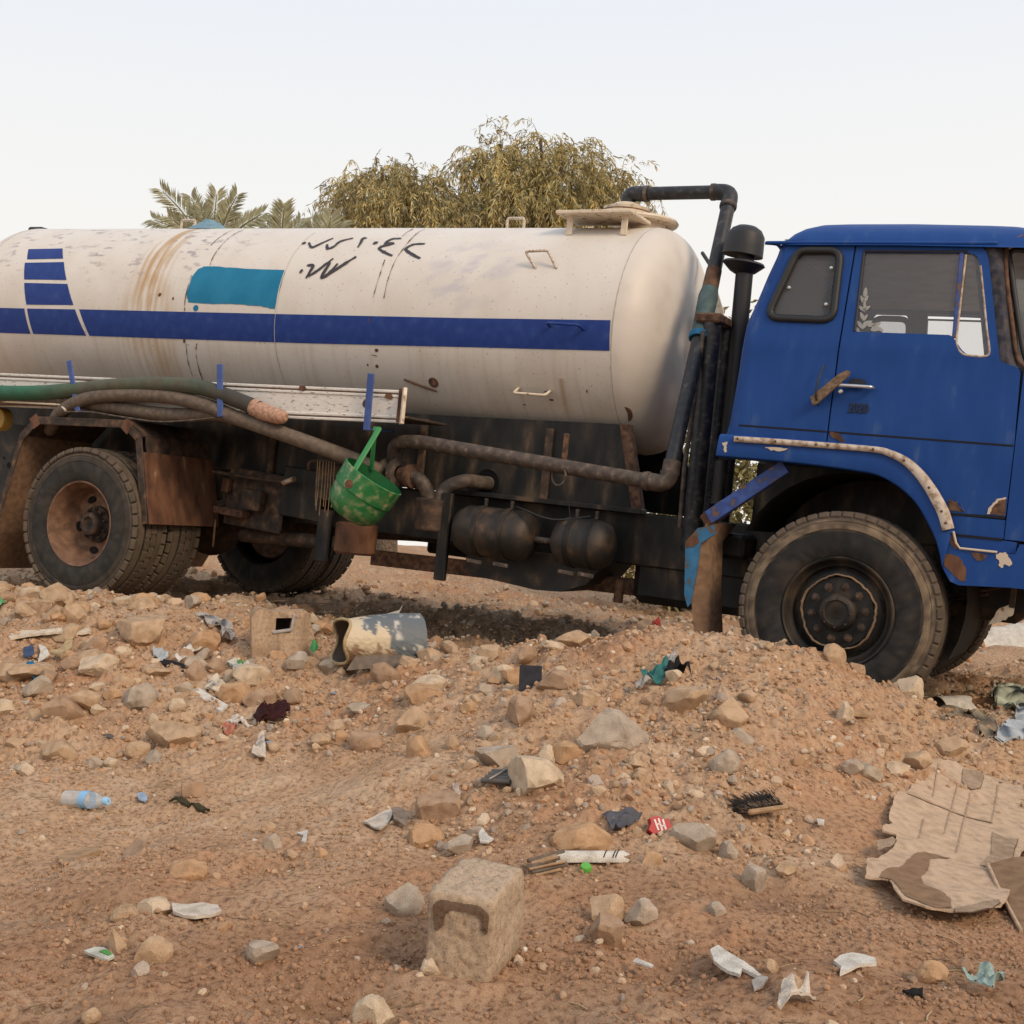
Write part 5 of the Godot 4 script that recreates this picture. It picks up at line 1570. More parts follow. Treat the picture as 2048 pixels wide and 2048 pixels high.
	mb.tube([Vector3(-6.6, 1.215, 1.2), Vector3(-5.4, 1.235, 1.24), Vector3(-5.28, 1.20, 1.30)], 0.008, 6)
	part(T, "support_rod", mb.mesh(), M.cream_paint)

func wheels():
	for s in [1.0, -1.0]:
		wheel(Transform3D(Basis(Vector3(0, 1, 0), 0.0 if s > 0.0 else PI), Vector3(0.0, 0.52, 1.2 * s)), "front")
	for s in [1.0, -1.0]:
		var at := Basis(Vector3(0, 1, 0), 0.0 if s > 0.0 else PI) * Basis(Vector3(0, 0, 1), 0.3)
		wheel(Transform3D(at, Vector3(-5.05, 0.446, 1.31 * s)), "rear")
		wheel(Transform3D(at * Basis(Vector3(0, 0, 1), 0.11), Vector3(-5.05, 0.446, 0.97 * s)), "inner")

var tyre_mesh := {}

func wheel(at: Transform3D, kind: String):
	var w := Node3D.new()
	w.name = "wheel"
	w.transform = at
	truck.add_child(w, true)
	var lug := kind != "front"
	if not tyre_mesh.has(lug):
		var prof := []
		var cols := []
		var dusty := Color(0.19, 0.145, 0.105)
		var black := Color(0.026, 0.026, 0.027)
		var ring := Color(0.27, 0.20, 0.135) if not lug else Color(0.06, 0.052, 0.044)
		var side := black if not lug else Color(0.036, 0.036, 0.034)
		for q in [[0.270, -0.045, black], [0.276, -0.012, black], [0.290, 0.0, black], [0.325, 0.012, side], [0.365, 0.016, side], [0.405, 0.012, side], [0.418, 0.008, side], [0.424, 0.012, ring], [0.447, 0.008, ring], [0.456, 0.002, ring], [0.462, 0.004, dusty.lerp(black, 0.4)], [0.478, -0.004, dusty.lerp(black, 0.55)], [0.492, -0.012, dusty.lerp(black, 0.5)], [0.502, -0.024, dusty.lerp(black, 0.4)], [0.507, -0.034, dusty.lerp(black, 0.3)], [0.510, -0.08, dusty.lerp(black, 0.3)], [0.499, -0.085, black], [0.499, -0.098, black], [0.512, -0.103, dusty.lerp(black, 0.3)], [0.513, -0.135, dusty.lerp(black, 0.3)], [0.500, -0.139, black], [0.500, -0.152, black], [0.513, -0.156, dusty.lerp(black, 0.3)], [0.512, -0.188, dusty.lerp(black, 0.3)], [0.499, -0.193, black], [0.499, -0.206, black], [0.510, -0.211, dusty.lerp(black, 0.3)], [0.507, -0.256, dusty.lerp(black, 0.3)], [0.500, -0.268, dusty], [0.47, -0.286, dusty.lerp(black, 0.5)], [0.40, -0.304, black], [0.33, -0.302, black], [0.29, -0.29, black], [0.270, -0.25, black]]:
			prof.append(Vector2(q[0], q[1]))
			cols.append(q[2])
		var mb := MB.new()
		# the tread ribs keep their corners
		mb.lathe(prof, 88, Transform3D(), cols)
		# caked mud with an uneven edge
		for i in mb.v.size():
			var p := mb.v[i]
			var r := Vector2(p.x, p.y).length()
			var n1 := nc.get_noise_3d(p.x * 0.9, p.y * 0.9, p.z * 2.0) + 0.6 * na.get_noise_3d(p.x * 4.0, p.y * 4.0, 3.0)
			if p.z > -0.01 and r > 0.385 and r < 0.465 and not lug:
				mb.c[i] = mb.c[i].lerp(ring, clampf(0.5 + (r - 0.425) * 40.0 + 1.2 * n1, 0.0, 1.0)).lerp(black, clampf(0.2 + 1.4 * n1, 0.0, 0.55))
			elif r > 0.28:
				mb.c[i] = mb.c[i].lerp(dusty, clampf(0.08 + 0.3 * n1, 0.0, 0.4))
		var blocks := MB.new()
		blocks.col = dusty.lerp(black, 0.35)
		var count := 52 if not lug else 40
		for k in count:
			for sd in [0, 1]:
				var a: float = TAU * (k + 0.5 * sd) / count
				var z := -0.022 if sd == 0 else -0.268
				blocks.col = dusty.lerp(black, 0.25 + 0.3 * absf(nc.get_noise_2d(k * 5.0, sd * 9.0)))
				var bs := Basis(Vector3(cos(a), sin(a), 0), Vector3(-sin(a), cos(a), 0), Vector3(0, 0, 1)) * Basis(Vector3(0, 1, 0), (0.42 if sd == 0 else -0.42))
				blocks.box(Vector3(cos(a) * (0.489 if not lug else 0.490), sin(a) * (0.489 if not lug else 0.490), z), Vector3(0.034 if not lug else 0.036, TAU * 0.5 / count * 0.88, 0.040 if not lug else 0.062), 0.006, bs)
			if lug:
				for zz in [-0.12, -0.172]:
					var a: float = TAU * (k + (0.3 if zz < -0.15 else 0.0)) / count
					blocks.box(Vector3(cos(a) * 0.512, sin(a) * 0.512, zz), Vector3(0.008, 0.062, 0.046), 0.002, Basis(Vector3(cos(a), sin(a), 0), Vector3(-sin(a), cos(a), 0), Vector3(0, 0, 1)))
		tyre_mesh[lug] = [mb.mesh(), blocks.mesh()]
	part(w, "tyre", tyre_mesh[lug][0], M.rubber)
	part(w, "tread", tyre_mesh[lug][1], M.rubber)
	var mb := MB.new()
	if kind == "front":
		mb.lathe([Vector2(0.283, -0.004), Vector2(0.276, 0.004), Vector2(0.268, 0.0), Vector2(0.258, -0.03), Vector2(0.246, -0.045), Vector2(0.236, -0.048), Vector2(0.226, -0.07), Vector2(0.215, -0.062), Vector2(0.198, -0.050), Vector2(0.16, -0.046), Vector2(0.0, -0.046)], 56)
		part(w, "rim", mb.mesh(), M.dark_steel)
		mb = MB.new()
		var rows := [PackedVector3Array(), PackedVector3Array(), PackedVector3Array(), PackedVector3Array()]
		for k in 72:
			var a := TAU * k / 72.0
			var r := 0.187 + 0.007 * nc.get_noise_2d(cos(a) * 5.0, sin(a) * 5.0) + 0.004 * sin(a * 5.0)
			rows[0].append(Vector3(cos(a) * (r + 0.003), sin(a) * (r + 0.003), -0.05))
			rows[1].append(Vector3(cos(a) * (r + 0.002), sin(a) * (r + 0.002), -0.018))
			rows[2].append(Vector3(cos(a) * (r - 0.006), sin(a) * (r - 0.006), -0.014))
			rows[3].append(Vector3(cos(a) * (r - 0.008), sin(a) * (r - 0.008), -0.05))
		mb.grid(rows, true)
		part(w, "mud_edge", mb.mesh(), M.mud_tan)
		mb = MB.new()
		mb.lathe([Vector2(0.181, -0.04), Vector2(0.176, -0.030), Vector2(0.098, -0.026), Vector2(0.092, 0.0), Vector2(0.082, 0.014), Vector2(0.064, 0.018), Vector2(0.058, 0.006), Vector2(0.0, 0.004)], 40)
		part(w, "hub", mb.mesh(), M.dark_steel)
		for k in 8:
			var a := TAU * k / 8.0
			mb = MB.new()
			mb.lathe([Vector2(0.0, 0.010), Vector2(0.005, 0.010), Vector2(0.006, 0.0)], 6, Transform3D(Basis(), Vector3(cos(a) * 0.073, sin(a) * 0.073, 0.014)))
			part(w, "cap_screw", mb.mesh(), M.brown_steel)
		for k in 10:
			var a := TAU * (k + 0.25) / 10.0
			mb = MB.new()
			mb.lathe([Vector2(0.0, 0.034), Vector2(0.008, 0.034), Vector2(0.009, 0.020), Vector2(0.0155, 0.019), Vector2(0.0165, 0.003), Vector2(0.023, 0.002), Vector2(0.025, -0.006)], 6, Transform3D(Basis(), Vector3(cos(a) * 0.134, sin(a) * 0.134, -0.027)))
			part(w, "wheel_nut", mb.mesh(), M.brown_steel)
		for k in 6:
			var a := TAU * k / 6.0 + 0.28
			mb = MB.new()
			var pl := PackedVector2Array()
			for j in 16:
				var b := TAU * j / 16.0
				pl.append(Vector2(0.213 + 0.012 * cos(b), 0.0).rotated(a + 0.17 * sin(b)))
			mb.plate(ccw(pl), -0.066, -0.0585)
			part(w, "hand_hole", mb.mesh(), M.black)
	else:
		mb.lathe([Vector2(0.293, -0.006), Vector2(0.286, 0.004), Vector2(0.277, 0.0), Vector2(0.270, -0.02), Vector2(0.262, -0.055), Vector2(0.252, -0.07), Vector2(0.246, -0.10), Vector2(0.236, -0.17), Vector2(0.222, -0.19), Vector2(0.17, -0.195), Vector2(0.12, -0.18), Vector2(0.0, -0.18)], 56)
		part(w, "rim", mb.mesh(), M.rim_rust)
		if kind == "rear":
			mb = MB.new()
			mb.lathe([Vector2(0.128, -0.19), Vector2(0.122, -0.155), Vector2(0.085, -0.15), Vector2(0.08, -0.10), Vector2(0.07, -0.088), Vector2(0.05, -0.085), Vector2(0.045, -0.10), Vector2(0.0, -0.10)], 32)
			part(w, "hub", mb.mesh(), M.brown_steel)
			for k in 10:
				var a := TAU * k / 10.0
				mb = MB.new()
				mb.lathe([Vector2(0.0, 0.03), Vector2(0.009, 0.03), Vector2(0.010, 0.014), Vector2(0.015, 0.013), Vector2(0.016, 0.0)], 6, Transform3D(Basis(), Vector3(cos(a) * 0.104, sin(a) * 0.104, -0.155)))
				part(w, "wheel_nut", mb.mesh(), M.brown_steel)
			for k in 5:
				var a := TAU * k / 5.0 + 0.5
				mb = MB.new()
				var pl := PackedVector2Array()
				for j in 14:
					var b := TAU * j / 14.0
					pl.append(Vector2(0.182 + 0.024 * cos(b), 0.0).rotated(a + 0.19 * sin(b)))
				mb.plate(ccw(pl), -0.20, -0.1835)
				part(w, "hand_hole", mb.mesh(), M.black)

func rear_guard():
	var T := truck
	for s in [1.0, -1.0]:
		# arch of bent plate over the twin wheels
		var prof := [[-6.10, 0.02], [-5.93, 0.30], [-5.74, 1.00], [-5.60, 1.135], [-4.77, 1.165], [-4.63, 1.07], [-4.505, 0.50]]
		for k in prof.size() - 1:
			var a := Vector3(prof[k][0], prof[k][1], 0)
			var b := Vector3(prof[k + 1][0], prof[k + 1][1], 0)
			var mb := MB.new()
			if k != 5:
				mb.bar(a + Vector3(0, 0, 0.9 * s), b + Vector3(0, 0, 0.9 * s), 0.012, 0.66, Vector3(0, 0, 1), 0.002)
				part(T, "mudguard_plate", mb.mesh(), M.flap if k < 2 else M.brown_steel)
			else:
				mb.bar(a + Vector3(0, 0, 0.88 * s), a.lerp(b, 0.42) + Vector3(0, 0, 0.88 * s), 0.012, 0.66, Vector3(0, 0, 1), 0.002)
				part(T, "mudguard_plate", mb.mesh(), M.brown_steel)
				mb = MB.new()
				mb.bar(a.lerp(b, 0.18) + Vector3(0.012, 0, 0.90 * s), b + Vector3(0.016, 0, 0.90 * s), 0.012, 0.70, Vector3(0, 0, 1), 0.002)
				part(T, "mudguard_flap", mb.mesh(), M.rust)
			if k > 0:
				mb = MB.new()
				var d := (b - a).normalized()
				mb.bar(a + Vector3(0, 0, 1.25 * s) + Vector3(d.y, -d.x, 0) * 0.022, b + Vector3(0, 0, 1.25 * s) + Vector3(d.y, -d.x, 0) * 0.022, 0.055 if k > 1 else 0.04, 0.014)
				part(T, "mudguard_edge", mb.mesh(), M.brown_steel)
		var mb := MB.new()
		mb.plate(ccw(v2([[0.0, 0.55], [0.15, 0.55], [0.16, 0.43], [0.12, 0.36], [0.07, 0.355], [0.0, 0.40]])), -0.006, 0.006, Transform3D(Basis(Vector3(0, 1, 0), -0.9 * s), Vector3(-4.56, 0.0, 0.50 * s)))
		part(T, "mud_flap", mb.mesh(), M.flap)
	# corner weld spots of the guard, rusted through
	for q in [[-5.60, 1.105], [-4.755, 1.13]]:
		var mb := MB.new()
		mb.box(Vector3(q[0], q[1], 1.2585), Vector3(0.075, 0.085, 0.004), 0.001, Basis(Vector3(0, 0, 1), 0.6 if q[0] < -5.0 else -0.6))
		part(T, "rust_patch", mb.mesh(), M.rust)
	# behind the guard: grey plate with holes, small hinge, yellow cap of a hose end
	var mb := MB.new()
	mb.plate(ccw(v2([[-6.75, 1.08], [-6.02, 1.08], [-6.02, 0.50], [-6.75, 0.46]])), 0.80, 0.82)
	var pl := part(T, "tool_box_plate", mb.mesh(), M.belly)
	for q in [[-6.30, 0.77, 0.022], [-6.36, 0.82, 0.012]]:
		mb = MB.new()
		mb.lathe([Vector2(0.0, 0.001), Vector2(q[2], 0.001), Vector2(q[2], -0.002)], 12, Transform3D(Basis(), Vector3(q[0], q[1], 0.821)))
		part(pl, "bolt_hole", mb.mesh(), M.black)
	mb = MB.new()
	mb.tube([Vector3(-5.98, 1.02, 1.0), Vector3(-5.90, 1.03, 1.0), Vector3(-5.91, 0.93, 1.0), Vector3(-5.99, 0.92, 1.0), Vector3(-5.98, 1.02, 1.0)], 0.007, 6)
	part(T, "hinge_loop", mb.mesh(), M.brown_pipe)
	mb = MB.new()
	mb.lathe([Vector2(0.0, 0.02), Vector2(0.075, 0.015), Vector2(0.085, 0.0), Vector2(0.085, -0.06)], 24, Transform3D(Basis(), Vector3(-6.255, 1.105, 1.0)))
	part(T, "yellow_cap", mb.mesh(), M.yellow_cap)

func pipes():
	var T := truck
	var mb := MB.new()
	# suction pipe: along the saddle, up behind the cab, over to the hatch
	mb.tube(rounded([Vector3(-2.92, 0.98, 0.80), Vector3(-2.90, 1.19, 0.90), Vector3(-2.70, 1.205, 0.95), Vector3(-1.12, 1.09, 0.95)], 0.09, 6), 0.043, 16)
	part(T, "suction_pipe", mb.mesh(), M.brown_pipe)
	mb = MB.new()
	mb.tube(rounded([Vector3(-1.20, 1.096, 0.95), Vector3(-1.05, 1.085, 0.95), Vector3(-1.045, 1.22, 0.93)], 0.07, 6), 0.050, 16)
	part(T, "pipe_elbow", mb.mesh(), M.brown_pipe)
	var low := Vector3(-1.05, 1.15, 0.94)
	var up := Vector3(-1.172, 2.955, 0.02)
	mb = MB.new()
	mb.tube([low, low.lerp(up, 0.47)], 0.043, 16)
	part(T, "riser_pipe", mb.mesh(), M.black_pipe)
	mb = MB.new()
	mb.tube([low.lerp(up, 0.455), low.lerp(up, 0.47), low.lerp(up, 0.60), low.lerp(up, 0.625), low.lerp(up, 0.632)], [0.052, 0.054, 0.060, 0.052, 0.046], 16)
	part(T, "rubber_sleeve", mb.mesh(), M.hose_teal)
	mb = MB.new()
	var cr := []
	for k in 60:
		var a := TAU * k / 12.0
		var d := (up - low).normalized()
		var x := d.cross(Vector3(0, 0, 1)).normalized()
		cr.append(low.lerp(up, 0.448 + 0.016 * k / 60.0) + (x * cos(a) + d.cross(x) * sin(a)) * 0.057)
	mb.tube(cr, 0.008, 6)
	part(T, "blue_binding", mb.mesh(), M.blue)
	mb = MB.new()
	mb.tube([low.lerp(up, 0.62), low.lerp(up, 0.64), low.lerp(up, 0.70)], [0.05, 0.049, 0.047], 16)
	part(T, "rusty_sleeve", mb.mesh(), M.rust_dark)
	mb = MB.new()
	mb.tube([low.lerp(up, 0.68), low.lerp(up, 0.97)], 0.044, 16)
	part(T, "riser_pipe", mb.mesh(), M.black_pipe)
	mb = MB.new()
	var top := up + Vector3(0, 0.0, 0)
	mb.tube(rounded([low.lerp(up, 0.935), up, up + Vector3(-0.13, 0.004, 0)], 0.075, 6), 0.051, 16)
	part(T, "pipe_elbow", mb.mesh(), M.black_pipe)
	mb = MB.new()
	mb.tube([up + Vector3(-0.08, 0.003, 0), Vector3(-1.80, 2.962, -0.01)], 0.043, 16)
	part(T, "top_pipe", mb.mesh(), M.black_pipe)
	mb = MB.new()
	mb.tube(rounded([Vector3(-1.74, 2.961, -0.01), Vector3(-1.872, 2.966, -0.015), Vector3(-1.875, 2.86, -0.02)], 0.085, 6), 0.050, 16)
	part(T, "pipe_elbow", mb.mesh(), M.black_pipe)
	for q in [[low.lerp(up, 0.945), (up - low).normalized()], [up + Vector3(-0.115, 0.003, 0), Vector3(-1, 0.01, 0)], [Vector3(-1.745, 2.961, -0.01), Vector3(-1, 0, 0)], [low, Vector3(0, 1, 0)], [Vector3(-1.17, 1.094, 0.95), Vector3(1, 0, 0)]]:
		mb = MB.new()
		mb.tube([q[0] - q[1] * 0.012, q[0] + q[1] * 0.012], 0.054, 16)
		part(T, "pipe_collar", mb.mesh(), M.brown_pipe)
	# clamp and hanger of the suction pipe
	mb = MB.new()
	mb.bar(Vector3(-1.705, 1.325, 0.93), Vector3(-1.705, 1.10, 0.93), 0.032, 0.02)
	part(T, "pipe_hanger", mb.mesh(), M.rust_dark)
	mb = MB.new()
	var cl := []
	for k in 17:
		var a := TAU * k / 16.0
		cl.append(Vector3(-1.71, 1.095, 0.97) + Vector3(0.052 * cos(a), 0.055 * sin(a) - 0.02, 0.02 * cos(a)))
	mb.tube(cl, 0.008, 6, false)
	part(T, "pipe_clamp", mb.mesh(), M.brown_pipe)
	mb = MB.new()
	mb.tube([Vector3(-1.66, 1.05, 0.97), Vector3(-1.64, 0.93, 0.95), Vector3(-1.62, 0.80, 0.93)], 0.003, 5)
	part(T, "wire", mb.mesh(), M.gasket)
	# twin posts between tank and cab, with their cap, and the air intake
	mb = MB.new()
	mb.tube([Vector3(-1.045, 2.06, 0.5), Vector3(-1.035, 0.72, 0.5)], 0.056, 14)
	part(T, "rack_post", mb.mesh(), M.black_pipe)
	mb = MB.new()
	mb.tube([Vector3(-1.02, 2.06, 0.3), Vector3(-1.02, 0.72, 0.3)], 0.045, 12)
	part(T, "rack_post", mb.mesh(), M.black_pipe)
	mb = MB.new()
	mb.tube([Vector3(-1.069, 2.0, 0.57), Vector3(-1.068, 1.65, 0.60), Vector3(-1.068, 1.2, 0.65), Vector3(-1.06, 0.85, 0.65)], 0.014, 8)
	part(T, "rack_rod", mb.mesh(), M.brown_pipe)
	mb = MB.new()
	mb.box(Vector3(-1.055, 2.085, 0.40), Vector3(0.16, 0.055, 0.32), 0.01)
	part(T, "rack_cap", mb.mesh(), M.rust_dark)
	mb = MB.new()
	mb.plate(ccw(v2([[-1.26, 2.10], [-1.14, 2.10], [-1.165, 2.23], [-1.215, 2.345], [-1.25, 2.33]])), -0.06, -0.04)
	part(T, "white_guard", mb.mesh(), M.white)
	mb = MB.new()
	mb.tube([Vector3(-0.93, 0.8, 0.30), Vector3(-0.935, 1.7, 0.30), Vector3(-0.946, 2.50, 0.30)], [0.054, 0.053, 0.052], 16)
	part(T, "intake_stack", mb.mesh(), M.gasket)
	mb = MB.new()
	mb.lathe([Vector2(0.0, 0.18), Vector2(0.055, 0.176), Vector2(0.09, 0.155), Vector2(0.112, 0.12), Vector2(0.118, 0.05), Vector2(0.122, 0.0), Vector2(0.112, 0.004), Vector2(0.05, 0.03)], 20, Transform3D(Basis(Vector3(0, 0, 1), -0.08) * Basis(Vector3(1, 0, 0), -PI / 2), Vector3(-0.968, 2.50, 0.30)))
	part(T, "intake_hood", mb.mesh(), M.gasket)
	mb = MB.new()
	mb.lathe([Vector2(0.05, -0.03), Vector2(0.12, 0.02), Vector2(0.128, 0.008), Vector2(0.08, -0.035), Vector2(0.05, -0.05)], 20, Transform3D(Basis(Vector3(0, 0, 1), -0.08) * Basis(Vector3(1, 0, 0), -PI / 2), Vector3(-0.955, 2.44, 0.30)))
	part(T, "intake_saucer", mb.mesh(), M.gasket)
	mb = MB.new()
	mb.tube([Vector3(-1.36, 2.60, -0.1), Vector3(-1.22, 2.47, 0.1)], 0.012, 8)
	part(T, "stay_rod", mb.mesh(), M.gasket)
	mb = MB.new()
	var bel := []
	var rad := []
	for k in 25:
		bel.append(Vector3(-0.835, 1.26 - 0.0105 * k, 0.70))
		rad.append(0.046 if k % 2 == 0 else 0.035)
	mb.tube(bel, rad, 16)
	part(T, "bellows", mb.mesh(), M.gasket)
	mb = MB.new()
	mb.box(Vector3(-0.80, 0.78, 0.55), Vector3(0.30, 0.14, 0.34), 0.02)
	part(T, "intake_box", mb.mesh(), M.dark_steel)
	for k in 9:
		mb = MB.new()
		mb.box(Vector3(-0.67, 1.50 - 0.09 * k, 0.42 - 0.02 * k), Vector3(0.02, 0.06, 0.03), 0.004)
		if k % 3 == 0:
			part(T, "cab_mount", mb.mesh(), M.dark_steel)

# ------------------------------------------------------------------ trees, palms and shrubs beyond the truck
func leaf(mb: MB, p: Vector3, dir: Vector3, length: float, wd: float, face_dir: Vector3):
	var side := dir.cross(face_dir).normalized() * wd * 0.5
	var nn := side.cross(dir).normalized()
	var a := mb.vert(p, nn)
	var b := mb.vert(p + dir * length * 0.45 + side, nn)
	var c := mb.vert(p + dir * length + Vector3(0, -0.1 * length, 0), nn)
	var d := mb.vert(p + dir * length * 0.45 - side, nn)
	mb.face(a, b, c)
	mb.face(a, c, d)

func rnd3() -> Vector3:
	return Vector3(rng.randf_range(-1, 1), rng.randf_range(-1, 1), rng.randf_range(-1, 1)).normalized()

# a tree of drooping twigs: lobes are [x, y, z, radius] round the trunk's foot
func willow(label: String, at: Vector3, lobes: Array, per_lobe: float, tone: Color):
	var t := thing("willow_tree", label, "tree", "drooping trees beyond the tank", at)
	var crown := MB.new()
	var wood := MB.new()
	var mid := Vector3.ZERO
	for l in lobes:
		mid += Vector3(l[0], l[1], l[2]) / lobes.size()
	var fork := Vector3(mid.x * 0.6, mid.y * 0.55, mid.z * 0.5)
	wood.tube(smooth([Vector3(0, -0.3, 0), Vector3(0.08, fork.y * 0.5, 0), fork], 4), [0.24, 0.22, 0.2, 0.19, 0.18, 0.17, 0.16, 0.16, 0.15], 10)
	for l in lobes:
		var c := Vector3(l[0], l[1], l[2])
		var r: float = l[3]
		var bend := fork.lerp(c, 0.5) + rnd3() * 0.15
		wood.tube(smooth([fork, bend, c, c + Vector3(0, r * 0.5, 0)], 3), [0.09, 0.08, 0.07, 0.06, 0.05, 0.045, 0.04, 0.03, 0.025, 0.02], 6)
		var count := int(per_lobe * r * r)
		var lt := rng.randf_range(0.75, 1.15)
		for k in count:
			var d := rnd3()
			d.y = absf(d.y) * 0.9 - 0.12
			var rr := r * (0.35 + 0.65 * pow(rng.randf(), 0.45))
			var p := c + Vector3(d.x * rr, d.y * rr * 0.95, d.z * rr)
			var dir := (d + Vector3(0, 0.35, 0) + rnd3() * 0.5).normalized()
			var n := rng.randi_range(7, 15)
			var shade := lt * rng.randf_range(0.6, 1.2)
			var twig := [p]
			for s in n:
				dir = (dir + Vector3(0, -0.30, 0) + rnd3() * 0.15).normalized()
				var q := p + dir * 0.085
				twig.append(q)
				for m in 3:
					var g := rng.randf_range(0.0, 1.0)
					crown.col = Color(tone.r * shade * lerpf(0.8, 1.3, g), tone.g * shade * lerpf(0.9, 1.08, g), tone.b * shade * lerpf(1.1, 0.7, g))
					var ld := (dir * 0.5 + Vector3(0, -0.55, 0) + rnd3() * 0.75).normalized()
					leaf(crown, p.lerp(q, rng.randf()), ld, rng.randf_range(0.09, 0.18), rng.randf_range(0.018, 0.032), rnd3())
				p = q
			if k % 4 == 0:
				wood.tube(twig, 0.005, 3, false)
	part(t, "trunk", wood.mesh(), M.bark)
	part(t, "crown", crown.mesh(), M.leafy)

func palm(label: String, at: Vector3, fronds: Array):
	var t := thing("palm", label, "palm", "date palms beyond the tank", at)
	var wood := MB.new()
	wood.tube([Vector3(0, -0.3, 0), Vector3(0, fronds[0][0].y * 0.5, 0), fronds[0][0]], [0.24, 0.22, 0.2], 10)
	part(t, "trunk", wood.mesh(), M.bark)
	for f in fronds:
		var a: Vector3 = f[0]
		var tip: Vector3 = f[1]
		var mb := MB.new()
		var lenv := a.distance_to(tip)
		var mid := a.lerp(tip, 0.5) + Vector3(0, 0.12 * lenv, 0)
		var pts := smooth([a, mid, tip], 12)
		mb.col = Color(0.20, 0.19, 0.08)
		var rad := PackedFloat32Array()
		for i in pts.size():
			rad.append(lerpf(0.022, 0.006, float(i) / pts.size()))
		mb.tube(pts, rad, 5, false)
		for i in range(3, pts.size()):
			for h in 2:
				var u := (i + 0.5 * h) / float(pts.size())
				var p: Vector3 = pts[mini(i, pts.size() - 1)]
				var d: Vector3 = (pts[mini(i + 1, pts.size() - 1)] - pts[i - 1]).normalized()
				p += d * lenv / 24.0 * 0.5 * h
				var nn := Vector3(f[2], 0.25, 1.0).normalized()
				var s := d.cross(nn).normalized()
				for sd in [-1.0, 1.0]:
					var dir: Vector3 = (d * 0.85 + s * sd * 0.75 + rnd3() * 0.12 + Vector3(0, 0.03, 0)).normalized()
					var g := rng.randf_range(0.8, 1.2)
					mb.col = Color(0.36 * g, 0.355 * g, 0.225 * g)
					leaf(mb, p, dir, lerpf(0.46, 0.22, u) * rng.randf_range(0.85, 1.1), 0.030, nn)
		part(t, "frond", mb.mesh(), M.leafy)

func shrub(label: String, at: Vector3, w: float, h: float, tone: Color, count: int):
	var t := thing("shrub", label, "shrub", "", at)
	var mb := MB.new()
	var wood := MB.new()
	for k in 9:
		var top := Vector3(rng.randf_range(-0.4, 0.4) * w, rng.randf_range(0.6, 0.95) * h, rng.randf_range(-0.3, 0.3) * w)
		wood.tube(smooth([Vector3(rng.randf_range(-0.1, 0.1), -0.1, 0), top * 0.5 + rnd3() * 0.1, top], 3), [0.03, 0.026, 0.022, 0.018, 0.014, 0.010, 0.006], 5, false)
	for k in count:
		var d := rnd3() * pow(rng.randf(), 0.4)
		var p := Vector3(d.x * w * 0.5, h * 0.5 + d.y * h * 0.5, d.z * w * 0.4)
		if na.get_noise_3d(p.x * 1.8 + at.x, p.y * 1.8, p.z * 1.8) < -0.12:
			continue
		var g := rng.randf_range(0.55, 1.35)
		mb.col = Color(tone.r * g, tone.g * g, tone.b * g)
		leaf(mb, p, (rnd3() + Vector3(0, -0.2, 0)).normalized(), rng.randf_range(0.05, 0.11), rng.randf_range(0.022, 0.04), rnd3())
	part(t, "stem", wood.mesh(), M.bark)
	part(t, "leaves", mb.mesh(), M.leafy)

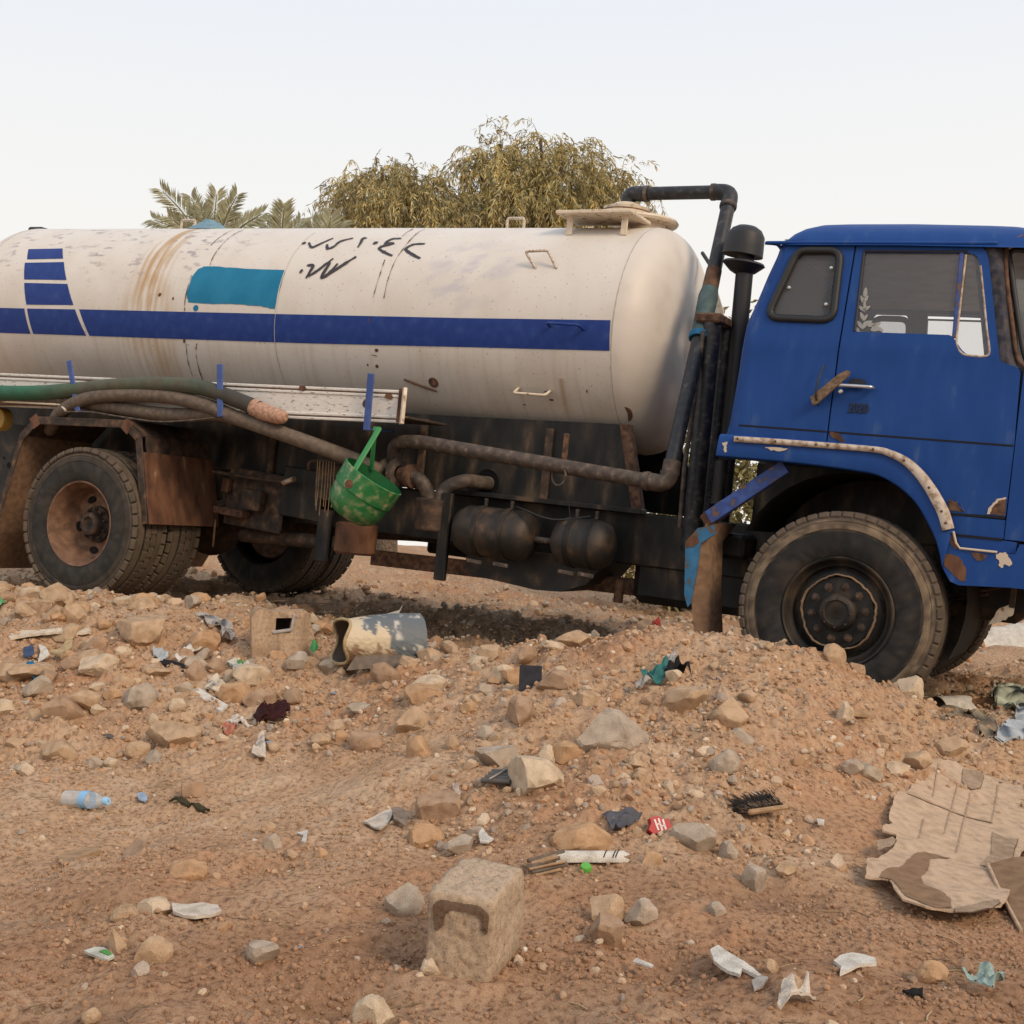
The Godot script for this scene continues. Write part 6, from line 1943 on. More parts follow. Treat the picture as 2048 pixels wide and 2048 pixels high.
func build_trees():
	var d := 26.0
	var k := d / 2400.0
	# the big tree and the lower one beside it
	var foot := Vector3(0.65, 0, -d)
	foot.y = ground(foot.x, foot.z) - 0.1
	var big := []
	for q in [[893, 292, 32, 0.2], [938, 256, 24, -0.2], [935, 300, 34, 0.3], [1020, 262, 30, 0.3], [1000, 300, 40, 0.0], [1092, 268, 32, -0.3], [1060, 312, 44, 0.5], [1145, 320, 32, 0.1], [1190, 312, 18, 0.0], [1192, 365, 26, 0.3], [965, 350, 52, 0.5], [1055, 375, 64, 0.6], [1130, 385, 56, 0.3], [902, 372, 44, 0.0], [990, 410, 80, 0.7], [1100, 430, 85, 0.5], [1010, 500, 100, 0.0], [1130, 510, 90, 0.0], [910, 470, 75, 0.2], [858, 300, 14, 0.1]]:
		big.append([(q[0] - 966) * k - foot.x, 1.0 + (1040 - q[1]) * k - foot.y, q[3], q[2] * k])
	for q in big:
		q[0] = (q[0] + foot.x - 0.67) * 0.92 + 0.67 - foot.x
		q[1] -= 0.22 + 0.01 * q[1] * 0.0
	willow("tall drooping tree with golden green leaves behind the tank and its top pipe", foot, big, 300.0, Color(0.50, 0.44, 0.21))
	foot = Vector3(-2.5, 0, -d + 0.8)
	foot.y = ground(foot.x, foot.z) - 0.1
	var small := []
	for q in [[655, 364, 26, 0.0], [700, 344, 26, 0.2], [748, 338, 24, -0.1], [630, 395, 28, 0.2], [690, 390, 46, 0.5], [760, 385, 48, 0.4], [812, 392, 34, 0.2], [845, 425, 36, 0.4], [740, 440, 70, 0.6], [660, 460, 70, 0.0], [800, 470, 75, 0.3], [618, 370, 12, 0.1]]:
		small.append([(q[0] - 966) * k - foot.x, 1.0 + (1040 - q[1]) * k - foot.y, q[3], q[2] * k])
	for q in small:
		q[0] = (q[0] + foot.x + 2.3) * 0.95 - 2.3 - foot.x + 0.28
		q[1] -= 0.12
	willow("lower drooping tree with olive leaves between the palms and the tall tree", foot, small, 300.0, Color(0.46, 0.41, 0.21))
	# palms
	d = 21.0
	k = d / 2400.0
	var groups := [["date palm with many fronds standing above the rear of the tank", [395, 500], [[278, 403], [312, 366], [356, 368], [405, 362], [452, 378], [478, 398], [330, 420], [500, 412], [430, 400], [380, 395]]],
		["small date palm with two upright fronds beside the lower drooping tree", [525, 500], [[522, 382], [562, 412], [496, 415], [540, 395]]],
		["palm tips at the foot of the lower drooping tree", [610, 500], [[585, 412], [622, 405], [640, 420]]]]
	for g in groups:
		var at := Vector3((g[1][0] - 966) * k, 0, -d)
		at.y = ground(at.x, at.z)
		var heart := Vector3(0, 1.0 + (1040 - g[1][1]) * k - at.y, 0)
		var fr := []
		for q in g[2]:
			var tip := Vector3((q[0] - g[1][0]) * k, 1.0 + (1040 - q[1]) * k - at.y, rng.randf_range(-0.3, 0.5))
			fr.append([heart, tip, rng.randf_range(-0.5, 0.5)])
		for j in 4:
			var a := rng.randf() * TAU
			fr.append([heart, heart + Vector3(cos(a) * 1.3, -0.15, sin(a) * 1.3), 0.0])
		palm(g[0], at, fr)
	# shrubs seen in the gap between tank and cab
	for q in [["tall yellow green shrub seen between the tank and the cab", 1440, 12.5, 2.0, 3.2, Color(0.20, 0.18, 0.06), 9000], ["low leafy shrub seen under the front of the tank", 1290, 12.0, 1.8, 1.9, Color(0.22, 0.20, 0.07), 6000]]:
		var at := Vector3((q[1] - 966) / 2400.0 * q[2], 0, -q[2])
		at.y = ground(at.x, at.z) - 0.05
		shrub(q[0], at, q[3], q[4], q[5], q[6])

# ------------------------------------------------------------------ things that hang on or lie against the truck (given in the truck's own axes)
func on_truck(p: Vector3) -> Vector3:
	return truck.transform * p

func build_hung_things():
	var T := truck.transform
	# hoses lying along the tray
	var mb := MB.new()
	var pts := smooth([Vector3(-6.9, 1.27, 1.22), Vector3(-6.35, 1.285, 1.23), Vector3(-5.977, 1.286, 1.24), Vector3(-5.624, 1.306, 1.235), Vector3(-5.286, 1.344, 1.23), Vector3(-4.961, 1.388, 1.23), Vector3(-4.566, 1.422, 1.23), Vector3(-4.214, 1.423, 1.235), Vector3(-4.016, 1.390, 1.24), Vector3(-3.745, 1.326, 1.24), Vector3(-3.68, 1.308, 1.24)], 8)
	var cols := []
	for p in pts:
		cols.append(Color(0.03, 0.15, 0.085).lerp(Color(0.115, 0.10, 0.065), smoothstep(-5.75, -5.1, p.x) * (0.85 + 0.3 * na.get_noise_2d(p.x * 4.0, 1.0))).lerp(Color(0.06, 0.052, 0.04), smoothstep(-4.4, -3.9, p.x)))
	mb.tube(pts, 0.051, 16, true, cols)
	var h := thing("hose", "thick green hose, browned along its length, on the tray with an orange taped end", "hose")
	h.transform = T
	part(h, "hose_wall", mb.mesh(), M.hose)
	mb = MB.new()
	mb.tube(smooth([Vector3(-3.74, 1.324, 1.24), Vector3(-3.64, 1.292, 1.24), Vector3(-3.54, 1.276, 1.245), Vector3(-3.475, 1.270, 1.245)], 4), [0.054, 0.056, 0.054, 0.057, 0.054, 0.052, 0.053, 0.050, 0.049, 0.047, 0.044, 0.036, 0.02], 16)
	part(h, "taped_end", mb.mesh(), M.orange_tape)
	mb = MB.new()
	mb.tube(smooth([Vector3(-5.62, 1.06, 1.10), Vector3(-5.50, 1.13, 1.17), Vector3(-5.415, 1.184, 1.21), Vector3(-5.239, 1.262, 1.24), Vector3(-5.047, 1.314, 1.24), Vector3(-4.742, 1.342, 1.235), Vector3(-4.429, 1.345, 1.23), Vector3(-4.12, 1.308, 1.235), Vector3(-3.891, 1.250, 1.23), Vector3(-3.596, 1.186, 1.20), Vector3(-3.31, 1.117, 1.12), Vector3(-3.05, 1.045, 1.02), Vector3(-2.95, 1.0, 0.95)], 8), 0.047, 16)
	single("hose", mb.mesh(), M.hose_brown, "long brown dusty hose that slopes down from the tray to the pump", "hose", "", T)
	mb = MB.new()
	mb.tube(smooth([Vector3(-6.9, 1.22, 1.19), Vector3(-6.2, 1.235, 1.19), Vector3(-5.6, 1.268, 1.185), Vector3(-5.30, 1.27, 1.18), Vector3(-5.0, 1.255, 1.18), Vector3(-4.65, 1.235, 1.19), Vector3(-4.35, 1.238, 1.18), Vector3(-4.1, 1.262, 1.175), Vector3(-3.9, 1.25, 1.15)], 7), 0.046, 14)
	single("hose", mb.mesh(), M.hose_brown, "dark hose lying lowest on the tray behind the others", "hose", "", T)
	# green scoop bucket on the third stake
	var b := thing("scoop_bucket", "green plastic scoop bucket hanging by its handle from a blue stake", "bucket")
	var at := Transform3D(Basis(Vector3(0, 0, 1), -0.50) * Basis(Vector3(1, 0, 0), -0.10), Vector3(-2.855, 0.832, 1.27))
	b.transform = T * at
	mb = MB.new()
	var prof := []
	for q in [[0.188, 0.155], [0.195, 0.150], [0.190, 0.03], [0.183, 0.025], [0.175, -0.05], [0.155, -0.10], [0.11, -0.135], [0.05, -0.148], [0.0, -0.15]]:
		prof.append(Vector2(q[0], q[1]))
	mb.lathe(prof, 40, Transform3D(Basis(Vector3(1, 0, 0), -PI / 2), Vector3.ZERO))
	part(b, "bowl", mb.mesh(), M.bucket_green)
	mb = MB.new()
	var ip := []
	for q in [[0.187, 0.155], [0.183, 0.03], [0.165, -0.05], [0.145, -0.09], [0.10, -0.123], [0.0, -0.135]]:
		ip.append(Vector2(q[0], q[1]))
	mb.lathe(ip, 40, Transform3D(Basis(Vector3(1, 0, 0), -PI / 2), Vector3.ZERO))
	part(b, "inside", mb.mesh(), M.bucket_inside)
	mb = MB.new()
	var inv := at.affine_inverse()
	mb.bar(inv * Vector3(-2.775, 1.255, 1.26), inv * Vector3(-2.825, 0.945, 1.44), 0.036, 0.016, Vector3(0, 0, 1), 0.006)
	mb.bar(inv * Vector3(-2.825, 1.255, 1.23), inv * Vector3(-2.895, 1.0, 1.12), 0.03, 0.014, Vector3(0, 0, 1), 0.005)
	mb.bar(inv * Vector3(-2.83, 1.245, 1.235), inv * Vector3(-2.77, 1.245, 1.26), 0.03, 0.018)
	part(b, "handle", mb.mesh(), M.green_paint)
	mb = MB.new()
	mb.lathe([Vector2(0.0, 0.012), Vector2(0.012, 0.012), Vector2(0.014, 0.006), Vector2(0.026, 0.005), Vector2(0.027, 0.0)], 14, Transform3D(Basis(), inv * Vector3(-2.82, 0.905, 1.452)))
	part(b, "rusty_bolt", mb.mesh(), M.rust)
	# wedge of wood that keeps the door shut, and the wire round it
	var w := thing("wooden_wedge", "splintered brown wood wedge stuck through wire across the cab door edge", "wood")
	w.transform = T * Transform3D(Basis(), Vector3(-0.155, 1.65, 1.20))
	mb = MB.new()
	mb.plate(ccw(v2([[-0.122, -0.022], [-0.108, 0.018], [0.07, 0.020], [0.118, 0.008], [0.124, -0.008], [0.10, -0.020], [-0.10, -0.030]])), -0.010, 0.014, Transform3D(Basis(Vector3(0, 0, 1), 0.755), Vector3(0, 0, 0)))
	part(w, "wood", mb.mesh(), M.wood_wedge)
	mb = MB.new()
	mb.tube(smooth([Vector3(-0.05, 0.11, -0.03), Vector3(-0.056, 0.04, 0.012), Vector3(-0.062, -0.02, 0.026), Vector3(-0.058, -0.07, 0.016), Vector3(-0.055, -0.095, -0.03)], 4), 0.005, 6)
	part(w, "wire", mb.mesh(), M.gasket)
	# pale blue rag by the rear lifting eye
	mb = MB.new()
	var rows := []
	for i in 15:
		var row := PackedVector3Array()
		for j in 11:
			var x := -5.37 + 0.25 * i / 14.0
			var z := 0.0 + 0.22 * j / 10.0
			var bump := sin(PI * i / 14.0) * sin(PI * (j + 2.0) / 12.0)
			row.append(Vector3(x + 0.02 * nc.get_noise_2d(i * 1.3, j * 1.7), TY + sqrt(TR * TR - z * z) + 0.004 + bump * (0.055 + 0.05 * absf(nc.get_noise_2d(i * 2.0, j * 2.0))), z))
		rows.append(row)
	mb.grid(rows)
	single("rag", mb.mesh(), M.rag_blue, "crumpled pale blue rag lying on top of the tank beside the rear lifting eye", "rag", "", T)

# ------------------------------------------------------------------ stones
# [label, colour, shape, x, z, width, height]
const STONES := [
	["big tan rubble rock against the rear tyre", "tan", "a", -2.71, -7.63, 0.242, 0.137],
	["orange rock in front of the dual rear tyres", "orange", "a", -2.09, -7.27, 0.146, 0.115],
	["large cracked tan slab among the rubble between tyre and breeze block", "tan", "s", -1.96, -6.77, 0.293, 0.150],
	["pale topped rock with an orange underside above the grey concrete lump", "pale", "a", -2.05, -6.33, 0.197, 0.133],
	["grey pitted concrete lump on the rubble", "grey", "r", -1.73, -5.96, 0.188, 0.138],
	["long tan rock lying below the white tile strip", "tan", "a", -1.48, -5.59, 0.253, 0.118],
	["round tan stone touching the long tan rock", "tan", "r", -1.62, -5.54, 0.111, 0.087],
	["smooth pale grey stone above the plastic bottle", "grey", "r", -1.75, -5.36, 0.070, 0.056],
	["flat pale tan chip beside the smooth grey stone", "pale", "s", -1.69, -5.38, 0.065, 0.045],
	["pale wedge stone just above the grey concrete lump", "pale", "a", -1.99, -6.12, 0.081, 0.058],
	["pale brown stone under the large cracked slab", "pale", "a", -2.01, -6.59, 0.097, 0.076],
	["upright brown stone beside the black plastic piece", "brown", "a", -1.57, -6.33, 0.103, 0.127],
	["dark brown rock beside the dark blue scrap", "brown", "a", -2.55, -6.53, 0.131, 0.096],
	["pale round rock cut by the left edge of the photo", "pale", "r", -2.40, -6.03, 0.121, 0.083],
	["tan soil covered stone below the blue sheet", "tan", "r", -2.20, -5.88, 0.090, 0.093],
	["broad tan rock under the blue plastic sheet", "tan", "s", -2.38, -6.32, 0.240, 0.087],
	["brown stone between the pale topped rock and the yellow trim", "brown", "a", -2.22, -6.44, 0.115, 0.081],
	["small brown stone below the white batten", "brown", "a", -2.20, -6.59, 0.077, 0.063],
	["shaded brown rock in the gap beside the cracked slab", "brown", "a", -2.19, -6.69, 0.127, 0.113],
	["crumbly tan rock behind the white batten", "tan", "a", -2.43, -7.08, 0.135, 0.127],
	["tan rock beside the crumbly tan rock, away from the batten", "tan", "a", -2.54, -7.06, 0.127, 0.104],
	["broad tan rock in the upper rubble below the tyre", "tan", "a", -2.78, -7.29, 0.185, 0.131],
	["tan slab leaning below the big rock at the tyre", "tan", "s", -2.76, -7.47, 0.158, 0.095],
	["small pale rock before the inner rear tyre", "pale", "a", -2.28, -7.44, 0.118, 0.086],
	["brown rock beside the striped white cloth", "brown", "a", -1.68, -6.58, 0.090, 0.111],
	["reddish brown stone beside the green and white wrapper", "brown", "a", -1.50, -6.45, 0.095, 0.082],
	["tan rock just above the concrete lump", "tan", "a", -1.88, -6.19, 0.104, 0.072],
	["orange clod touching the grey concrete lump", "orange", "r", -1.88, -6.03, 0.102, 0.064],
	["tan slab below the black plastic piece", "tan", "s", -1.78, -6.37, 0.154, 0.067],
	["brown rock at the foot of the far rear tyre", "brown", "r", -2.44, -10.81, 0.148, 0.103],
	["second brown rock at the foot of the far rear tyre", "brown", "a", -2.26, -10.83, 0.160, 0.103],
	["flat brown slab between the rear tyres", "brown", "s", -2.57, -10.10, 0.352, 0.117],
	["orange brown rock above the breeze block", "orange", "a", -1.50, -9.11, 0.173, 0.135],
	["orange rock leaning on the breeze block", "orange", "a", -1.19, -6.49, 0.103, 0.096],
	["flat tan stone below the breeze block", "tan", "s", -1.05, -6.44, 0.163, 0.061],
	["brown stone in front of the paint bucket mouth", "brown", "a", -0.93, -6.51, 0.103, 0.076],
	["faceted tan boulder near the middle of the slope", "tan", "a", -0.41, -5.33, 0.169, 0.118],
	["leaning brown slab with paper scraps on top", "brown", "s", -0.60, -5.23, 0.143, 0.105],
	["small pointed stone under the leaning slab", "orange", "a", -0.71, -5.30, 0.061, 0.061],
	["rounded tan stone lying flat before the leaning slab", "tan", "r", -0.79, -5.29, 0.095, 0.056],
	["grey stone between the pale wedge and the black tile", "grey", "a", -0.11, -5.57, 0.094, 0.076],
	["ochre stone uphill of the faceted boulder", "orange", "r", -0.18, -5.35, 0.073, 0.062],
	["grey rounded stone in the gravel between two tan boulders", "grey", "r", -0.10, -4.93, 0.075, 0.060],
	["pale wedge of stone behind the grey stone", "pale", "s", -0.14, -5.97, 0.138, 0.069],
	["pale stone touching the black tile", "pale", "a", -0.04, -5.67, 0.113, 0.096],
	["flat greenish grey stone below the paint bucket", "grey", "s", -0.68, -5.81, 0.135, 0.049],
	["stone at the base of the paint bucket", "tan", "a", -0.47, -6.25, 0.086, 0.059],
	["small brown stone behind the paint bucket bottom", "brown", "a", -0.27, -6.30, 0.086, 0.053],
	["grey stone behind the pale wedge", "grey", "a", -0.17, -6.20, 0.098, 0.065],
	["tan stone in the gravel below the faceted boulder", "tan", "r", -0.23, -4.96, 0.057, 0.063],
	["largest boulder, grey brown, half buried in the mound", "grey", "a", 0.36, -4.67, 0.295, 0.206],
	["rounded grey stone touching the largest boulder", "grey", "r", 0.20, -4.62, 0.075, 0.056],
	["round tan boulder below the largest boulder", "tan", "r", 0.11, -4.40, 0.134, 0.106],
	["tan boulder touching the round tan boulder", "tan", "r", -0.01, -4.53, 0.095, 0.086],
	["wedge of tan rock under the teal rag", "tan", "s", 0.68, -5.00, 0.184, 0.095],
	["blocky tan rock at the shoulder of the mound", "tan", "a", 0.83, -4.89, 0.154, 0.108],
	["pointed grey rock below the blocky tan rock", "grey", "a", 0.84, -4.73, 0.120, 0.075],
	["pale grey rock above the brush", "grey", "r", 0.74, -4.43, 0.116, 0.098],
	["smooth tan rock on the edge of the dark rut", "tan", "r", 0.29, -5.92, 0.185, 0.085],
	["pale slab in front of the smooth tan rock", "pale", "s", 0.19, -5.86, 0.124, 0.056],
	["long rounded rock above the broken white pipe", "orange", "r", 0.21, -3.91, 0.193, 0.099],
	["grey and brown rock between the red carton and the brush", "grey", "a", 0.56, -3.96, 0.150, 0.087],
	["small heart shaped stone between bag and red carton", "tan", "a", 0.39, -4.01, 0.040, 0.046],
	["small pale pebble in the gravel above the long rounded rock", "pale", "r", 0.38, -4.33, 0.043, 0.023],
	["small pale pebble, lower one of two", "pale", "r", 0.39, -4.29, 0.038, 0.027],
	["small tan angular stone beside the two pebbles", "tan", "a", 0.43, -4.33, 0.052, 0.050],
	["broad tan rock between the black tile and the teal rag", "tan", "a", 0.30, -5.14, 0.125, 0.065],
	["pale pebble uphill of the black tile", "pale", "r", 0.21, -5.50, 0.052, 0.035],
	["pale stone uphill of the brush", "pale", "a", 0.61, -4.27, 0.067, 0.040],
	["orange clod below the largest boulder", "orange", "r", 0.30, -4.41, 0.056, 0.037],
	["tan pebble above the red carton", "tan", "r", 0.46, -4.19, 0.040, 0.026],
	["brown rock standing against the front wheel", "tan", "a", 1.43, -5.67, 0.110, 0.125],
	["tan rock on the crest beside the front wheel", "tan", "s", 1.56, -5.77, 0.079, 0.067],
	["cream coloured block wedged at the front tyre", "pale", "a", 1.87, -5.99, 0.130, 0.140],
	["yellowish upright stone on the mound below the front wheel", "pale", "a", 1.33, -5.12, 0.076, 0.113],
	["smooth dark grey pebble on the slope by the cardboard", "grey", "r", 1.26, -4.74, 0.085, 0.060],
	["pale pebble above the smooth dark one", "pale", "r", 1.25, -4.89, 0.039, 0.028],
	["pale flake of stone at the top corner of the cardboard", "pale", "s", 1.46, -4.85, 0.087, 0.056],
	["flat tan stone uphill of the cardboard", "tan", "s", 1.44, -5.00, 0.068, 0.042],
	["brown stone at the upper edge of the cardboard", "brown", "r", 1.67, -5.12, 0.075, 0.059],
	["low tan hump of stone uphill of the cardboard", "tan", "r", 1.84, -5.34, 0.140, 0.079],
	["orange brown rock alone on the bare soil", "orange", "r", -0.96, -3.81, 0.128, 0.076],
	["rounded tan stone behind the upright tan stone", "tan", "r", -1.03, -3.42, 0.081, 0.050],
	["pale topped stone touching the long white ceramic shard", "pale", "r", -0.97, -3.49, 0.101, 0.049],
	["upright tan stone beside the patterned shard", "tan", "a", -0.98, -3.19, 0.045, 0.077],
	["tan stone among straw near the bottom edge", "tan", "r", -0.91, -2.78, 0.044, 0.038],
	["small yellow pebble near the bottom", "pale", "r", -0.69, -2.87, 0.023, 0.021],
	["small tan pebble touching the orange brown rock", "tan", "r", -0.88, -3.80, 0.036, 0.028],
	["small pale pebble below the bottle", "pale", "a", -1.59, -4.33, 0.036, 0.027],
	["bluish grey stone on the bare soil", "grey", "r", -0.77, -4.13, 0.061, 0.074],
	["tan stone just above the bluish grey one", "tan", "r", -0.83, -4.36, 0.055, 0.041],
	["small tan cube of stone beside the bluish one", "tan", "a", -0.70, -4.05, 0.045, 0.034],
	["small reddish stone beside the tan cube of stone", "orange", "r", -0.60, -4.04, 0.045, 0.034],
	["grey stone behind the concrete block", "grey", "a", -0.17, -4.05, 0.098, 0.064],
	["brown clod of earth above the concrete block", "orange", "r", -0.28, -4.17, 0.118, 0.092],
	["grey brown rock in the hollow beside the concrete block", "grey", "a", -0.29, -3.46, 0.113, 0.094],
	["cream rounded shell stone below the concrete block", "pale", "r", -0.19, -3.02, 0.052, 0.051],
	["large pale rock at the bottom of the photo", "pale", "r", -0.30, -2.78, 0.090, 0.087],
	["grey brown slab sunk in the soil near the bottom", "grey", "s", -0.60, -3.10, 0.085, 0.059],
	["small yellow stone above the white plastic piece", "pale", "r", -0.39, -4.39, 0.032, 0.028],
	["small grey pebble below the grey brown rock", "grey", "r", -0.33, -3.36, 0.028, 0.021],
	["leaning tan rock uphill of two others, past the concrete block", "tan", "a", 0.25, -3.40, 0.100, 0.103],
	["grey rock beside the leaning tan rock", "grey", "a", 0.34, -3.39, 0.089, 0.082],
	["brown slab below the leaning tan rock", "brown", "s", 0.24, -3.25, 0.085, 0.078],
	["orange and tan stone at the end of the broken pipe", "orange", "a", 0.41, -3.76, 0.075, 0.051],
	["grey stone below the grey and brown rock", "grey", "a", 0.66, -3.90, 0.061, 0.074],
	["flat grey slab on the soil near the cardboard corner", "grey", "s", 0.70, -3.71, 0.074, 0.086],
	["brown clod of earth below the cardboard", "orange", "r", 1.00, -3.06, 0.090, 0.061],
	["tan rock above the crumpled white paper", "tan", "a", 0.62, -2.86, 0.057, 0.048],
	["small yellow stone at the corner of the cardboard", "pale", "a", 0.98, -3.87, 0.051, 0.057],
	["tan stone above the tan rock and paper", "tan", "a", 0.60, -2.97, 0.034, 0.053],
	["small yellow pebble under the curved white shard", "pale", "r", 0.78, -2.93, 0.018, 0.015],
	["upright brown stone beside the clod below the cardboard", "brown", "a", 1.11, -3.14, 0.036, 0.046],
	["tan slab near the small yellow stone", "tan", "s", 0.81, -3.78, 0.079, 0.040],
]

var stone_mesh := {}

func ico(sub: int) -> Array:
	var p := (1.0 + sqrt(5.0)) / 2.0
	var v := [Vector3(-1, p, 0), Vector3(1, p, 0), Vector3(-1, -p, 0), Vector3(1, -p, 0), Vector3(0, -1, p), Vector3(0, 1, p), Vector3(0, -1, -p), Vector3(0, 1, -p), Vector3(p, 0, -1), Vector3(p, 0, 1), Vector3(-p, 0, -1), Vector3(-p, 0, 1)]
	for i in 12:
		v[i] = (v[i] as Vector3).normalized()
	var f := [0, 11, 5, 0, 5, 1, 0, 1, 7, 0, 7, 10, 0, 10, 11, 1, 5, 9, 5, 11, 4, 11, 10, 2, 10, 7, 6, 7, 1, 8, 3, 9, 4, 3, 4, 2, 3, 2, 6, 3, 6, 8, 3, 8, 9, 4, 9, 5, 2, 4, 11, 6, 2, 10, 8, 6, 7, 9, 8, 1]
	for s in sub:
		var g := []
		var seen := {}
		for k in range(0, f.size(), 3):
			var m := []
			for e in 3:
				var a: int = f[k + e]
				var b: int = f[k + (e + 1) % 3]
				var key := Vector2i(mini(a, b), maxi(a, b))
				if not seen.has(key):
					seen[key] = v.size()
					v.append(((v[a] + v[b]) as Vector3).normalized())
				m.append(seen[key])
			g.append_array([f[k], m[0], m[2], f[k + 1], m[1], m[0], f[k + 2], m[2], m[1], m[0], m[1], m[2]])
		f = g
	return [v, f]

func stone(sd: int, shape: String, sub := 3) -> ArrayMesh:
	var key := "%d%s%d" % [sd, shape, sub]
	if stone_mesh.has(key):
		return stone_mesh[key]
	var r := RandomNumberGenerator.new()
	r.seed = sd * 77 + shape.hash() % 1000
	var base := ico(sub)
	var n1 := noise(sd * 3 + 1, 0.9, 3)
	var cuts := []
	var count := {"a": 11, "s": 8, "r": 9}[shape] as int
	for k in count:
		var d := Vector3(r.randf_range(-1, 1), r.randf_range(-1, 1), r.randf_range(-1, 1)).normalized()
		cuts.append([d, r.randf_range(0.56, 0.84) if shape != "r" else r.randf_range(0.68, 0.9)])
	if shape == "s":
		cuts.append([Vector3(0.1, 1, 0.1).normalized(), 0.45])
	var v := PackedVector3Array()
	for q in base[0]:
		var p: Vector3 = q * (1.0 + (0.16 if shape == "r" else 0.12) * n1.get_noise_3dv(q * 1.6))
		for c in cuts:
			var over: float = p.dot(c[0]) - c[1]
			if over > 0.0:
				p -= c[0] * over
		p *= 1.0 + 0.045 * n1.get_noise_3dv(q * 6.0) + 0.02 * n1.get_noise_3dv(q * 15.0)
		v.append(p)
	# scale so that the stone fills a unit box
	var lo := v[0]
	var hi := v[0]
	for p in v:
		lo = lo.min(p)
		hi = hi.max(p)
	for i in v.size():
		v[i] = (v[i] - (lo + hi) * 0.5) / (hi - lo)
	var f: Array = base[1]
	var fns := PackedVector3Array()
	var round_v := []
	for i in v.size():
		round_v.append([])
	for k in range(0, f.size(), 3):
		fns.append((v[f[k + 1]] - v[f[k]]).cross(v[f[k + 2]] - v[f[k]]))
		for e in 3:
			round_v[f[k + e]].append(k / 3)
	var limit := 0.90 if shape != "r" else 0.84
	var pv := PackedVector3Array()
	var nn := PackedVector3Array()
	var ix := PackedInt32Array()
	for k in range(0, f.size(), 3):
		var own := fns[k / 3].normalized()
		for e in [0, 2, 1]:
			var s := Vector3.ZERO
			for q in round_v[f[k + e]]:
				if fns[q].normalized().dot(own) > limit:
					s += fns[q]
			pv.append(v[f[k + e]])
			s = s.normalized()
			nn.append(s if s.dot(own) > 0.0 else own)
			ix.append(ix.size())
	if pv.size() and nn[0].dot(pv[0]) < 0.0:
		for i in nn.size():
			nn[i] = -nn[i]
	var a := []
	a.resize(Mesh.ARRAY_MAX)
	a[Mesh.ARRAY_VERTEX] = pv
	a[Mesh.ARRAY_NORMAL] = nn
	a[Mesh.ARRAY_INDEX] = ix
	var m := ArrayMesh.new()
	m.add_surface_from_arrays(Mesh.PRIMITIVE_TRIANGLES, a)
	stone_mesh[key] = m
	return m

func build_rocks():
	var kinds := {"a": "rock", "r": "stone", "s": "slab_stone"}
	for i in STONES.size():
		var q: Array = STONES[i]
		var w: float = q[5]
		var h: float = q[6]
		var depth := w * rng.randf_range(0.7, 0.95)
		var yaw := rng.randf_range(-0.35, 0.35)
		var y := lerpf(land(q[3], q[4]), ground(q[3], q[4]), 0.8)
		var bs := Basis(Vector3(0, 1, 0), yaw) * Basis(Vector3(0, 0, 1), rng.randf_range(-0.12, 0.12)) * Basis(Vector3(1, 0, 0), rng.randf_range(-0.1, 0.15))
		var tall := h * 1.12
		var t := Transform3D(bs * Basis.from_scale(Vector3(w, tall, depth)), Vector3(q[3], y + tall * 0.17, q[4]))
		single(kinds[q[2]], stone(i % 14, q[2]), M["rock_" + q[1]], q[0], "stone", "", t)
	# smaller stones lying about in the rubble
	var names := ["tan", "tan", "pale", "grey", "orange", "brown"]
	var shapes := ["a", "a", "a", "s"]
	var made := 0
	while made < 185:
		var z := -lerpf(3.0, 8.2, pow(rng.randf(), 0.8))
		var x := rng.randf_range(-0.42, 0.42) * absf(z)
		if rng.randf() > 0.10 + 0.90 * loose_at(x, z) * (1.0 if x < 0.1 else 0.33):
			continue
		var q := truck_inv * Vector3(x, 0.3, z)
		if q.z < 1.3 and q.x > -4.6 and q.x < -0.6 and rng.randf() < 0.6:
			continue
		if absf(q.z - 1.1) < 0.35 and (absf(q.x) < 0.55 or absf(q.x + 5.05) < 0.55):
			continue
		if x > 0.85 and z > -4.75 and z < -3.2:
			continue
		var w := lerpf(0.060, 0.21, pow(rng.randf(), 1.8)) * (1.0 if x < 0.2 else 0.62)
		var h := w * rng.randf_range(0.55, 0.85)
		var t := Transform3D(Basis(Vector3(0, 1, 0), rng.randf() * TAU) * Basis(Vector3(1, 0, 0), rng.randf_range(-0.3, 0.3)) * Basis.from_scale(Vector3(w, h, w * rng.randf_range(0.6, 1.0))), Vector3(x, ground(x, z) + h * 0.14, z))
		single("rubble_stone", stone(20 + made % 10, shapes[made % 4], 2), M["rock_" + names[rng.randi() % 6]], "small loose stone lying among others in the rubble", "stone", "small loose rubble stones", t)
		made += 1

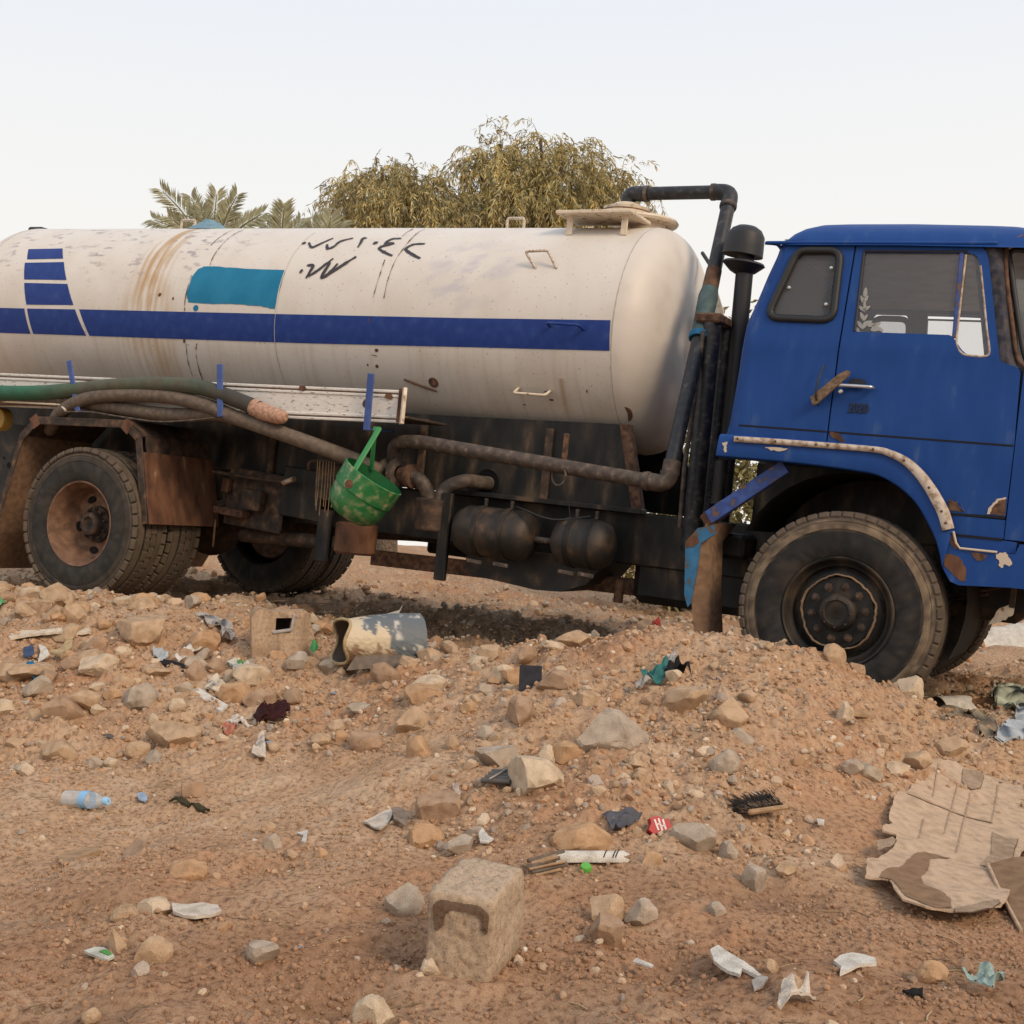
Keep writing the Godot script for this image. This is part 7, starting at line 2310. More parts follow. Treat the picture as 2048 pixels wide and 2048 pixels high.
# ------------------------------------------------------------------ litter
# [name, label, category, material, thickness, lift, x, z, outline in millimetres round that place (x, z)]
const SCRAPS := [
	["tile_strip", "long white tile strip lying on the rubble", "tile", "white", 0.012, 0.012, -1.410, -5.962, [-94, -152, 102, 82, 87, 158, -94, -88]],
	["cardboard_scrap", "torn cream cardboard scrap above the white tile strip", "cardboard", "cream", 0.006, 0.020, -1.383, -6.183, [-103, -153, 2, -42, 111, -22, 103, 65, 35, 137, -32, 37, -115, -22]],
	["wrapper", "crumpled green and white wrapper beside the cream scrap", "wrapper", "greenwhite", 0.003, 0.030, -1.361, -6.405, [-109, -125, -44, -109, 7, -2, 57, -18, 99, 89, 23, 137, -34, 29]],
	["black_plastic_piece", "black plastic piece in the rubble", "plastic", "black", 0.020, 0.020, -1.720, -6.480, [-69, -70, 54, -11, 76, 88, -61, -7]],
	["striped_cloth", "striped white cloth strip beside the black plastic piece", "cloth", "white", 0.004, 0.040, -1.671, -6.635, [-67, 97, -40, -26, 8, -113, 69, -129, 49, -34, 7, 77, -27, 129]],
	["plastic_bag", "dirty grey white plastic bag near the breeze block", "bag", "palegrey", 0.004, 0.050, -1.602, -6.967, [-185, -194, -98, -210, -6, -71, 59, -47, 114, 99, 106, 227, 63, 195, 18, 32, -70, -31]],
	["blue_scrap", "pale blue plastic scrap above the black piece", "plastic", "paleblue", 0.003, 0.040, -1.813, -6.585, [-50, -17, -13, -60, 41, -1, 43, 43, -21, 35]],
	["blue_sheet", "bright blue plastic sheet on the broad tan rock", "plastic", "blue", 0.003, 0.060, -2.387, -6.313, [-71, -15, -62, -87, 4, -39, 67, 40, 61, 68, 1, 32]],
	["dark_blue_scrap", "dark blue plastic scrap below the long cream stick", "plastic", "darkblue", 0.004, 0.040, -2.536, -6.694, [-48, -48, -3, -67, 47, 44, 5, 71]],
	["batten", "short cream batten in the upper rubble", "wood", "cream", 0.015, 0.050, -2.355, -6.912, [-74, 1, 46, -54, 72, 1, -45, 52]],
	["white_stick", "long thin cream stick beside the batten", "wood", "cream", 0.012, 0.040, -2.584, -6.862, [-119, 21, -80, -46, 147, -42, 167, 2, -19, 17, -97, 49]],
	["yellow_trim", "bent yellowish plastic trim", "plastic", "yellowish", 0.012, 0.050, -2.366, -6.740, [-52, 66, -11, 3, -20, -112, 17, -81, 45, 11, 21, 114]],
	["white_shard", "torn white shard touching the yellowish trim", "shard", "white", 0.005, 0.050, -2.464, -6.693, [-66, -119, -3, -55, 53, 40, 28, 139, -12, -4]],
	["pink_packet", "flattened pink packet below the tile strip", "packet", "pink", 0.006, 0.020, -1.251, -5.666, [-46, -51, 22, -43, 22, 13, 2, 81]],
	["white_packet", "flattened white packet above the pink one", "packet", "white", 0.005, 0.020, -1.218, -5.720, [-74, -29, 4, -33, 64, 23, 31, 39, -25, -1]],
	["dark_red_rag", "dark red wet rag on the slope below the paint bucket", "rag", "darkred", 0.010, 0.045, -1.097, -5.820, [-82, 8, -69, -47, -26, -51, 0, -111, 42, -119, 91, 17, 68, 96, 14, 96, -37, 112]],
	["white_paper", "torn white paper standing in the soil", "paper", "offwhite", 0.003, 0.030, -1.039, -5.273, [-27, -97, -6, -120, 49, 123, -16, 94]],
	["white_plastic_shard", "broken white plastic shard in the middle of the bare soil", "shard", "offwhite", 0.006, 0.030, -0.449, -4.342, [-56, -5, -32, -29, 15, -69, 45, -73, 38, 27, 14, 107, -24, 43]],
	["brown_paper", "crumpled brown paper beside the white plastic shard", "paper", "greybrown", 0.004, 0.030, -0.375, -4.310, [-35, -42, -10, -65, 38, -9, 24, 70, -18, 46]],
	["small_white_paper", "small white paper scrap near the metal tube bundle", "paper", "pinkwhite", 0.003, 0.025, -0.193, -4.473, [-15, -52, 19, 20, 11, 52, -16, -20]],
	["white_fragment", "small curved white fragment on the bare soil", "shard", "white", 0.003, 0.030, -0.684, -4.194, [-32, -62, 4, -74, 23, 82, 6, 70, -1, -14]],
	["bone_fragment", "small forked white fragment behind the concrete block", "shard", "white", 0.006, 0.030, -0.085, -4.053, [-11, -82, 10, 2, 27, 22, 11, 50, -15, 38, -21, -30]],
	["blue_wrapper", "tiny blue and white wrapper near the bottle", "wrapper", "bluewhite", 0.003, 0.012, -1.403, -4.859, [-25, -14, -13, -57, 21, 6, 23, 38, -6, 26]],
	["flat_leaf_stick", "thin dark stick lying alone on the bare soil", "stick", "darkolive", 0.008, 0.012, -1.192, -4.742, [-100, -79, -75, -71, 74, 45, 93, 81, 57, 57, -49, -31]],
	["white_ceramic_shard", "long white ceramic shard beside the pale topped stone", "shard", "offwhite", 0.008, 0.018, -0.848, -3.443, [-77, -45, -35, -45, 3, -57, 50, -41, 71, 11, 49, 47, 14, 63, -21, 51, -56, 19]],
	["patterned_shard", "white shard with a green pattern beside the upright stone", "shard", "greenwhite", 0.006, 0.018, -0.999, -3.126, [-49, -19, -29, -39, -4, -31, 27, 5, 40, 25, 26, 41, -11, 17]],
	["wood_offcut", "pale wood offcut on the soil below the bottle", "wood", "wood", 0.030, 0.010, -1.378, -4.089, [-55, 48, -47, -20, 15, -120, 48, -52, 40, -16, -1, 160]],
	["white_fleck", "small white splinter near the bottom", "shard", "white", 0.004, 0.012, 0.311, -3.078, [-16, -18, -9, -26, 26, 18, 19, 30, -21, -2]],
	["broken_plate_shard", "large broken white shard with a forked lower edge", "shard", "white", 0.008, 0.030, 0.522, -3.011, [-42, -101, -18, -121, -1, -77, 21, -17, 39, 23, 49, 67, 41, 83, 12, 31, -1, 71, -19, 47, -35, 15, -46, -17]],
	["grey_shard", "grey white fragment below the large broken shard", "shard", "palegrey", 0.006, 0.030, 0.555, -2.885, [-17, -4, 9, -36, 25, -28, 1, 28, -19, 40]],
	["crumpled_paper", "crumpled white paper at the bottom", "paper", "offwhite", 0.006, 0.040, 0.617, -2.782, [-51, 37, -31, -19, -3, -51, 6, -11, 36, -51, 30, -3, 35, 21, 8, 29, -30, 45]],
	["curved_white_shard", "curved clean white shard above a yellow pebble", "shard", "white", 0.008, 0.030, 0.803, -3.023, [-45, -6, -20, -38, 11, -58, 40, -58, 58, -22, 53, 6, 12, 18, -21, 50, -51, 74, -36, 30]],
	["teal_bag", "pale teal plastic bag beyond the brown clod", "bag", "teal", 0.004, 0.050, 1.104, -2.985, [-59, -4, -34, -12, 4, -56, 28, -52, 27, -24, 48, -20, 29, 20, 3, 40, -18, 72, -29, 36]],
	["black_strip", "black rubber strip near the bottom", "rubber", "black", 0.006, 0.012, 0.897, -2.868, [-24, -9, 3, -9, 25, -17, 15, 11, -19, 23]],
	["pale_flake", "small white flake between brush and cardboard", "shard", "white", 0.006, 0.015, 1.018, -4.224, [-10, -15, 18, -23, 6, 17, -14, 21]],
	["cloth_strip", "dirty grey cloth strip trailing across the soil", "cloth", "greyolive", 0.006, 0.020, 2.166, -6.077, [-322, 506, -216, 314, 180, -469, 83, -569, 162, -782, 261, -557, 81, 36, 30, 303, -128, 595, -141, 536, 0, 136, 10, -48]],
	["pale_green_bag", "pale green plastic bag above the light blue cloth", "bag", "palegreen", 0.006, 0.050, 2.749, -7.038, [-60, -146, 192, -583, 291, -691, 322, -615, -159, 623, -290, 783, -296, 627]],
	["light_blue_cloth", "light blue grey cloth below the pale green bag", "cloth", "paleblue", 0.006, 0.040, 2.426, -6.127, [-327, 569, -135, 201, -25, 33, 227, -568, 340, -768, 185, -292, -73, 324, -192, 500]],
	["wood_bar", "short wooden bar below the cream block", "wood", "wood", 0.020, 0.012, 2.288, -7.046, [71, -399, 208, -491, 128, -238, -406, 1128]],
	["wood_splinter", "wood splinter on the mound by the yellowish stone", "wood", "wood", 0.012, 0.020, 1.452, -5.275, [-50, 18, 58, -50, 45, -14, -52, 46]],
	["red_scrap", "small red scrap in the dark rut", "scrap", "red", 0.010, 0.020, 1.220, -10.753, [-32, -54, 53, -298, 27, 70, -47, 282]],
	["grey_bag", "dark grey blue plastic bag beside the red carton", "bag", "bluegrey", 0.004, 0.030, 0.352, -4.043, [-61, -39, -3, -55, 45, -67, 67, -71, 21, 4, 3, 60, -30, 108, -43, 60]],
	["cardboard_sheet", "large torn corrugated cardboard sheet with a dark wet stain", "cardboard", "card", 0.006, 0.030, 1.440, -4.323, [156, -711, 263, -795, 348, -824, 371, -796, 434, -809, 484, -742, 575, -714, 641, -599, 357, -8, 285, 12, 170, 224, -33, 669, -87, 769, -247, 845, -317, 838, -366, 794, -348, 610, -375, 602, -417, 606, -359, 426, -325, 422, -234, 266, -179, 122, -221, 107, -208, 63, -157, 11, -162, -17, -90, -213, -47, -304, 6, -352, 83, -500]],
]
const SHEET_PARTS := [
	["teal_fold", "", "", "darkteal", 0.0030, 0.0600, 0.595, -5.251, [-67, -22, -47, -53, -19, -6, 49, -57, 73, -33, 26, 34, 5, 78, -20, 58]],
	["pale_fold", "", "", "palegrey", 0.0030, 0.0600, 0.530, -5.167, [-39, 1, -1, -50, 40, -26, 22, 33, -22, 41]],
	["black_fold", "", "", "black", 0.0030, 0.0600, 0.679, -5.227, [-54, -17, 9, -72, 34, -12, 51, 59, 2, 19, -42, 23]],
	["pale_fold", "", "", "palegrey", 0.0030, 0.0600, 0.672, -5.340, [-24, 1, 10, -43, 21, -3, -7, 45]],
	["wet_stain", "", "", "wet", 0.0010, 0.0340, 1.201, -3.771, [81, -286, 135, -306, 198, -303, 106, -230, 53, -94, 7, -14, -11, 66, 18, 106, 29, 174, -5, 278, -51, 290, -87, 254, -108, 202, -103, 74, -135, 50, -103, -18, -45, -66, 22, -178]],
	["corrugated_patch", "", "", "corr", 0.0010, 0.0340, 1.807, -5.010, [-10, -85, 70, -114, 64, -62, -3, 77, -54, 126, -66, 58]],
	["corrugated_patch", "", "", "corr", 0.0010, 0.0340, 1.612, -4.232, [55, -210, 80, -154, 127, -171, 14, 70, -93, 226, -139, 202, -43, 38]],
	["corrugated_patch", "", "", "corr", 0.0010, 0.0360, 1.278, -3.518, [-76, 33, -4, -23, 87, -88, 79, -48, 34, 12, -40, 57, -80, 57]],
	["corrugated_patch", "", "", "corr", 0.0010, 0.0300, 1.196, -4.083, [-36, 3, 43, -82, 44, -50, 6, 26, -58, 102]],
	["crease", "", "", "crease", 0.0010, 0.0335, 1.571, -4.595, [-134, -49, 141, 33, 134, 49, -141, -33]],
	["crease", "", "", "crease", 0.0010, 0.0335, 1.583, -4.614, [130, -298, -125, 296, -129, 296, 124, -294]],
	["crease", "", "", "crease", 0.0010, 0.0335, 1.586, -4.495, [159, -369, -154, 369, -157, 365, 152, -365]],
	["crease", "", "", "crease", 0.0010, 0.0335, 1.802, -4.777, [102, -227, -97, 227, -101, 227, 97, -227]],
	["crease", "", "", "crease", 0.0010, 0.0335, 1.616, -4.877, [78, -189, -71, 185, -77, 189, 71, -185]],
	["crease", "", "", "crease", 0.0010, 0.0335, 1.380, -4.317, [50, -120, -46, 120, -50, 120, 45, -120]],
]

func outline(a: Array) -> PackedVector2Array:
	var o := PackedVector2Array()
	for k in range(0, a.size(), 2):
		o.append(Vector2(a[k] * 0.001, a[k + 1] * 0.001))
	return ccw(o)

# a thin piece lying on the ground, crumpled by lift; returned round its own foot
func scrap_mesh(q: Array, sd: int, extra := 0.0) -> ArrayMesh:
	var mb := MB.new()
	var poly := outline(q[8])
	var y0 := land(q[6], q[7])
	var lo := poly[0]
	var hi := poly[0]
	for p in poly:
		lo = lo.min(p)
		hi = hi.max(p)
	var cell := clampf(maxf(hi.x - lo.x, hi.y - lo.y) / 14.0, 0.008, 0.06)
	var lift: float = q[5]
	var rigid: bool = q[4] >= 0.012 or q[2] == "shard"
	var seat := 0.0
	if rigid:
		for p in poly:
			seat = maxf(seat, ground(q[6] + p.x, q[7] + p.y) - land(q[6] + p.x, q[7] + p.y) - 0.004)
		lift *= 0.25
	var f := func(x: float, z: float) -> Vector3:
		var h := land(q[6] + x, q[7] + z) - y0
		var fr := 26.0 if lift > 0.035 else 14.0
		var n := 0.5 + 0.9 * na.get_noise_2d(x * fr * 0.35 + sd * 3.7, z * fr * 0.35) + 0.35 * na.get_noise_2d(x * fr + sd, z * fr)
		if rigid:
			h += seat
		else:
			h = maxf(ground(q[6] + x, q[7] + z), land(q[6] + x, q[7] + z)) - y0
		return Vector3(x, h + 0.010 + lift * clampf(n, 0.1, 1.4) + extra, z)
	sheet(mb, poly, [], cell, cell, f, Vector3(0, -q[4], 0))
	return mb.mesh()

func build_litter():
	for i in SCRAPS.size():
		var q: Array = SCRAPS[i]
		var at := Transform3D(Basis(), Vector3(q[6], land(q[6], q[7]), q[7]))
		if q[0] == "cardboard_sheet":
			cardboard(q, at)
		elif q[3] == "greenwhite":
			var t := thing(q[0], q[1], q[2])
			t.transform = at
			part(t, "film", scrap_mesh(q, i), M[q[3]])
			var g: Array = q.duplicate()
			var small := []
			for k in q[8].size():
				small.append(int(q[8][k] * 0.42 + (14 if k % 2 == 0 else 5)))
			g[8] = small
			part(t, "green_print", scrap_mesh(g, i, 0.004), M.leaf_green)
		else:
			single(q[0], scrap_mesh(q, i), M[q[3]], q[1], q[2], "", at)
	solid_litter()

func sheet_lift(x: float, z: float) -> float:
	return land(x, z) + 0.030 + 0.009 * na.get_noise_2d(x * 5.0, z * 5.0) + 0.006 * maxf(0.0, sin((x * 0.9 - z * 0.5) * 9.0)) + 0.02 * smoothstep(1.0, 0.55, x - 0.2 * z - 1.0) * smoothstep(-4.3, -3.7, z)

func cardboard(q: Array, at: Transform3D):
	var t := thing(q[0], q[1], q[2])
	t.transform = at
	var f0 := func(x: float, z: float) -> Vector3:
		return Vector3(x, sheet_lift(q[6] + x, q[7] + z) - at.origin.y, z)
	var mb := MB.new()
	var poly := PackedVector2Array()
	var base := outline(q[8])
	for i in base.size():
		var a := base[i]
		var b := base[(i + 1) % base.size()]
		for k in 5:
			var jag := 0.007 * nc.get_noise_2d(i * 11.0 + k * 3.0, 5.0) if k > 0 else 0.0
			poly.append(a.lerp(b, k / 5.0) + (b - a).orthogonal().normalized() * jag)
	sheet(mb, poly, [], 0.04, 0.04, f0, Vector3(0, -0.006, 0))
	part(t, "board", mb.mesh(), M.card)
	for s in SHEET_PARTS.slice(4):
		var pl := outline(s[8])
		var ox: float = s[6] - q[6]
		var oz: float = s[7] - q[7]
		mb = MB.new()
		var up := 0.0022 if s[0] == "wet_stain" else (0.0035 if s[0] == "crease" else 0.0035)
		var f1 := func(x: float, z: float) -> Vector3:
			return Vector3(x + ox, sheet_lift(q[6] + x + ox, q[7] + z + oz) - at.origin.y + up, z + oz)
		if s[0] == "wet_stain":
			var soft := PackedVector2Array()
			for i in pl.size():
				for k in 4:
					var u := k / 4.0
					soft.append(pl[i].lerp(pl[(i + 1) % pl.size()], u) + Vector2(nc.get_noise_2d(i * 9.0 + k * 2.0, 3.0), nc.get_noise_2d(i * 9.0 + k * 2.0, 8.0)) * 0.006)
			pl = soft
		sheet(mb, pl, [], 0.04, 0.04, f1, Vector3.ZERO)
		var o := part(t, s[0], mb.mesh(), M[s[3]])
		if s[0] == "corrugated_patch":
			# the ridges of the bared fluting
			mb = MB.new()
			var lo := pl[0]
			var hi := pl[0]
			for p in pl:
				lo = lo.min(p)
				hi = hi.max(p)
			var dir := Vector2(0.32, 1.0).normalized()
			var nrm := Vector2(dir.y, -dir.x)
			for k in range(-40, 40):
				var c := (lo + hi) * 0.5 + nrm * k * 0.0075
				var seg := Geometry2D.intersect_polyline_with_polygon(PackedVector2Array([c - dir * 0.4, c + dir * 0.4]), pl)
				for g in seg:
					var a: Vector3 = f1.call(g[0].x, g[0].y)
					var b: Vector3 = f1.call(g[-1].x, g[-1].y)
					var m: Vector3 = f1.call((g[0].x + g[-1].x) * 0.5, (g[0].y + g[-1].y) * 0.5)
					mb.tube([a, m, b], 0.0024, 5, false)
			part(o, "fluting", mb.mesh(), M.card)

func on_land(x: float, z: float, up := 0.0) -> Vector3:
	return Vector3(x, lerpf(land(x, z), ground(x, z), 0.85) + up, z)

func solid_litter():
	var mb := MB.new()
	# the concrete block in front
	var blk := thing("concrete_block", "big worn concrete block standing on end with a wet brown stain", "block", "", Vector3(-0.092, -0.03, -3.12), -0.30)
	blk.basis = Basis(Vector3(0, 1, 0), -0.30) * Basis(Vector3(0, 0, 1), -0.07) * Basis(Vector3(1, 0, 0), 0.09)
	var rows := []
	var base := ico(4)
	var v: Array = base[0]
	var f: Array = base[1]
	var hs := Vector3(0.083, 0.124, 0.125)
	var pos := []
	for p in v:
		var e := Vector3(signf(p.x) * pow(absf(p.x), 0.22), signf(p.y) * pow(absf(p.y), 0.22), signf(p.z) * pow(absf(p.z), 0.22))
		var k := maxf(absf(p.x), maxf(absf(p.y), absf(p.z)))
		var b := p / k as Vector3
		b = b.lerp(b.normalized() * 1.25, 0.10)
		var s := Vector3(clampf(b.x, -1.0, 1.0) * hs.x, clampf(b.y, -1.0, 1.0) * hs.y, clampf(b.z, -1.0, 1.0) * hs.z)
		var sq := 1.0 - 0.10 * smoothstep(-0.02, -0.118, s.y)
		s.x *= sq
		s += p * (0.009 * na.get_noise_3dv(s * 9.0) + 0.006 * nc.get_noise_3dv(s * 2.2) + 0.003 * nc.get_noise_3dv(s * 6.0))
		pos.append(s + Vector3(0, 0.122, 0))
	for k in range(0, f.size(), 3):
		pass
	var nn := []
	for i in pos.size():
		nn.append(Vector3.ZERO)
	for k in range(0, f.size(), 3):
		var fn: Vector3 = (pos[f[k + 1]] - pos[f[k]]).cross(pos[f[k + 2]] - pos[f[k]])
		for e in 3:
			nn[f[k + e]] += fn
	for i in pos.size():
		mb.vert(pos[i], nn[i].normalized())
	for k in range(0, f.size(), 3):
		mb.face(f[k], f[k + 1], f[k + 2])
	part(blk, "concrete", mb.mesh(), M.concrete)
	# wet stain round the upper edge of the front face
	mb = MB.new()
	var fz := func(x: float, y: float) -> Vector3: return Vector3(x, y, hs.z * (1.0 if y < 0.225 else 1.0 - 0.1 * (y - 0.225) / 0.02) + 0.0055)
	sheet(mb, ccw(round2([[-0.058, 0.150], [-0.066, 0.215], [-0.05, 0.228], [0.045, 0.228], [0.072, 0.212], [0.069, 0.16], [0.057, 0.17], [0.054, 0.20], [0.03, 0.209], [-0.018, 0.211], [-0.036, 0.195], [-0.040, 0.165]], 0.012)), [], 0.03, 0.03, fz, Vector3(0, 0, -0.012))
	part(blk, "wet_stain", mb.mesh(), M.concrete_wet)
	# hollow breeze block in the rubble
	var bz := thing("breeze_block", "hollow tan breeze block with one square hole, dusty, beside the paint bucket", "block", "", on_land(-1.19, -6.62, -0.02), 0.25)
	bz.scale = Vector3(1.0, 1.28, 1.0)
	mb = MB.new()
	var hole := ccw(v2([[-0.045, 0.115], [0.03, 0.115], [0.045, 0.175], [-0.04, 0.175]]))
	sheet(mb, ccw(round2([[-0.16, 0.0], [0.15, 0.0], [0.155, 0.10], [0.12, 0.205], [-0.05, 0.20], [-0.13, 0.22], [-0.165, 0.19]], 0.02)), [hole], 0.05, 0.05, func(x: float, y: float) -> Vector3: return Vector3(x, y, 0.09 + 0.006 * nc.get_noise_2d(x * 8.0, y * 8.0)), Vector3(0, 0, -0.2))
	part(bz, "concrete", mb.mesh(), M.breeze)
	mb = MB.new()
	mb.box(Vector3(0.0, 0.145, -0.07), Vector3(0.14, 0.1, 0.02))
	part(bz, "hole_back", mb.mesh(), M.brown_steel)
	mb = MB.new()
	mb.bar(Vector3(-0.06, 0.118, 0.094), Vector3(0.04, 0.128, 0.094), 0.014, 0.012)
	mb.bar(Vector3(0.036, 0.125, 0.094), Vector3(0.052, 0.19, 0.094), 0.016, 0.012)
	part(bz, "mortar_edge", mb.mesh(), M.palegrey)
	mb = MB.new()
	sheet(mb, ccw(v2([[0.0, 0.0], [0.02, -0.03], [0.045, 0.01], [0.03, 0.04], [0.015, 0.05]])), [], 0.02, 0.02, func(x: float, y: float) -> Vector3: return Vector3(x, y, 0.01 * sin(x * 90.0)), Vector3.ZERO)
	single("green_scrap", mb.mesh(), M.green_paint, "small green plastic scrap beside the breeze block", "plastic", "", Transform3D(Basis(Vector3(1, 0, 0), -0.3), on_land(-1.03, -6.50, 0.09)))
	# paint bucket on its side
	var bk := thing("paint_bucket", "crushed cream paint bucket lying on its side, splashed with blue grey paint", "bucket", "", on_land(-0.66, -6.36, 0.115), 0.0)
	bk.basis = Basis(Vector3(0, 1, 0), 0.42) * Basis(Vector3(0, 0, 1), -0.06)
	mb = MB.new()
	var rws := []
	for i in 33:
		var row := PackedVector3Array()
		var u := i / 32.0
		for k in 110:
			var a := TAU * k / 110.0
			var r := lerpf(0.128, 0.150, u) * (1.0 + 0.035 * sin(a * 2.0 + u * 2.0) + 0.03 * nc.get_noise_2d(cos(a) * 3.0 + u * 2.0, sin(a) * 3.0))
			if absf(u - 0.20) < 0.03 or absf(u - 0.28) < 0.02:
				r *= 1.02
			var sq := 0.86 + 0.14 * smoothstep(0.0, 0.6, u)
			row.append(Vector3(lerpf(-0.20, 0.20, u) + 0.02 * sin(a * 3.0) * (1.0 - u), cos(a) * r * sq, sin(a) * r))
		rws.append(row)
	mb.grid(rws, true)
	# cream plastic, blue grey paint over its upper side, mud below
	for i in mb.v.size():
		var p := mb.v[i]
		var n1 := na.get_noise_2d(p.x * 9.0, p.z * 9.0 + p.y * 5.0) + 0.5 * nc.get_noise_2d(p.x * 3.0, p.z * 3.0)
		var c := Color(0.64, 0.53, 0.37)
		if p.y + 0.10 * n1 > 0.045 - 0.16 * smoothstep(-0.05, 0.12, p.x) and p.x > -0.115 + 0.05 * n1:
			c = Color(0.135, 0.155, 0.17).lerp(Color(0.55, 0.53, 0.47), smoothstep(0.22, 0.45, na.get_noise_2d(p.x * 22.0 + 9.0, p.z * 22.0 + p.y * 12.0)))
		elif p.y + 0.06 * n1 < -0.035:
			c = Color(0.34, 0.225, 0.14)
		mb.c[i] = c
	part(bk, "wall", mb.mesh(), M.bucket_paint)
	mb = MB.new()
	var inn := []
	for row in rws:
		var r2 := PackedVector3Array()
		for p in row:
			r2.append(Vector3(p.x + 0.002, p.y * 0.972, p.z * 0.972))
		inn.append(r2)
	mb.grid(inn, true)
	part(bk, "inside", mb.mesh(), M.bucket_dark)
	mb = MB.new()
	for k in 110:
		mb.tri(Vector3(0.195, 0, 0), rws[32][k], rws[32][(k + 1) % 110])
	part(bk, "bottom", mb.mesh(), M.cream)
	mb = MB.new()
	var lip := []
	for k in 111:
		lip.append(rws[0][k % 110])
	mb.tube(lip, 0.008, 6, false)
	part(bk, "rim", mb.mesh(), M.yellowish)
	mb = MB.new()
	mb.grid([PackedVector3Array([Vector3(-0.16, -0.06, 0.13), Vector3(-0.02, -0.05, 0.152), Vector3(0.12, -0.05, 0.155), Vector3(0.19, -0.06, 0.15)]), PackedVector3Array([Vector3(-0.21, -0.13, 0.15), Vector3(-0.05, -0.11, 0.19), Vector3(0.1, -0.115, 0.18), Vector3(0.2, -0.13, 0.16)])])
	part(bk, "torn_flap", mb.mesh(), M.hose_brown)
	mb = MB.new()
	mb.col = Color(0.42, 0.41, 0.38)
	mb.plate(ccw(v2([[0.0, 0.13], [0.11, 0.165], [0.125, 0.19], [0.10, 0.13]])), -0.05, -0.044)
	part(bk, "bent_ear", mb.mesh(), M.bucket_paint)
	# black tile stuck in the slope
	mb = MB.new()
	mb.plate(round2([[-0.048, 0.0], [0.048, 0.004], [0.049, 0.116], [-0.047, 0.118]], 0.006), -0.008, 0.008)
	single("black_tile", mb.mesh(), M.tile_black, "black rectangular tile stuck upright in the slope", "tile", "", Transform3D(Basis(Vector3(1, 0, 0), -0.5) * Basis(Vector3(0, 0, 1), -0.03), on_land(0.076, -5.40, -0.01)))
	# plastic bottle
	var bo := thing("plastic_bottle", "clear plastic water bottle with a blue label lying on the soil", "bottle", "", on_land(-1.585, -4.76, 0.034), 0.0)
	bo.basis = Basis(Vector3(0, 1, 0), 1.16) * Basis(Vector3(1, 0, 0), -0.02)
	mb = MB.new()
	mb.lathe([Vector2(0.0, -0.10), Vector2(0.024, -0.10), Vector2(0.031, -0.092), Vector2(0.032, -0.05), Vector2(0.030, -0.046), Vector2(0.032, -0.042), Vector2(0.032, 0.03), Vector2(0.029, 0.05), Vector2(0.018, 0.072), Vector2(0.013, 0.082), Vector2(0.012, 0.098)], 24)
	part(bo, "body", mb.mesh(), M.bottle_clear)
	mb = MB.new()
	mb.lathe([Vector2(0.0325, -0.012), Vector2(0.0328, -0.012), Vector2(0.0328, 0.022), Vector2(0.0325, 0.022)], 24)
	part(bo, "label_band", mb.mesh(), M.bottle_label)
	mb = MB.new()
	mb.lathe([Vector2(0.014, 0.086), Vector2(0.015, 0.088), Vector2(0.015, 0.104), Vector2(0.013, 0.107), Vector2(0.0, 0.107)], 18)
	part(bo, "cap", mb.mesh(), M.bottle_cap)
	# scrubbing brush
	var br := thing("brush", "old wooden scrubbing brush with dark bristles, lying on its side", "brush", "", on_land(0.80, -4.22, 0.015), 0.62)
	br.basis = Basis(Vector3(0, 1, 0), 0.55) * Basis(Vector3(1, 0, 0), -0.25)
	mb = MB.new()
	mb.box(Vector3(0.01, 0.0, 0.055), Vector3(0.17, 0.018, 0.02), 0.006)
	part(br, "back", mb.mesh(), M.wood)
	mb = MB.new()
	mb.bar(Vector3(-0.09, 0.02, -0.06), Vector3(0.02, 0.055, -0.085), 0.012, 0.012)
	part(br, "splint", mb.mesh(), M.wood)
	for ts in 2:
		mb = MB.new()
		for k in 340:
			var x := rng.randf_range(-0.075, 0.085)
			var y := rng.randf_range(-0.004, 0.016)
			var o := Vector3(x, y, 0.048)
			var e := o + Vector3(rng.randf_range(-0.012, 0.012) + x * 0.2, rng.randf_range(0.0, 0.055), -rng.randf_range(0.05, 0.10))
			if ts == 0:
				mb.tube([o, e], 0.0011, 3, false)
			else:
				mb.tube([o, o.lerp(e, 0.4)], 0.0012, 3, false)
		var tuft := part(br, "bristles", mb.mesh(), M.bristle if ts == 0 else M.bristle_tip)
		tuft.set_meta("kind", "stuff")
	# red carton with its white bars of print
	var ca := thing("red_carton", "crushed red carton with white lettering between two rocks", "carton", "", on_land(0.462, -4.03, 0.0), 0.0)
	ca.basis = Basis(Vector3(0, 1, 0), 0.25) * Basis(Vector3(1, 0, 0), -0.45) * Basis(Vector3(0, 0, 1), -0.12)
	mb = MB.new()
	mb.plate(ccw(v2([[-0.036, 0.012], [-0.02, 0.0], [0.012, 0.006], [0.036, 0.000], [0.040, 0.03], [0.03, 0.054], [0.018, 0.046], [-0.002, 0.058], [-0.03, 0.050], [-0.026, 0.034]])), -0.02, 0.01)
	part(ca, "carton_wall", mb.mesh(), M.carton_red)
	for q in [[-0.016, 0.046, -0.004, 0.012], [-0.003, 0.05, 0.009, 0.01], [0.011, 0.048, 0.021, 0.014]]:
		mb = MB.new()
		mb.bar(Vector3(q[0], q[1], 0.0105), Vector3(q[2], q[3], 0.0105), 0.006, 0.002, Vector3(0, 0, 1), 0.0)
		part(ca, "lettering", mb.mesh(), M.print_white)
	for q in [[-0.010, 0.030, 0.004, 0.034], [0.003, 0.024, 0.018, 0.030]]:
		mb = MB.new()
		mb.bar(Vector3(q[0], q[1], 0.0105), Vector3(q[2], q[3], 0.0105), 0.004, 0.002, Vector3(0, 0, 1), 0.0)
		part(ca, "lettering", mb.mesh(), M.print_white)
	# teal rag and its pale and black pieces
	var rg := thing("teal_rag", "knotted teal and black plastic rag above the wedge shaped rock", "rag", "", on_land(0.60, -5.20, 0.0), 0.0)
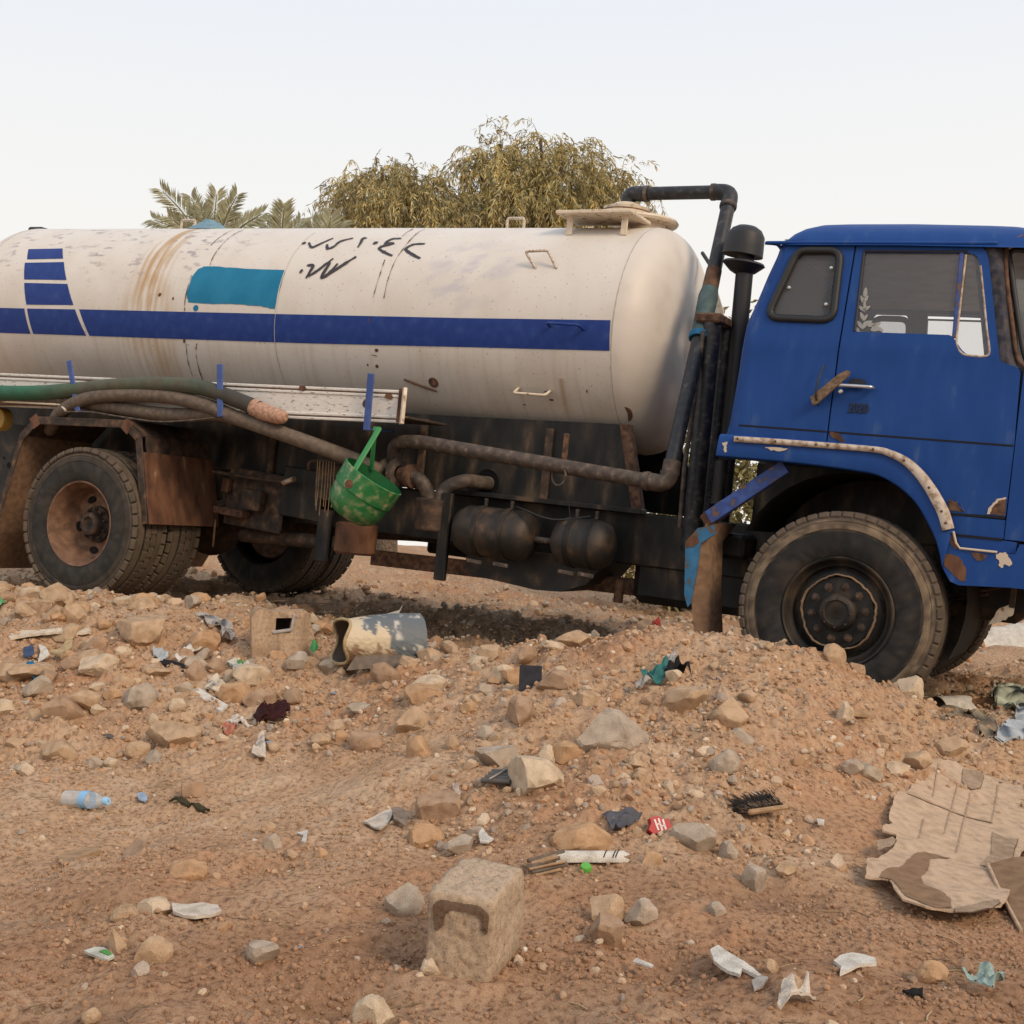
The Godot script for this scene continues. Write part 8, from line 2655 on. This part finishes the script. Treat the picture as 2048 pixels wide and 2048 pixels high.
	for k in 4:
		var q: Array = SHEET_PARTS[k]
		part(rg, q[0], scrap_mesh(q, k + 60), M[q[3]], Transform3D(Basis(), Vector3(q[6], land(q[6], q[7]), q[7]) - rg.position))
	# bundle of dark metal tubes tied with wire
	var mt := thing("tube_bundle", "small bundle of dark metal tubes tied with wire, in the gravel", "tubes", "", on_land(-0.045, -4.45, 0.012), -0.15)
	for k in 4:
		mb = MB.new()
		mb.tube([Vector3(-0.055 + 0.008 * k, 0.012 + 0.006 * k, 0.036 - 0.024 * k), Vector3(0.045 + 0.008 * k, 0.010 + 0.006 * k, 0.044 - 0.024 * k)], 0.010, 10)
		part(mt, "tube", mb.mesh(), M.tube_metal)
	mb = MB.new()
	mb.tube([Vector3(-0.025, 0.02, 0.055), Vector3(0.0, 0.032, 0.02), Vector3(0.028, 0.045, -0.04)], 0.003, 5)
	part(mt, "tie_wire", mb.mesh(), M.palegrey)
	# broken white pipe with black writing mark, its green cap, and the splintered wood beside it
	var pw := thing("broken_pipe", "split white plastic pipe with black marks lying below the long rock", "pipe", "", on_land(0.235, -3.80, 0.006), 0.0)
	mb = MB.new()
	var prow := []
	for i in 9:
		var row := PackedVector3Array()
		for k in 9:
			var a := lerpf(-0.2, 2.5, k / 8.0)
			row.append(Vector3(-0.105 + 0.21 * i / 8.0 + (0.012 * sin(k * 2.4) if i == 8 else 0.0), 0.024 * sin(a) + 0.006, 0.024 * cos(a)))
		prow.append(row)
	mb.grid(prow)
	part(pw, "pipe_wall", mb.mesh(), M.white)
	for x in [0.035, 0.062, 0.07]:
		mb = MB.new()
		var mk := []
		for k in 5:
			var a := lerpf(0.4, 1.7, k / 4.0)
			mk.append(Vector3(x + 0.012 * k / 4.0, 0.0248 * sin(a) + 0.006, 0.0248 * cos(a)))
		mb.tube(mk, 0.0016, 4)
		part(pw, "black_mark", mb.mesh(), M.black)
	mb = MB.new()
	mb.lathe([Vector2(0.0, 0.012), Vector2(0.014, 0.011), Vector2(0.017, 0.006), Vector2(0.017, -0.004)], 16)
	single("green_disc", mb.mesh(), M.leaf_green_bright, "small bright green bottle cap below the split white pipe", "cap", "", Transform3D(Basis(Vector3(1, 0, 0), -1.1), on_land(0.215, -3.735, 0.014)))
	var wc := thing("splintered_wood", "splintered chunk of brown wood beside the concrete block", "wood", "", on_land(0.10, -3.70, 0.012), 0.3)
	for k in 6:
		mb = MB.new()
		mb.bar(Vector3(-0.045 - 0.006 * ((k * 5) % 4), -0.004 + 0.006 * k, 0.03 - 0.010 * k + 0.006 * sin(k * 5.0)), Vector3(0.035 + 0.009 * ((k * 7) % 4), 0.008 + 0.0075 * k, 0.02 - 0.008 * k + 0.008 * cos(k * 3.0)), 0.010 + 0.005 * (k % 3), 0.007 + 0.004 * (k % 2), Vector3(0.1 * k, 1, 0.6 * sin(k * 2.0)), 0.002)
		part(wc, "splinter", mb.mesh(), M.wood if k % 2 == 0 else M.hose_brown)
	# half of a white drain pipe and a grey slipper shaped cloth by the front tyre
	var hp := thing("pipe_half", "broken white drain pipe piece lying mouth towards the front tyre", "pipe", "", on_land(2.32, -6.72, 0.02), 0.0)
	hp.basis = Basis(Vector3(0, 1, 0), 0.35)
	mb = MB.new()
	prow = []
	for i in 7:
		var row := PackedVector3Array()
		for k in 13:
			var a := lerpf(-0.1, PI + 0.1, k / 12.0)
			row.append(Vector3(-0.10 + 0.03 * i + 0.015 * sin(k * 1.7) * (1.0 if i == 6 else 0.0), 0.082 * sin(a), 0.085 * cos(a)))
		prow.append(row)
	mb.grid(prow)
	part(hp, "outer_wall", mb.mesh(), M.white)
	mb = MB.new()
	var pin := []
	for row in prow:
		var r2 := PackedVector3Array()
		for p in row:
			r2.append(Vector3(p.x, p.y * 0.93, p.z * 0.93))
		pin.append(r2)
	mb.grid(pin)
	part(hp, "inner_wall", mb.mesh(), M.greybrown)
	mb = MB.new()
	prow = []
	for i in 12:
		var row := PackedVector3Array()
		for j in 7:
			var u := i / 11.0
			var hgt := 0.055 * sin(PI * clampf(u * 1.1, 0.0, 1.0)) * (1.0 - pow(absf(j / 3.0 - 1.0), 2.0)) + 0.015
			row.append(Vector3(-0.15 + 0.30 * u, hgt + 0.01 * nc.get_noise_2d(i * 2.0, j * 2.0), (j / 3.0 - 1.0) * (0.05 + 0.02 * sin(u * 3.0))))
		prow.append(row)
	mb.grid(prow)
	single("grey_cloth", mb.mesh(), M.greyolive, "grey stiff cloth shaped like a slipper before the drain pipe piece", "cloth", "", Transform3D(Basis(Vector3(0, 1, 0), -0.35), on_land(2.24, -6.50, 0.0)))
	# second cardboard, a box side standing at the right edge
	var cb := thing("cardboard_flap", "brown cardboard box side leaning by the large cardboard sheet", "cardboard", "", Vector3(1.50, -0.03, -3.75), 0.0)
	mb = MB.new()
	var card_at := func(x: float, y: float) -> Vector3: return Vector3(x, 0.035 + y * 0.10 + 0.008 * sin(x * 14.0), -y)
	sheet(mb, ccw(v2([[-0.12, -0.27], [0.14, -0.25], [0.26, 0.29], [0.08, 0.28], [-0.02, 0.24]])), [], 0.05, 0.05, card_at, Vector3(0, -0.006, 0))
	part(cb, "board", mb.mesh(), M.wet)
	mb = MB.new()
	mb.tube([card_at.call(-0.12, -0.27), card_at.call(-0.07, 0.0), card_at.call(-0.02, 0.24)], 0.006, 6)
	part(cb, "torn_edge", mb.mesh(), M.card)
	# white rubbish beyond the front wheel
	mb = MB.new()
	prow = []
	for i in 12:
		var row := PackedVector3Array()
		for j in 7:
			var u := i / 11.0
			var vv := j / 6.0
			row.append(Vector3(-0.4 + 0.9 * u, 0.34 * sin(PI * vv) * (0.5 + 0.5 * u) + 0.05 * nc.get_noise_2d(i * 1.4, j * 1.4), -0.25 + 0.5 * vv))
		prow.append(row)
	mb.grid(prow)
	single("rubbish_sack", mb.mesh(), M.white, "white rubbish sack on the ground beyond the front wheels", "sack", "", Transform3D(Basis(), Vector3(4.55, ground(4.55, -11.6) - 0.02, -11.6)))
	mb = MB.new()
	prow = []
	for i in 10:
		var row := PackedVector3Array()
		for j in 9:
			var u := i / 9.0
			var a: float = PI * j / 8.0
			row.append(Vector3(-0.08 + 0.16 * u, 0.075 * sin(a) * sin(PI * (u * 0.8 + 0.15)) + 0.012 * nc.get_noise_2d(i * 3.0, j * 3.0), 0.07 * cos(a)))
		prow.append(row)
	mb.grid(prow)
	single("green_film", mb.mesh(), M.greenfilm, "crumpled translucent green film by the rear mudguard", "plastic", "", Transform3D(Basis(), on_land(-3.06, -7.5, 0.03)))

# ------------------------------------------------------------------ loose small stuff: gravel, clods, straw
func build_loose():
	for kind in 3:
		var mm := MultiMesh.new()
		mm.transform_format = MultiMesh.TRANSFORM_3D
		mm.use_colors = true
		mm.mesh = stone(40 + kind, ["a", "r", "s"][kind], 1)
		var at := []
		var co := []
		var tries := 0
		while at.size() < 10000 and tries < 60000:
			tries += 1
			var z := -lerpf(2.35, 9.5, pow(rng.randf(), 1.25))
			var x := rng.randf_range(-0.46, 0.46) * absf(z)
			if x > 1.0 and z > -4.5 and z < -3.4:
				continue
			var l := loose_at(x, z)
			var patch := smoothstep(-0.25, 0.4, na.get_noise_2d(x * 2.0 + 9.0, z * 2.0 + kind))
			if rng.randf() > (0.05 + 0.95 * l) * (0.25 + 0.75 * patch):
				continue
			var s := lerpf(0.006, 0.036, pow(rng.randf(), 3.2)) * (1.0 if l > 0.3 else 0.7)
			var t := Transform3D(Basis(rnd3(), rng.randf() * TAU) * Basis.from_scale(Vector3(s, s * rng.randf_range(0.5, 0.9), s * rng.randf_range(0.6, 1.0))), Vector3(x, ground(x, z) + s * 0.05, z))
			at.append(t)
			var g := rng.randf_range(0.75, 1.12)
			var c := Color(0.55, 0.38, 0.25)
			var u := rng.randf()
			if u < 0.10:
				c = Color(0.68, 0.55, 0.42)
			elif u < 0.20:
				c = Color(0.45, 0.37, 0.30)
			elif u < 0.5:
				c = Color(0.50, 0.30, 0.175)
			elif u < 0.515:
				c = Color(0.72, 0.66, 0.58)
			co.append(Color(c.r * g, c.g * g, c.b * g))
		mm.instance_count = at.size()
		for i in at.size():
			mm.set_instance_transform(i, at[i])
			mm.set_instance_color(i, co[i])
		var o := MultiMeshInstance3D.new()
		o.name = numbered("gravel")
		o.multimesh = mm
		o.material_override = M.gravel
		o.set_meta("kind", "stuff")
		o.set_meta("label", ["angular tan gravel spread over the soil and the heap", "rounded tan gravel spread over the soil and the heap", "flat chips of stone spread over the soil and the heap"][kind])
		o.set_meta("category", "gravel")
		add_child(o, true)
	# crumbs of the same soil, and small stones beyond count
	for kind in 2:
		var mm := MultiMesh.new()
		mm.transform_format = MultiMesh.TRANSFORM_3D
		mm.use_colors = true
		mm.mesh = stone(50 + kind, ["a", "a"][kind], 1)
		var at := []
		var co := []
		while at.size() < (30000 if kind == 0 else 3400):
			var z := -lerpf(2.3, 7.5 if kind == 0 else 13.0, pow(rng.randf(), 1.35 if kind == 0 else 1.0))
			var x := rng.randf_range(-0.46, 0.46) * absf(z)
			var l := loose_at(x, z)
			if kind == 0 and rng.randf() > 0.12 + 0.88 * smoothstep(-0.25, 0.35, na.get_noise_2d(x * 1.9 + 11.0, z * 1.9 - 4.0)):
				continue
			var tq := truck_inv * Vector3(x, 0.3, z)
			var under := 1.0 if tq.z < 1.9 and tq.x < 0.2 else 0.0
			if kind == 1 and (rng.randf() > 0.03 + 0.97 * maxf(l * smoothstep(-0.35, 0.3, na.get_noise_2d(x * 1.7 + 3.0, z * 1.7)), 0.45 * under) * (1.0 if x < 0.1 or under > 0.0 else 0.35) or (x > 1.0 and z > -4.5)):
				continue
			var s := lerpf(0.005, 0.020, pow(rng.randf(), 2.2)) if kind == 0 else lerpf(0.022, 0.075, pow(rng.randf(), 2.4)) * (1.25 if under > 0.0 else 1.0)
			at.append(Transform3D(Basis(rnd3(), rng.randf() * TAU) * Basis.from_scale(Vector3(s, s * 0.7, s * 0.85)), Vector3(x, ground(x, z) + s * 0.04, z)))
			var g := rng.randf_range(0.8, 1.1)
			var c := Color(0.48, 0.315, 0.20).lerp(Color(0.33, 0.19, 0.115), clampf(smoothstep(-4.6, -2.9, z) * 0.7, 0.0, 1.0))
			if kind == 1:
				c = [Color(0.55, 0.40, 0.27), Color(0.60, 0.47, 0.34), Color(0.44, 0.36, 0.29), Color(0.48, 0.30, 0.18)][rng.randi() % 4]
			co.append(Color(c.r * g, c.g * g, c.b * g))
		mm.instance_count = at.size()
		for i in at.size():
			mm.set_instance_transform(i, at[i])
			mm.set_instance_color(i, co[i])
		var o := MultiMeshInstance3D.new()
		o.name = ["soil_crumbs", "small_stones"][kind]
		o.multimesh = mm
		o.material_override = M.gravel
		o.set_meta("kind", "stuff")
		o.set_meta("label", ["crumbs of dry soil scattered over the ground", "countless small stones strewn through the rubble and under the truck"][kind])
		o.set_meta("category", ["soil", "stones"][kind])
		add_child(o, true)
	# bits of torn film, paper and plaster too small and many to count
	var fb := MB.new()
	fb.grid([PackedVector3Array([Vector3(-0.5, 0.1, -0.3), Vector3(0.0, 0.0, -0.42), Vector3(0.5, 0.14, -0.2)]), PackedVector3Array([Vector3(-0.42, 0.0, 0.3), Vector3(0.05, 0.08, 0.25), Vector3(0.4, 0.0, 0.38)])])
	var fm := MultiMesh.new()
	fm.transform_format = MultiMesh.TRANSFORM_3D
	fm.use_colors = true
	fm.mesh = fb.mesh()
	var fat := []
	while fat.size() < 420:
		var z := -lerpf(2.6, 9.5, pow(rng.randf(), 0.75))
		var x := rng.randf_range(-0.45, 0.45) * absf(z)
		if rng.randf() > 0.06 + 0.94 * smoothstep(-5.0, -6.0, z) * (1.0 if x < 0.6 else 0.3) or (x > 0.95 and z > -4.7):
			continue
		var s := lerpf(0.010, 0.05, pow(rng.randf(), 2.0))
		fat.append(Transform3D(Basis(Vector3(0, 1, 0), rng.randf() * TAU) * Basis(Vector3(1, 0, 0), rng.randf_range(-0.6, 0.6)) * Basis.from_scale(Vector3(s, s, s * rng.randf_range(0.3, 1.0))), Vector3(x, ground(x, z) + s * 0.1, z)))
	fm.instance_count = fat.size()
	for i in fat.size():
		fm.set_instance_transform(i, fat[i])
		var g := rng.randf_range(0.8, 1.05)
		var c: Color = [Color(0.66, 0.60, 0.52), Color(0.62, 0.53, 0.42), Color(0.55, 0.50, 0.46), Color(0.66, 0.60, 0.52), Color(0.30, 0.36, 0.45), Color(0.12, 0.11, 0.11)][rng.randi() % 6]
		fm.set_instance_color(i, Color(c.r * g, c.g * g, c.b * g))
	var fo := MultiMeshInstance3D.new()
	fo.name = "litter_flecks"
	fo.multimesh = fm
	fo.material_override = M.gravel
	fo.set_meta("kind", "stuff")
	fo.set_meta("label", "tiny scraps of pale paper, film and plaster strewn through the rubble")
	fo.set_meta("category", "litter")
	add_child(fo, true)
	# straw and thin twigs
	var mb := MB.new()
	mb.tube([Vector3(-0.5, 0, 0), Vector3(-0.15, 0.03, 0.02), Vector3(0.2, 0.02, -0.03), Vector3(0.5, 0.0, 0.0)], 0.022, 4, false)
	var sm := MultiMesh.new()
	sm.transform_format = MultiMesh.TRANSFORM_3D
	sm.use_colors = true
	sm.mesh = mb.mesh()
	var at := []
	while at.size() < 520:
		var z := -lerpf(2.4, 7.0, pow(rng.randf(), 1.1))
		var x := rng.randf_range(-0.45, 0.45) * absf(z)
		if na.get_noise_2d(x * 1.5 - 30.0, z * 1.5) < -0.05 and rng.randf() < 0.8:
			continue
		var s := lerpf(0.02, 0.10, pow(rng.randf(), 2.0))
		at.append(Transform3D(Basis(Vector3(0, 1, 0), rng.randf() * TAU) * Basis(Vector3(0, 0, 1), rng.randf_range(-0.25, 0.25)) * Basis.from_scale(Vector3(s, s, s)), Vector3(x, ground(x, z) + 0.003, z)))
	# dry fibres matted on the dark strip beside the truck
	while at.size() < 2600:
		var q := Vector3(rng.randf_range(-4.2, 0.6), 0.0, rng.randf_range(-1.2, 1.75))
		var p := truck.transform * q
		var s := lerpf(0.03, 0.16, pow(rng.randf(), 2.0))
		at.append(Transform3D(Basis(Vector3(0, 1, 0), atan2(-0.445, 0.889) * -1.0 + rng.randfn(0.0, 0.4) + PI * (rng.randi() % 2)) * Basis(Vector3(0, 0, 1), rng.randf_range(-0.2, 0.2)) * Basis.from_scale(Vector3(s, s * 0.7, s * 0.7)), Vector3(p.x, ground(p.x, p.z) + 0.004, p.z)))
	sm.instance_count = at.size()
	for i in at.size():
		sm.set_instance_transform(i, at[i])
		var g := rng.randf_range(0.55, 1.2)
		var c := Color(0.42, 0.31, 0.19) if i < 520 else Color(0.30, 0.23, 0.17)
		sm.set_instance_color(i, Color(c.r * g, c.g * g, c.b * g))
	var o := MultiMeshInstance3D.new()
	o.name = "straw"
	o.multimesh = sm
	o.material_override = M.gravel
	o.set_meta("kind", "stuff")
	o.set_meta("label", "dry straw, twigs and fibres strewn over the soil and under the truck")
	o.set_meta("category", "straw")
	add_child(o, true)
